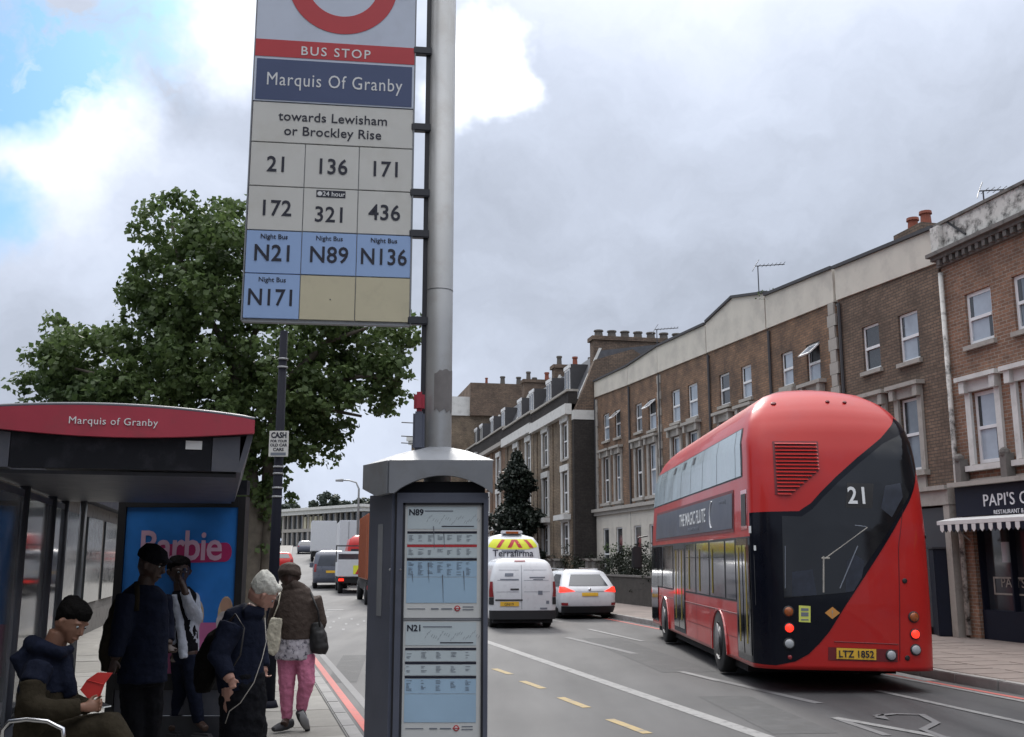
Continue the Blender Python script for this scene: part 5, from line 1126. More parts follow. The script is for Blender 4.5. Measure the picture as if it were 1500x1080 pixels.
# chamfer panel and groove
A_, B_ = Vector((-.309-PX, 2.724-PY, 0)), Vector((-.387-PX, 2.85-PY, 0)); dv = (B_-A_).normalized(); nv = Vector((-dv.y, dv.x, 0)); nv = nv if nv.y < 0 else -nv
def chp(a, b, z0, z1, th, name, m, base=0.0):
    p = A_+dv*a+nv*base; q = A_+dv*b+nv*base; MB().extr([p+Vector((0, 0, z0)), q+Vector((0, 0, z0)), q+Vector((0, 0, z1)), p+Vector((0, 0, z1))], nv*th).build(name, m, bs_)
chp(.004, .148, 0, zc0, -.02, 'cabinet_side', 'cabinet'); MB().box(xL-.004, xL+.007, yF+.012, yF+.05, 0, zc0).build('groove', 'dark_metal', bs_)
chp(.055, .085, zc0-.32, zc0-.08, .0012, 'faded_label', 'cap_grey', .0005)
for z in (zc0-.20,): MB().disc((xL+.02, yF, z), (0, -1, 0), .003, .002, 8).build('screw', 'chrome', bs_); MB().disc((xL-.008, yF+.01, z), (0, -1, 0), .003, .002, 8).build('screw', 'chrome', bs_)
# cap: sloping lid, deep fascia with an arch over the door
zl_ = loc(sc(pl_, 1.09)); lid = MB(); n0 = len(zl_)
big = loc(sc(pl_, 1.09)); small = [(.045*math.cos(2*math.pi*k/6+2.6), .045*math.sin(2*math.pi*k/6+2.6)) for k in range(6)]
lid.v = [(x, y, zc1) for x, y in big]+[(x*.55, y*.55, zc1+(zc2-zc1)*.62) for x, y in big]+[(x*.16, y*.16, zc2) for x, y in big]
for r_ in range(2):
    for k in range(n0): lid.f.append((r_*n0+k, r_*n0+(k+1) % n0, (r_+1)*n0+(k+1) % n0, (r_+1)*n0+k))
lid.f.append(tuple(range(2*n0, 3*n0))); lid.f.append(tuple(range(n0-1, -1, -1)))
lid.build('cap_lid', 'cap_grey', bs_)
fx0, fx1, fyy = xL-.012, xR+.012, yF-.024
n = 16; pts = [(fx0, zc1-.0005), (fx0, zc0-.002)]
for k in range(n+1):
    t = k/n; x = fx0+.014+(fx1-fx0-.016)*t; pts.append((x, zc0-.002+.046*math.sin(math.pi*min(1, max(0, t)))**.8))
pts += [(fx1, zc0-.002), (fx1, zc1-.0005)]
MB().extr([(x, fyy, z) for x, z in pts], (0, .02, 0)).build('cap_fascia', 'cap_grey', bs_)
mb = MB(); pp = sc(pl_, 1.09)
P1 = Vector((xL-.018, yF-.020, 0)); P2 = Vector((-.387-PX-.020, 2.85-PY-.008, 0)); up_ = Vector((0, 0, 1))
mb.extr([P1+up_*(zc1-.001), P2+up_*(zc1-.001), P2+up_*(zc0+.018), P2.lerp(P1, .55)+up_*(zc0-.006), P1+up_*(zc0-.002)], (.014, .012, 0)); mb.build('cap_side', 'cap_grey', bs_)
# sheets
def sheet_(zt, num, red):
    o = MB().box(pxl, pxr, yF+.010, yF+.014, zt-.29, zt).build('timetable_sheet', 'sheet_w', bs_); o['label'] = f'timetable sheet for route {num}'
    w_ = pxr-pxl; y_ = yF+.0095; x0 = pxl+.006; x1 = pxr-.012
    def bar(a, b, za, zb_, m, nm='printed_bar', dy=0): MB().box(a, b, y_-.0006-dy, y_-dy, zb_, za).build(nm, m, o)
    bar(x0, x1, zt-.004, zt-.062, 'sheet_a'); txt(num, .022, 'ink', o, (x0+.003, y_-.001, zt-.026), align='LEFT', bold=.03, th=.0003, sx=1.0); bar(x0+.045, x0+.12, zt-.014, zt-.0165, 'ink_grey', dy=.0008)
    mb = MB(); 
    for k in range(26): xx = x0+.05+k*.0055; zz_ = zt-.044+.007*math.sin(k*.9)+.003*(k % 3); mb.tube([(xx, y_-.001, zz_), (xx+.004, y_-.001, zz_+.007)], .0003, 4)
    mb.build('printed_route_map', 'ink_grey', o)['kind'] = 'stuff'; bar(x0+.09, x1-.008, zt-.054, zt-.0565, 'ink', dy=.0008)
    z = zt-.068; bands = (('ink', .006), ('sheet_a', .026), ('sign_red' if red else 'ink', .006), ('sheet_a', .026), ('ink', .006), ('sheet_b', .040 if red else .036))
    for m_, h_ in bands:
        bar(x0, x1, z, z-h_, m_)
        if h_ > .02:
            mb = MB()
            for c_ in range(7 if red else 5):
                xx = x0+.004+c_*(x1-x0-.02)/(6 if red else 4)*.93
                for l_ in range(int((h_-.006)/.0034)):
                    if random.random() < .85: mb.box(xx, xx+random.uniform(.005, .015), y_-.0014, y_-.0007, z-.0042-l_*.0034, z-.0033-l_*.0034)
            mb.build('printed_times', 'ink_grey', o)['kind'] = 'stuff'
        z -= h_+.0015
    bar(x0, x1, z, zt-.252, 'sheet_b'); bar(x0+.004, x0+.05, zt-.266, zt-.268, 'ink_grey'); bar(x0+.065, x0+.085, zt-.2655, zt-.2685, 'ink_grey'); bar(x0+.092, x0+.12, zt-.2655, zt-.2685, 'ink_grey'); bar(x1-.036, x1-.008, zt-.261, zt-.263, 'ink_grey'); bar(x1-.036, x1-.008, zt-.268, zt-.270, 'ink_grey')
    MB().disc((x1-.05, y_, zt-.266), (0, -1, 0), .0075, .001, 16).build('printed_roundel', 'sign_red', o); MB().disc((x1-.05, y_-.001, zt-.266), (0, -1, 0), .0045, .0006, 16).build('printed_roundel', 'sheet_w', o); bar(x1-.059, x1-.041, zt-.265, zt-.267, 'sign_red', dy=.0018)
    if red:
        mb = MB()
        for xx, a, b in ((.075, .055, .115), (.102, .075, .11), (.062, .15, .2), (.155, .17, .22), (.1, .18, .25), (.02, .17, .2)): mb.tube([(pxl+xx, y_-.0016, zt-a), (pxl+xx+.003, y_-.0016, zt-b)], [.0012, .0003], 5)
        mb.build('drip_stain', 'ink_grey', o)['kind'] = 'stuff'
sheet_(zs1, 'N89', True); sheet_(zs1-.297, 'N21', False)
MB().box(pxl, pxr, yF+.008, yF+.0095, zs1-.296, zs1-.291).build('sheet_divider', 'cap_grey', bs_)
# ================================================================ DARK LAMP POST WITH THE CASH SIGN
lp = PT(403, 800, 12.2)
lpo = empty('lamp_post', (lp.x, 12.2, .14), 0, 'dark blue lamp post with a white cash sign strapped to it', 'lamp post')
MB().tube([(0, 0, -.14), (0, 0, 1.2), (0, 0, 1.25), (0, 0, 4.4)], [.072, .070, .062, .048], 16).build('post', 'post_navy', lpo, True)
MB().tube([(0, 0, -.02), (0, 0, .08)], [.12, .085], 16).build('base', 'post_navy', lpo, True)
for py in (524, 536, 683, 685+8, 714, 727): z = PT(403, py, 12.1).z-.14; MB().tube([(0, 0, z-.012), (0, 0, z+.009)], .063, 16).build('strap', 'steel_pole', lpo, True)
s1, s0 = PT(405, 631, 12.1).z-.14, PT(405, 669, 12.1).z-.14
sgn = bev(MB().box(-.105, .125, -.085, -.070, s0, s1), 'cash_sign', 'tile_white', lpo, .003); hs = s1-s0
txt('CASH', hs*.30, 'ink', sgn, (.01, -.087, s0+hs*.73), bold=.04, th=.0008, sx=.78); txt('FOR YOUR', hs*.13, 'ink', sgn, (.01, -.087, s0+hs*.56), bold=.03, th=.0008); txt('OLD CAR', hs*.15, 'ink', sgn, (.01, -.087, s0+hs*.40), bold=.03, th=.0008)
txt('CARS', hs*.17, 'ink', sgn, (.01, -.087, s0+hs*.22), bold=.03, th=.0008); MB().box(-.08, .10, -.0865, -.0855, s0+hs*.05, s0+hs*.16).build('printed_number', 'ink_grey', sgn)
# far street lamp
sp_ = PT(525, 742, 74); stl = empty('street_lamp', (sp_.x, 74, hgt(74)), 0, 'thin grey street lamp curving over the queue of lorries', 'street lamp')
zt = PT(520, 704, 74).z-hgt(74); MB().tube([(0, 0, 0), (0, 0, zt-.6), (-.2, 0, zt-.15), (-.7, 0, zt), (-1.2, 0, zt+.02)], [.11, .07, .06, .05, .05], 8).build('post', 'steel_pole', stl, True); MB().tube([(-1.15, 0, zt+.02), (-1.7, 0, zt+.0)], [.12, .08], 8, .5).build('lantern', 'steel_pole', stl)
# ================================================================ SHELTER
SHA = Vector((-1.67, 6.6, 0)); SHB = Vector((-2.62, 10.0, 0)); sd_ = (SHB-SHA).normalized(); rz = math.atan2(sd_.y, sd_.x)-math.pi/2
sh = empty('bus_shelter', (SHA.x, SHA.y, .14), rz, 'bus shelter with red arched end fascia, glass back and lit poster panel', 'bus shelter')
SL = (SHB-SHA).length; SW = 1.72; ZB = 2.55-.14
def arch(w, x0, zb, sag_b, ze, zm, n=24):
    """lens outline between x0-w and x0: lower edge sags by sag_b, upper edge crowns to zm"""
    up = [(x0-w*k/n, ze+(zm-ze)*math.sin(math.pi*(k/n))**.75) for k in range(n+1)]; lo = [(x0-w*k/n, zb-sag_b*math.sin(math.pi*k/n)) for k in range(n, -1, -1)]
    return up+lo
zcorner = PT(372, 638, 6.6).z-.14
prof = arch(SW, 0, zcorner+.01, .05, zcorner+.095, zcorner+.155)
R0 = 0
# end fascia, turned to face along the pavement (the frame's -y), kept parallel to the shelter's end
MB().extr([(x, -.03, z) for x, z in prof], (0, .05, 0)).build('end_fascia', 'shelter_red', sh)
rim_pts = [(x, .0, z+.006) for x, z in prof[:25]]
MB().tube(rim_pts, .016, 6).build('fascia_rim', 'shelter_grey', sh, True)
txt('Marquis of Granby', .064, 'ink_white', sh, (-.855, -.034, zcorner+.035), th=.002, bold=.0, space=1.08)
roofp = arch(SW-.02, -.01, zcorner-.0, .05, zcorner+.08, zcorner+.14)
MB().extr([(x, .021, z) for x, z in roofp], (0, SL, 0)).build('canopy', 'shelter_dark', sh)
# eave trims along both sides and the deep front beam
zb0 = PT(365, 690, 6.75).z-.14
MB().extr([(.0, .02, zcorner+.06), (-.01, .02, zcorner-.02), (-.07, .02, zcorner-.24), (-.10, .02, zcorner-.24), (-.045, .02, zcorner+.0)], (0, SL, 0)).build('side_valance', 'shelter_grey', sh)
MB().box(-SW+.28, -.26, .022, .10, zcorner-.235, zcorner-.02).build('end_panel', 'shelter_dark', sh)
MB().box(-.255, -.085, .024, .06, zcorner-.235, zcorner-.0).build('end_panel_grey', 'shelter_grey', sh); MB().box(-SW+.05, -SW+.275, .024, .06, zcorner-.235, zcorner-.0).build('end_panel_grey', 'shelter_grey', sh)
MB().box(-.42, -.32, .016, .021, zcorner-.10, zcorner-.045).build('notice', 'sheet_w', sh)
MB().box(-SW+.1, -.1, .2, SL, zcorner-.26, zcorner-.237).build('ceiling', 'shelter_grey', sh)
# posts along the back, and front ones at the far end
for y_ in (.15, 1.45, 2.75, SL-.05): MB().tube([(-1.58, y_, 0), (-1.58, y_, zcorner-.24)], .038 if y_ > .2 else .045, 12).build('post', 'shelter_grey', sh, True)
MB().tube([(-1.42, SL-.02, 0), (-1.42, SL-.02, zcorner-.24)], .032, 12).build('post', 'steel_pole', sh, True)
for a_, b_ in ((.2, 1.40), (1.5, 2.70), (2.8, SL-.1)):
    gp_ = MB().box(-1.585, -1.575, a_, b_, .25, zcorner-.34).build('glass_pane', 'shelter_glass', sh); MB().box(-1.59, -1.57, a_, b_, zcorner-.338, zcorner-.29).box(-1.59, -1.57, a_, b_, .2, .248).build('pane_rail', 'shelter_grey', gp_)
# bench
MB().box(-1.50, -1.14, -.25, 2.5, .50, .54).build('bench_seat', 'shelter_grey', sh); MB().box(-1.54, -1.5, .1, 2.5, .40, .50).build('bench_rail', 'shelter_dark', sh)
for y_ in (-.1, .9, 2.2): MB().tube([(-1.32, y_, 0), (-1.32, y_, .5)], .03, 8).build('bench_leg', 'shelter_dark', sh)
hp = [PT(px, py, 5.7) for px, py in ((3, 1100), (3, 1070), (14, 1057), (40, 1054), (70, 1057), (92, 1068), (96, 1100))]
shm = Matrix.Translation(sh.location) @ Matrix.Rotation(rz, 4, 'Z'); shi = shm.inverted()
MB().tube([shi @ p for p in hp], .012, 8).build('armrest_hoop', 'chrome', sh, True)
# poster panel at the far end
ad = empty('advert_panel', (SHB.x, 10.05, .14), math.radians(0), 'tall black framed poster case showing a blue and pink film poster', 'advertising panel')
ax0, ax1 = PT(164, 880, 10.05).x-SHB.x, PT(353, 880, 10.05).x-SHB.x; pz1 = PT(258, 743, 10.0).z-.14; pz0 = PT(258, 988, 10.0).z-.14; pzt = PT(258, 727, 10.).z-.14
pxa, pxb = PT(176, 880, 10.05).x-SHB.x, PT(342, 880, 10.05).x-SHB.x
MB().box(ax0, pxa-.003, -.0, .16, .08, pzt).box(pxb+.003, ax1, -.0, .16, .08, pzt).box(pxa-.002, pxb+.002, 0, .16, pz1+.003, pzt).box(pxa-.002, pxb+.002, 0, .16, .45, pz0-.003).box(ax0+.01, ax1-.01, .05, .15, .3, pzt-.01).build('frame', 'black', ad)
MB().box(pxa, pxb, .02, .04, .22, .448).build('lower_panel', 'shelter_grey', ad); MB().box(ax0, ax1, .0, .16, .0, .215).build('plinth', 'dark_metal', ad)
MB().box(ax0, ax1, .02, .14, pzt+.02, pzt+.16).build('top_beam', 'shelter_dark', ad)
po = MB().box(pxa, pxb, .025, .035, pz0, pz1).build('poster', mat('poster_blue', (.03, .20, .60), .35, var=.35, vscale=1.5), ad)
MB().box(pxa, pxb, .020, .0245, pz0, pz0+(pz1-pz0)*.30).build('poster_pink_band', mat('poster_pink', (.50, .14, .30), .4, var=.15, vscale=2), po)
pw, ph = pxb-pxa, pz1-pz0; pcx = (pxa+pxb)/2
mb = MB(); zq = pz1-ph*.275; r_ = ph*.058
pts = [(pxb-pw*.10+r_*.7*math.cos(t), zq+r_*math.sin(t)) for t in [math.pi*(-.5+k/10) for k in range(11)]]+[(pxa+pw*.28+r_*math.cos(t), zq-ph*.012+r_*math.sin(t)) for t in [math.pi*(.5+k/10) for k in range(11)]]
MB().extr([(x, .0235, z) for x, z in pts], (0, -.003, 0)).build('poster_logo_pill', mat('poster_magenta', (.42, .03, .13), .4, var=.1), po)
txt('Barbie', ph*.255, mat('poster_letter', (.62, .40, .52), .45, var=.1), po, (pcx-pw*.0, .019, zq-ph*.045), bold=.014, th=.001, sx=.86, space=.92)
mat('poster_hair', (.55, .42, .26), .5, var=.3, vscale=14); mat('poster_tan', (.45, .27, .19), .5, var=.15); mat('poster_pale', (.50, .46, .46), .5, var=.3, vscale=12)
def pell(cx, cz, rx, rz, m_, nm, y0=.0235):
    MB().extr([(pxa+pw*cx+pw*rx*math.cos(2*math.pi*k/18), y0, pz1-ph*cz+pw*rz*math.sin(2*math.pi*k/18)) for k in range(18)], (0, -.0015, 0)).build(nm, m_, po)
for cx, hm in ((.64, 'poster_hair'), (.93, 'poster_hair')):
    pell(cx, .66, .10 if cx < .9 else .07, .17, hm, 'poster_figure', .0240); pell(cx, .60, .05, .07, 'poster_tan', 'poster_figure', .0222); pell(cx-.01, .70, .085 if cx < .9 else .07, .10, 'poster_pale', 'poster_figure', .0204)
txt('IN CINEMAS', ph*.028, 'poster_letter', po, (pcx, .019, zq-ph*.13), th=.001, bold=.02)
# ================================================================ TREES
def leaves_mesh(name, clumps, per, size, m, parent, seed=1, droop=.3, flat=.75):
    """clumps = (x, y, z, radius); each leaf is a folded pair of small faces"""
    rg = np.random.default_rng(seed); V = []; Fc = []
    C_ = np.array(clumps); reps = np.repeat(np.arange(len(C_)), [max(3, int(per*(c[3]/.4)**2)) for c in clumps]); n = len(reps)
    dv = rg.normal(size=(n, 3)); dv /= np.linalg.norm(dv, axis=1)[:, None]; rr = rg.random(n)**.45
    c = C_[reps, :3]+dv*(rr*C_[reps, 3])[:, None]*np.array([1, 1, flat])
    nx = dv*.6+rg.normal(size=(n, 3))*.55; nx[:, 2] += droop; nx /= np.linalg.norm(nx, axis=1)[:, None]
    t = np.cross(nx, rg.normal(size=(n, 3))); t /= np.linalg.norm(t, axis=1)[:, None]; b = np.cross(nx, t)
    s = size*(.6+.8*rg.random(n))[:, None]
    # five-point leaf, slightly folded along the middle
    P0 = c-t*s*.5; P1 = c-t*s*.05+b*s*.5-nx*s*.12; P2 = c+t*s*.55; P3 = c-t*s*.05-b*s*.5-nx*s*.12
    V = np.stack([P0, P1, P2, P3], 1).reshape(-1, 3)
    idx = np.arange(n)*4; Fc = np.stack([idx, idx+1, idx+2, idx, idx+2, idx+3], 1).reshape(-1, 3)
    me = bpy.data.meshes.new(name); me.vertices.add(len(V)); me.vertices.foreach_set('co', V.ravel()); me.loops.add(Fc.size); me.loops.foreach_set('vertex_index', Fc.ravel().astype(np.int32))
    me.polygons.add(len(Fc)); me.polygons.foreach_set('loop_start', np.arange(0, Fc.size, 3, dtype=np.int32)); me.polygons.foreach_set('loop_total', np.full(len(Fc), 3, dtype=np.int32)); me.update(); me.validate()
    return link_mesh(name, me, m, parent)
TY = 17.0
tp = PT(378, 800, TY); tree = empty('plane_tree', (tp.x, TY, .14), 0, 'large leafy plane tree behind the shelter and flag sign', 'tree')
TL = tree.location.copy()
def tl(px, py, dy=0): return PT(px, py, TY+dy)-TL
trunk = MB(); trunk.tube([(-.12, 0, -.14), (-.12, 0, .8), tl(374, 760), tl(366, 690), tl(350, 620, .2), tl(340, 520, .3), tl(322, 430, .2), tl(300, 350, .1)], [.17, .15, .14, .125, .11, .09, .06, .03], 10)
trunk.tube([(.12, .15, -.14), (.12, .15, .8), tl(392, 760, .1), tl(392, 700, .1), tl(400, 620, -.1), tl(430, 550, -.2), tl(480, 500, -.3), tl(540, 480, -.4)], [.14, .12, .11, .10, .09, .08, .05, .02], 10)
trunk.build('trunk', 'bark', tree, True)
lb = MB()
for pts in (((366, 690), (330, 640), (270, 590), (190, 560), (110, 540)), ((350, 620), (300, 560), (240, 500), (215, 430)), ((345, 560), (380, 470), (395, 380), (385, 310)), ((340, 520), (290, 440), (260, 370), (250, 320)), ((400, 620), (430, 600), (480, 600), (530, 610)), ((430, 550), (470, 560), (540, 550), (590, 560)), ((330, 600), (250, 610), (150, 600))):
    dy0 = random.uniform(-.8, .8); k = len(pts); lb.tube([tl(*p, dy0*i/k) for i, p in enumerate(pts)], [.06-.05*i/k for i in range(k)], 6)
lb.build('limb', 'bark', tree, True)
lobes = [(255, 345, 62, 1.0), (330, 345, 62, 1.2), (300, 400, 95, 1.6), (240, 425, 62, 1.3), (370, 410, 80, 1.4), (355, 330, 50, 1), (215, 470, 52, 1.0), (300, 500, 100, 1.7), (225, 510, 60, 1.3), (400, 520, 90, 1.7), (110, 525, 68, 1.2), (70, 545, 44, .9), (160, 550, 68, 1.2), (125, 575, 60, 1.0), (230, 570, 80, 1.4), (70, 590, 30, .7), (150, 590, 50, 1.0),
         (320, 590, 85, 1.5), (400, 600, 75, 1.3), (480, 500, 68, 1.3), (545, 510, 55, 1.0), (575, 540, 32, .7), (590, 575, 22, .5), (520, 570, 60, 1.0), (460, 570, 70, 1.2), (550, 600, 25, .5), (445, 640, 45, .8), (490, 625, 30, .6), (505, 650, 14, .4), (390, 660, 50, .8), (370, 700, 35, .6), (375, 750, 26, .5), (410, 690, 22, .4), (430, 715, 12, .3), (395, 740, 18, .35), (372, 800, 18, .4),
         (580, 480, 30, .6), (600, 490, 16, .4), (500, 450, 40, .8), (432, 733, 8, .2), (408, 770, 10, .25)]
cl = []; rg = random.Random(5); px2m = TY/1526
for (cx, cy, r_, dp_) in lobes:
    n = max(2, int((r_/13.0)**2*1.7))
    for _ in range(n):
        a_ = rg.uniform(0, 2*math.pi); q = math.sqrt(rg.random()); yy_ = rg.uniform(-1, 1)*math.sqrt(max(0, 1-q*q))*dp_
        p = tl(cx+math.cos(a_)*q*r_, cy+math.sin(a_)*q*r_*.95, yy_); cl.append((p.x, p.y, p.z, rg.uniform(.12, .30) if r_ > 25 else .12))
leaves_mesh('crown', cl, 120, .092, 'leaf_plane', tree, 3)
def conifer(px, Y, ztop, rad, label, seed):
    p = PT(px, 800, Y); e = empty('conifer', (p.x, Y, .1), 0, label, 'tree'); rg = random.Random(seed)
    MB().tube([(0, 0, -.1), (0, 0, ztop*.9)], [.16, .03], 8).build('trunk', 'bark', e)
    c_ = []
    for k in range(1100):
        z = rg.uniform(.3, 1)**.9*0+rg.random()**.8*ztop; f = z/ztop; R = rad*min(1, (1-f)*1.9)**.62*(.8+.35*math.sin(z*3+seed)); a_ = rg.uniform(0, 6.28); r_ = R*math.sqrt(rg.random()); c_.append((math.cos(a_)*r_, math.sin(a_)*r_, z, rg.uniform(.18, .32)))
    leaves_mesh('crown', c_, 70, .14, 'leaf_conifer', e, seed)
conifer(757, 54, PT(755, 668, 54).z, 1.55, 'dark conical conifer standing in front of the tall houses', 3)
def shrub(name, x, y, z, r, h, m, label, cat='shrub', n=60, size=.08, seed=1, group=None):
    e = empty(name, (x, y, z), 0, label, cat, group); rg = random.Random(seed)
    c_ = [(rg.uniform(-r, r), rg.uniform(-r, r)*.8, rg.uniform(.1, 1)*h, rg.uniform(.15, .3)*min(1, r*1.5)) for _ in range(n)]
    MB().tube([(0, 0, -.05), (0.05, 0, h*.6)], [.04, .015], 6).build('stem', 'bark', e); leaves_mesh('foliage', c_, 40, size, m, e, seed)
hg = empty('hedge', (*gp(-12), 1.0), gr, 'dark ragged hedge growing over the low garden wall', 'hedge'); rg = random.Random(9); c_ = []
for k in range(1300):
    s = rg.uniform(0, 32); hh_ = .85+.35*math.sin(s*.7)+.25*math.sin(s*2.3)
    if 14.5 < s < 16 or 20.6 < s < 22: continue
    c_.append((s, rg.uniform(-1.1, -.1), rg.uniform(-.3, hh_), rg.uniform(.2, .35)))
leaves_mesh('foliage', c_, 60, .07, 'leaf_hedge', hg, 9)
p = PT(905, 812, 44); shrub('garden_shrub', p.x, 44, 1.4, .55, 1.0, 'leaf_shrub', 'bright green shrub above the hedge before the white ground floor', n=40, seed=4)
q = fac(O1, d1, 1126, 430); shrub('rooftop_shrub', O1[0]+d1[0]*q[0], O1[1]+d1[1]*q[0], q[1]-.35, .3, .5, 'leaf_shrub', 'small buddleia sprouting from the gabled parapet', 'plant', 16, .05, 6)
# ================================================================ FAR END
e0, e1 = PT(412, 800, 165), PT(514, 800, 150)
fbd = empty('long_low_building', (e0.x, e0.y, hgt(165)-.5), math.atan2(e1.y-e0.y, e1.x-e0.x), 'long pale two storey building with flat white roof at the road end', 'building'); Lb = (e1-e0).length*1.15
ht = PT(460, 744, 158).z-hgt(165)+.5
MB().box(0, Lb, .3, 9, 0, ht-1.0).build('wall', 'window_glass_dark', fbd)
for k in range(15):
    x = Lb*k/15; MB().box(x, x+.22 if k % 5 else x+.5, 0, .298, 0, ht-1.0).build('column', 'stone_pale', fbd)
for z in (.0, ht*.42): MB().box(0, Lb, -.05, .296, z, z+.5).build('floor_band', 'stone_pale', fbd)
for k in (4, 5, 6, 7): MB().box(Lb*k/15+.3, Lb*k/15+1.0, .1, .29, ht*.5, ht-1.3).build('blind', 'tile_cream', fbd)
MB().box(-.6, Lb+.6, -.8, 9.5, ht-.998, ht-.4).box(-.9, Lb+.9, -1.1, 9.8, ht-.398, ht).build('roof', 'white_paint', fbd)
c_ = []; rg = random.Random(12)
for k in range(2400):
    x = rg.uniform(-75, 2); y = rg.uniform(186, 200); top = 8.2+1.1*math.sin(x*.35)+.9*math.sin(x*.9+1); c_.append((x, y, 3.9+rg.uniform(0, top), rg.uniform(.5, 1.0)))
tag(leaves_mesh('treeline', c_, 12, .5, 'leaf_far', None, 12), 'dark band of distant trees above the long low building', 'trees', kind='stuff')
# buildings on the left side, mostly hidden
lh = empty('shop_building', (-24.6, 90, hgt(92)-.2), 0, 'pale building glimpsed between the tree trunk and the lamp post', 'building')
MB().box(-6, 1.2, 0, 7, 0, 4.3).build('wall', 'render_white', lh); MB().box(-6.2, 1.4, -.2, 7.2, 4.302, 4.6).build('roof', 'slate', lh)
for k in range(3): MB().box(-1.2+k*.8, -.7+k*.8, -.05, -.003, 2.4, 3.6).build('window', 'window_glass_dark', lh)
ls = empty('shop_building', (Lk(8)-4.8, 8.0, .14), math.radians(14.4), 'low cream shop front seen through the shelter glass', 'shop')
MB().box(-4, 0, 0, 26, .5, 2.9).build('wall', 'stone_dark', ls); MB().box(-4.2, .25, -.2, 26.2, 2.902, 3.15).build('fascia', 'restaurant_navy', ls)
for k in range(8): MB().box(.003, .05, .6+k*3, 3.0+k*3, .7, 2.6).build('shop_window', 'window_glass_dark', ls)
MB().box(-4, .02, -.02, 26.02, 0, .498).build('plinth', 'stone_dark', ls)
# ================================================================ PEOPLE
class Fig:
    """a figure laid out from the photo: (px, py, depth offset in metres) at base distance Y"""
    def __init__(s, Y, foot_px, label, group=None):
        s.Y = Y; s.k = Y/1526; p = PT(foot_px, 950, Y); s.root = empty('person', (p.x, Y, .14), 0, label, 'person', group); s.o = s.root.location.copy()
    def p(s, px, py, dy=0): return PT(px, py, s.Y+dy)-s.o
    def tube(s, mb, pts, seg=12, flat=1.0, side=None):
        mb.tube([s.p(*q[:3]) for q in pts], [(q[3]*s.k if not isinstance(q[3], tuple) else (q[3][0]*s.k, q[3][1]*s.k)) for q in pts], seg, flat, side); return mb
    def ball(s, mb, px, py, dy, rx, ry, rz): mb.ball(s.p(px, py, dy), (rx*s.k, ry*s.k, rz*s.k), 14, 10); return mb
    def done(s, mb, name, m, vox=.012, sm=3, disp=0, ds=.08, lab=None):
        o = remesh(mb, name, m, s.root, vox, sm, disp, ds)
        if lab: o['label'] = lab
        return o
def hand(mb, w, d, side, curl=.5, L=.17, S=.92):
    w = Vector(w); d = Vector(d).normalized(); side = Vector(side); side = (side-d*side.dot(d)).normalized(); c = d.cross(side)
    mb.tube([w-d*.02*S, w+d*.03*S, w+d*.085*S], [(.026*S, .018*S), (.036*S, .017*S), (.040*S, .014*S)], 10, side=side)
    for i, (o, l) in enumerate(((-.030, .82), (-.010, .98), (.011, 1.0), (.031, .92))):
        a = w+d*.075*S+side*o*S; l *= .085*S; b = a+(d*math.cos(curl*.6)+c*math.sin(curl*.6))*l*.45; e = b+(d*math.cos(curl*1.6)+c*math.sin(curl*1.6))*l*.35; f = e+(d*math.cos(curl*2.4)+c*math.sin(curl*2.4))*l*.25
        mb.tube([a, b, e, f], [.0095*S, .0088*S, .008*S, .006*S], 8)
    a = w+d*.03*S+side*.03*S; mb.tube([a, a+(d*.025+side*.028)*S, a+(d*.055+side*.036+c*.012)*S], [.013*S, .0105*S, .008*S], 8)
def head(F, mb, c, r, face, up=(0, 0, 1)):
    """c centre, r half height in metres, face = direction looked at"""
    f = Vector(face).normalized(); u = Vector(up); u = (u-f*u.dot(f)).normalized(); l = u.cross(f)
    def P_(a, b, e): return Vector(c)+f*a*r+l*b*r+u*e*r
    mb.tube([P_(-.1, 0, -1.0+.35), P_(-.12, 0, -.3), P_(-.12, 0, .2), P_(-.1, 0, .65), P_(-.08, 0, .93)], [(.40*r, .52*r), (.66*r, .72*r), (.70*r, .80*r), (.60*r, .68*r), (.28*r, .35*r)], 14, side=l)
    mb.tube([P_(.30, 0, .25), P_(.38, 0, -.15), P_(.36, 0, -.5), P_(.36, 0, -.86)], [(.50*r, .30*r), (.50*r, .30*r), (.42*r, .26*r), (.24*r, .18*r)], 12, side=l)
    mb.tube([P_(.62, 0, .18), P_(.80, 0, -.22), P_(.64, 0, -.32)], [(.07*r, .08*r), (.13*r, .12*r), (.15*r, .06*r)], 8, side=l)      # nose
    mb.tube([P_(.62, -.20, -.54), P_(.70, 0, -.53), P_(.62, .20, -.54)], [.05*r, .07*r, .05*r], 8)                                 # lips
    for s_ in (-1, 1):
        mb.tube([P_(-.02, s_*.70, .18), P_(-.10, s_*.80, .05), P_(-.04, s_*.74, -.22)], [.10*r, .13*r, .07*r], 8)                  # ears
        mb.tube([P_(.62, s_*.10, .24), P_(.64, s_*.30, .28), P_(.52, s_*.46, .22)], [.05*r, .07*r, .04*r], 6)                      # brow
    return P_
def eyes(F, P_, r):
    for s_ in (-1, 1):
        MB().ball(P_(.575, s_*.27, .08), .07*r, 10, 8).build('eye', 'sheet_a', F.root, True); MB().ball(P_(.62, s_*.275, .06), .05*r, 8, 6).build('pupil', 'black', F.root, True)
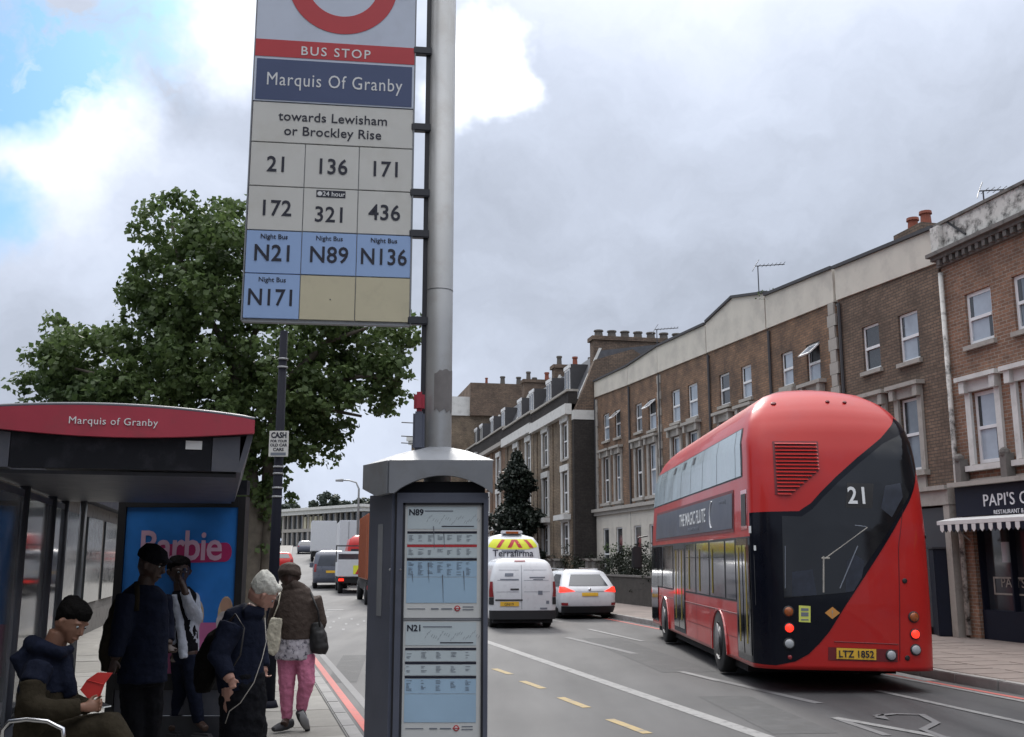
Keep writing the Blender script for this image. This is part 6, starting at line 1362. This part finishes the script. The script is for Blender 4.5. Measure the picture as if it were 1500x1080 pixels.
# --- seated man
F1 = Fig(6.4, 100, 'dark haired man in navy and brown jacket seated in the shelter with a phone')
b = MB(); k = F1.k; hc = F1.p(106, 913, 0)
P1_ = head(F1, b, hc, 29*k, (.80, -.28, -.42), (.35, 0, 1))
F1.tube(b, [(88, 925, 0, 15), (80, 945, 0, 16), (76, 970, 0, 18), (74, 1040, 0, 26), (74, 1090, 0, 26)])
F1.tube(b, [(62, 972, -.16, 12), (46, 1035, -.22, 10), (86, 1040, -.25, 8), (122, 1036, -.22, 6.2)]); F1.tube(b, [(86, 972, .16, 12), (96, 1030, .2, 10), (122, 1038, .05, 7), (134, 1034, -.02, 6)])
hand(b, F1.p(122, 1036, -.22), (.9, .25, .05), (0, .3, 1), .9); hand(b, F1.p(134, 1034, -.02), (.85, -.5, 0), (0, .3, 1), .9)
F1.tube(b, [(80, 1088, -.1, 20), (165, 1068, -.16, 17), (172, 1140, -.16, 12), (168, 1205, -.16, 9), (186, 1215, -.2, 7)]); F1.tube(b, [(80, 1088, .1, 20), (150, 1066, .14, 17), (150, 1140, .16, 12), (146, 1180, .16, 9), (168, 1188, .14, 7)])
F1.done(b, 'body', 'skin_tan', .0075, 2); eyes(F1, P1_, 29*k)
b = MB(); r = 29*k
P = P1_
b.tube([P(-.42, 0, -.35), P(-.36, 0, .1), P(-.22, 0, .6), P(-.12, 0, .98), P(-.08, 0, 1.12)], [(.52*r, .42*r), (.76*r, .62*r), (.84*r, .84*r), (.66*r, .72*r), (.25*r, .3*r)], 14, side=(P(0, 1, 0)-P(0, 0, 0)))
b.tube([P(.05, -.5, .70), P(.50, 0, .78), P(.05, .5, .70)], [.26*r, .34*r, .26*r], 8); b.tube([P(.34, -.4, .58), P(.66, 0, .60), P(.34, .4, .58)], [.15*r, .17*r, .15*r], 8)
F1.done(b, 'hair', 'hair_black', .010, 1, .02, .03)
b = MB(); F1.tube(b, [(78, 953, 0, (30, 26)), (70, 980, 0, (44, 34)), (68, 1012, 0, (46, 38))], 16, side=(0, 1, 0))
F1.tube(b, [(60, 975, -.19, 19), (48, 1002, -.25, 19)]); F1.tube(b, [(84, 975, .17, 19), (94, 1006, .22, 18)])
F1.tube(b, [(48, 950, 0, 12), (34, 962, 0, 17), (44, 985, 0, 16)], flat=1.5); F1.tube(b, [(92, 955, -.06, 8), (98, 1000, -.06, 12), (104, 1020, -.04, 10)])
F1.tube(b, [(104, 950, .0, 7), (88, 958, -.13, 9), (58, 948, -.12, 12), (46, 942, 0, 12), (62, 948, .12, 10), (92, 955, .12, 8)])
F1.done(b, 'jacket_top', 'cloth_navy', .011, 3, .02, .09)
b = MB(); F1.tube(b, [(68, 1006, 0, (45, 37)), (66, 1050, 0, (47, 38)), (64, 1100, 0, (52, 42))], 16, side=(0, 1, 0))
F1.tube(b, [(48, 998, -.25, 18), (46, 1028, -.27, 18), (60, 1040, -.28, 16), (92, 1040, -.27, 14), (118, 1036, -.24, 11)]); F1.tube(b, [(94, 1002, .22, 17), (102, 1030, .22, 16), (128, 1036, .03, 11)])
F1.done(b, 'jacket_lower', 'cloth_olive', .011, 3, .02, .07)
b = MB(); F1.tube(b, [(74, 1090, -.1, 27), (120, 1074, -.14, 25), (165, 1066, -.17, 22), (176, 1085, -.17, 20), (176, 1140, -.16, 17), (170, 1200, -.16, 14)]); F1.tube(b, [(74, 1090, .1, 27), (150, 1068, .14, 22), (156, 1100, .16, 18), (150, 1178, .16, 14)])
F1.done(b, 'trousers', 'cloth_olive', .012, 3, .015, .07)
for px, py, dy in ((180, 1214, -.2), (160, 1190, .14)):
    q = F1.p(px-8, 0, 0); x = F1.p(px, 950, dy).x; MB().box(-.1, .17, -.05, .05, 0, .09, Matrix.Translation((x, dy, 0))).build('shoe', 'shoe_dark', F1.root)
ph = empty('mobile_phone', tuple(F1.p(146, 1031, -.14)+F1.o), math.radians(-20), 'white mobile phone held by the seated man', 'phone', ry=math.radians(16)); bev(MB().box(-.06, .06, -.035, .035, -.004, .004), 'case', 'sheet_w', ph, .003); MB().box(-.055, .055, -.031, .031, .0041, .0048).build('screen', 'black', ph)
rb = empty('red_folder', tuple(F1.p(142, 1003, .12)+F1.o), math.radians(15), 'bright red folded carrier bag propped in front of the seated man', 'bag')
rp = [F1.p(*q, .12)-F1.p(142, 1003, .12) for q in ((119, 1010), (128, 996), (142, 986), (163, 987), (152, 1003), (146, 1020), (130, 1024))]
MB().extr([tuple(p) for p in rp], (0, .035, 0)).build('bag_body', 'bag_red', rb); MB().tube([rp[1]+Vector((0, -.003, 0)), rp[4]+Vector((0, -.006, 0)), rp[5]+Vector((0, -.003, 0))], .003, 5).build('fold', 'bag_red', rb)
# --- tall man in dark clothes
F2 = Fig(8.9, 205, 'tall man in dark cap and dark navy clothes standing in front of the poster')
b = MB(); k = F2.k; r = 25*k; P2_ = head(F2, b, F2.p(224, 828, 0), r, (.85, -.15, -.25))
F2.tube(b, [(216, 845, 0, 12), (212, 862, 0, 13), (208, 890, 0, 15), (206, 960, 0, 15), (206, 995, 0, 18)]); F2.tube(b, [(192, 990, 0, 16), (196, 1050, .02, 13), (196, 1098, .03, 8), (206, 1104, -.05, 7)]); F2.tube(b, [(220, 990, .05, 16), (222, 1050, .10, 13), (218, 1092, .12, 8), (232, 1098, .05, 7)])
F2.tube(b, [(188, 874, -.12, 8), (178, 920, -.18, 8), (168, 965, -.2, 7)]); F2.tube(b, [(234, 874, .12, 8), (242, 915, .18, 8), (246, 945, .1, 7)])
hand(b, F2.p(168, 965, -.2), (-.1, -.1, -1), (1, 0, 0), .5); hand(b, F2.p(246, 945, .1), (.5, -.5, -.6), (1, 1, 0), .6); F2.done(b, 'body', 'skin_dark', .008, 2); eyes(F2, P2_, r)
P = P2_; b = MB(); b.tube([P(-.2, 0, .2), P(-.15, 0, .55), P(-.1, 0, 1.0), P(-.05, 0, 1.15)], [(.74*r, .92*r), (.80*r, .96*r), (.62*r, .7*r), (.2*r, .25*r)], 14, side=(P(0, 1, 0)-P(0, 0, 0))); b.tube([P(.45, 0, .52), P(1.05, 0, .44)], [(.6*r, .08*r), (.42*r, .05*r)], 12, side=(P(0, 1, 0)-P(0, 0, 0)))
F2.done(b, 'cap', 'cloth_black', .009, 2)
b = MB(); F2.tube(b, [(214, 856, 0, (18, 13)), (211, 872, 0, (34, 20)), (209, 900, 0, (38, 23)), (210, 950, 0, (36, 24)), (208, 1000, 0, (36, 26))], 16, side=(1, 0, 0))
F2.tube(b, [(238, 874, .12, 14), (244, 915, .18, 12), (247, 940, .12, 9)]); F2.tube(b, [(186, 872, -.12, 15), (178, 920, -.19, 14), (169, 962, -.2, 11)])
F2.done(b, 'shirt', 'cloth_navy', .012, 3, .02, .1)
b = MB(); F2.tube(b, [(184, 880, -.05, (16, 14)), (172, 920, -.10, (20, 17)), (163, 955, -.12, (18, 15)), (160, 985, -.12, (12, 10))], 12, side=(1, 0, 0)); F2.done(b, 'coat_over_arm', 'cloth_olive', .012, 3, .03, .08)
MB().tube([F2.p(200, 852, -.10), F2.p(201, 872, -.15), F2.p(200, 895, -.16)], [(.022, .006)]*3, 8, side=(1, 0, 0)).build('strap', 'cloth_olive', F2.root, True)
b = MB(); F2.tube(b, [(194, 985, 0, 20), (196, 1040, .02, 18), (196, 1095, .03, 13)]); F2.tube(b, [(220, 985, .05, 20), (222, 1040, .10, 17), (219, 1090, .12, 13)]); F2.tube(b, [(207, 975, .02, 26), (207, 1005, .02, 26)]); F2.done(b, 'trousers', 'cloth_black', .012, 3, .02, .08)
for px, dy in ((196, .03), (220, .12)): bev(MB().box(-.06, .16, -.05, .05, 0, .09, Matrix.Translation((F2.p(px, 950, dy).x, dy, 0))), 'shoe', 'shoe_dark', F2.root, .02)
# --- person in a pale jacket on the phone
F3 = Fig(10.0, 262, 'person in pale open jacket and dark jeans holding phone to ear')
F3.root.location.x += .085
b = MB(); k = F3.k; r = 21*k; P3_ = head(F3, b, F3.p(250, 838, 0), r, (.55, -.75, -.15))
F3.tube(b, [(250, 852, 0, 9), (252, 866, 0, 10), (255, 890, 0, 9), (258, 930, 0, 9), (256, 960, 0, 12)]); F3.tube(b, [(250, 955, .02, 12), (252, 1010, .08, 9), (242, 1060, .14, 6), (238, 1068, .04, 5)]); F3.tube(b, [(264, 955, -.02, 12), (270, 1010, -.04, 9), (278, 1058, .0, 6), (288, 1068, -.08, 5)])
F3.tube(b, [(268, 872, .05, 8), (272, 905, -.02, 7), (258, 868, -.22, 5.5), (252, 852, -.20, 4.5)]); F3.tube(b, [(238, 872, .0, 8), (240, 915, -.02, 7), (244, 950, -.04, 5)])
hand(b, F3.p(253, 856, -.20), (-.2, .1, 1), (0, -1, 0), .7); hand(b, F3.p(244, 950, -.04), (0, -.1, -1), (1, 0, 0), .5); F3.done(b, 'body', 'skin_dark', .008, 2); eyes(F3, P3_, r)
P = P3_; b = MB(); b.tube([P(-.45, 0, -.3), P(-.3, 0, .3), P(-.12, 0, .85), P(-.1, 0, 1.1)], [(.6*r, .5*r), (.85*r, .8*r), (.7*r, .75*r), (.2*r, .25*r)], 12, side=(P(0, 1, 0)-P(0, 0, 0))); F3.done(b, 'hair', 'hair_black', .010, 1, .015, .03)
b = MB(); F3.tube(b, [(252, 862, 0, (12, 9)), (255, 874, 0, (20, 13)), (258, 900, 0, (18, 14)), (260, 965, 0, (17, 14))], 14, side=(1, 0, 0)); F3.done(b, 'top', 'cloth_black', .011, 3)
b = MB(); F3.tube(b, [(262, 870, .02, (14, 12)), (266, 905, .02, (12, 15)), (266, 955, .02, (12, 15)), (264, 966, .02, (11, 13))], 12, side=(1, 0, 0)); F3.tube(b, [(268, 872, .05, 11), (273, 906, -.02, 11), (262, 880, -.17, 8), (257, 866, -.21, 7)])
F3.tube(b, [(242, 872, -.06, (5, 8)), (249, 905, -.10, (5, 8)), (254, 945, -.11, (6, 8)), (256, 964, -.11, (6, 8))], 10, side=(1, 0, 0)); F3.tube(b, [(240, 874, .0, 9), (240, 915, -.02, 9), (243, 944, -.04, 7)]); F3.done(b, 'jacket', 'cloth_pale', .011, 3, .02, .06)
b = MB(); F3.tube(b, [(256, 950, 0, 17), (257, 970, 0, 16)]); F3.tube(b, [(250, 960, .02, 14), (252, 1010, .08, 11.5), (242, 1060, .14, 8)]); F3.tube(b, [(264, 960, -.02, 14), (270, 1010, -.04, 11.5), (278, 1058, .0, 8)]); F3.done(b, 'jeans', 'cloth_navy', .012, 3, .015, .06)
for px, dy, rr in ((240, .10, -30), (282, -.04, -25)): bev(MB().box(-.05, .17, -.045, .045, 0, .08, Matrix.Translation((F3.p(px, 950, dy).x, dy, 0)) @ Matrix.Rotation(math.radians(rr), 4, 'Z')), 'shoe', 'shoe_dark', F3.root, .02)
hp_ = empty('mobile_phone', tuple(F3.p(254, 843, -.18)+F3.o+Vector((.085, 0, 0))), 0, 'dark mobile phone held to the ear of the pale jacketed person', 'phone', ry=.25); bev(MB().box(-.006, .006, -.035, .035, -.06, .07), 'case', 'black', hp_, .003)
# --- white haired person bending forward
F4 = Fig(8.0, 352, 'stooping white haired person in navy coat and long black skirt')
b = MB(); k = F4.k; r = 25*k; P4_ = head(F4, b, F4.p(386, 872, 0), r, (.72, .25, -.62), (.6, .1, 1))
F4.tube(b, [(374, 890, 0, 12), (364, 902, 0, 14), (354, 925, 0, 16), (348, 970, 0, 17), (350, 1010, 0, 18)]); F4.tube(b, [(340, 1005, -.05, 16), (345, 1070, -.05, 13), (348, 1128, -.05, 8), (362, 1136, -.05, 6)]); F4.tube(b, [(362, 1005, .06, 16), (364, 1070, .08, 13), (364, 1118, .1, 8), (378, 1124, .1, 6)])
F4.tube(b, [(342, 915, -.18, 9), (321, 963, -.26, 8), (334, 990, -.30, 8), (338, 996, -.30, 7)]); F4.tube(b, [(372, 915, .15, 9), (380, 960, .2, 8), (386, 985, .15, 7)])
hand(b, F4.p(337, 993, -.30), (.35, -.1, -.8), (.8, 0, .4), 1.0, S=.75); hand(b, F4.p(386, 978, .15), (.3, 0, -1), (0, 1, 0), .9, S=.7); F4.done(b, 'body', 'skin_light', .0075, 2); eyes(F4, P4_, r)
P = P4_; b = MB(); b.tube([P(-.55, 0, -.15), P(-.42, 0, .25), P(-.25, 0, .7), P(-.15, 0, 1.0), P(-.1, 0, 1.12)], [(.62*r, .45*r), (.84*r, .74*r), (.90*r, .88*r), (.62*r, .7*r), (.2*r, .25*r)], 16, side=(P(0, 1, 0)-P(0, 0, 0))); b.tube([P(.2, -.45, .72), P(.42, 0, .80), P(.2, .45, .72)], [.22*r, .26*r, .22*r], 8)
F4.done(b, 'hair', 'knit_white', .009, 1, .012, .02)
b = MB(); F4.tube(b, [(372, 894, 0, (17, 14)), (360, 908, 0, (33, 22)), (352, 935, 0, (38, 25)), (350, 975, 0, (35, 26)), (354, 1010, 0, (33, 26))], 16, side=(.9, 0, -.3)); F4.tube(b, [(340, 915, -.19, 19), (320, 962, -.26, 16), (334, 990, -.31, 11)]); F4.tube(b, [(372, 912, .15, 16), (381, 958, .2, 13), (386, 978, .15, 10)]); F4.tube(b, [(384, 899, -.02, 9), (364, 897, -.1, 10), (360, 895, .05, 10)])
F4.done(b, 'coat', 'cloth_navy', .011, 3, .018, .12)
b = MB(); F4.tube(b, [(356, 985, 0, (31, 25)), (356, 1030, 0, (32, 28)), (356, 1090, 0, (33, 30)), (357, 1112, 0, (33, 31))], 18, side=(1, 0, 0)); F4.done(b, 'skirt', 'cloth_black', .012, 3, .04, .07)
for px, dy in ((352, -.05), (366, .1)): bev(MB().box(-.06, .17, -.045, .045, 0, .09, Matrix.Translation((F4.p(px, 950, dy).x, dy, 0))), 'shoe', 'shoe_dark', F4.root, .02)
F4b = F4.root; F4.root = empty('backpack', tuple(F4.o), 0, 'dark brown backpack hanging behind the stooping white haired person', 'backpack')
b = MB(); F4.tube(b, [(334, 915, .0, (6, 14)), (318, 935, .0, (15, 22)), (306, 965, .02, (19, 26)), (299, 1000, .02, (15, 24)), (298, 1014, .02, (9, 16))], 14, side=(1, 0, 0)); F4.done(b, 'bag_body', 'hair_black', .011, 3, .015, .07)
MB().tube([F4.p(332, 915, -.2), F4.p(345, 900, -.17), F4.p(358, 920, -.245), F4.p(352, 960, -.30), F4.p(330, 995, -.2)], .012, 6, .4).build('strap', 'bag_black', F4.root, True); F4.root = F4b
MB().tube([F4.p(388, 905, -.12), F4.p(390, 940, -.17), F4.p(384, 965, -.24), F4.p(372, 1000, -.3), F4.p(352, 1030, -.3), F4.p(336, 1042, -.25), F4.p(330, 1060, -.24)], .0035, 6).build('earphone_cable', 'stone_pale', F4.root, True)
# --- woman in brown jacket walking away
F5 = Fig(10.5, 432, 'person in brown jacket, dark cap and pink trousers walking away along the kerb')
b = MB(); k = F5.k; r = 19*k; P5_ = head(F5, b, F5.p(425, 846, 0), r, (.15, .95, -.1))
F5.tube(b, [(427, 856, 0, 9), (430, 868, 0, 10), (434, 890, 0, 13), (434, 930, 0, 13), (433, 960, 0, 15)]); F5.tube(b, [(421, 955, 0, 11), (420, 1005, .0, 7.5), (420, 1050, .05, 5), (416, 1062, -.03, 6)]); F5.tube(b, [(446, 955, 0, 11), (449, 1000, -.03, 7.5), (441, 1036, .05, 5), (446, 1060, .10, 5)])
F5.tube(b, [(412, 878, 0, 7), (402, 915, .08, 7), (404, 940, .22, 6)]); F5.tube(b, [(458, 878, 0, 7), (466, 915, .05, 7), (462, 935, .2, 6)])
hand(b, F5.p(404, 940, .22), (0, .6, -.7), (1, 0, 0), .6); hand(b, F5.p(462, 935, .2), (0, .6, -.7), (-1, 0, 0), .6); F5.done(b, 'body', 'skin_dark', .008, 2); eyes(F5, P5_, r)
P = P5_; b = MB(); b.tube([P(-.25, 0, .0), P(-.2, 0, .3), P(-.12, 0, .85), P(-.1, 0, 1.12)], [(.80*r, .84*r), (.92*r, 1.0*r), (.74*r, .82*r), (.25*r, .3*r)], 14, side=(P(0, 1, 0)-P(0, 0, 0))); b.tube([P(.4, 0, .4), P(1.0, 0, .3)], [(.6*r, .08*r), (.4*r, .05*r)], 10, side=(P(0, 1, 0)-P(0, 0, 0))); F5.done(b, 'cap', 'cloth_brown', .009, 2)
b = MB(); F5.tube(b, [(428, 858, 0, (14, 12)), (431, 868, 0, (24, 17)), (434, 885, 0, (29, 20)), (434, 912, 0, (28, 21)), (433, 936, 0, (27, 20))], 18, side=(1, 0, 0)); F5.tube(b, [(412, 876, 0, 13), (403, 912, .08, 12), (405, 934, .18, 9)]); F5.tube(b, [(458, 876, 0, 13), (467, 912, .05, 12), (463, 930, .17, 9)])
F5.tube(b, [(414, 862, -.02, 7), (430, 857, -.07, 8), (444, 862, -.02, 7)]); F5.done(b, 'jacket', 'cloth_brown', .010, 3, .012, .11)
b = MB(); F5.tube(b, [(433, 928, 0, (26, 19)), (432, 950, 0, (27, 20)), (431, 966, 0, (28, 21))], 18, side=(1, 0, 0)); F5.done(b, 'floral_shirt', 'print_floral', .012, 3, .02, .05)
b = MB(); F5.tube(b, [(432, 945, 0, (25, 18)), (432, 966, 0, (25, 18))], 16, side=(1, 0, 0)); F5.tube(b, [(421, 960, 0, 15), (420, 1000, 0, 12), (420, 1030, .02, 9.5), (420, 1052, .05, 7.5)]); F5.tube(b, [(446, 960, 0, 15), (449, 1000, -.03, 12), (444, 1022, .0, 9.5), (441, 1040, .05, 7.5)]); F5.done(b, 'pink_trousers', 'cloth_pink', .010, 3, .02, .05)
def shoe(F, heel, toe, w=.045, nm='shoe'):
    a, t = Vector(heel), Vector(toe); d = (t-a).normalized(); b = MB(); b.tube([a-d*.03, a+d*.04, a+d*.14, a+d*.22], [(w*.8, .045), (w, .05), (w*1.05, .04), (w*.7, .022)], 12, side=d.cross(Vector((.3, 0, 1)))); o = remesh(b, nm, 'shoe_dark', F.root, .009, 2)
    return d
shoe(F5, F5.p(425, 1060, .10), F5.p(408, 1066, -.02)); dd_ = shoe(F5, F5.p(440, 1045, .0), F5.p(450, 1068, .10))
MB().tube([F5.p(440, 1043, -.04), F5.p(446, 1056, -.01), F5.p(450, 1068, .05)], [(.03, .008), (.042, .008), (.03, .008)], 10, side=(1, 0, .3)).build('sole', 'sole', F5.root, True)
bg_ = empty('shoulder_bag', tuple(F5.o), 0, 'black shoulder bag hanging at the right hip of the person in pink trousers', 'bag'); b = MB()
b.tube([F5.p(463, 912, -.05), F5.p(466, 930, -.06), F5.p(468, 950, -.06), F5.p(467, 958, -.06)], [(.05, .05), (.085, .07), (.095, .075), (.07, .05)], 12, side=(1, 0, 0)); remesh(b, 'bag_body', 'bag_black', bg_, .011, 3, .015, .05); MB().tube([F5.p(455, 868, -.12), F5.p(466, 895, -.12), F5.p(469, 922, -.09)], .010, 6).build('strap', 'bag_black', bg_, True)
tb2 = empty('tote_bag', tuple(F5.o), 0, 'cream cloth tote bag hanging between the stooping person and the walker', 'bag')
q = [F5.p(*v, -.16) for v in ((396, 905), (413, 906), (411, 930), (407, 955), (400, 962), (387, 953), (389, 932))]; b = MB().extr([tuple(p) for p in q], (0, .05, 0)); remesh(b, 'bag_body', 'cloth_cream', tb2, .009, 2, .02, .05)
MB().tube([F5.p(399, 908, -.14), F5.p(408, 885, -.14), F5.p(412, 862, -.10), F5.p(415, 875, -.02)], .006, 6).build('strap', 'cloth_cream', tb2, True)
bpy.context.view_layer.update()
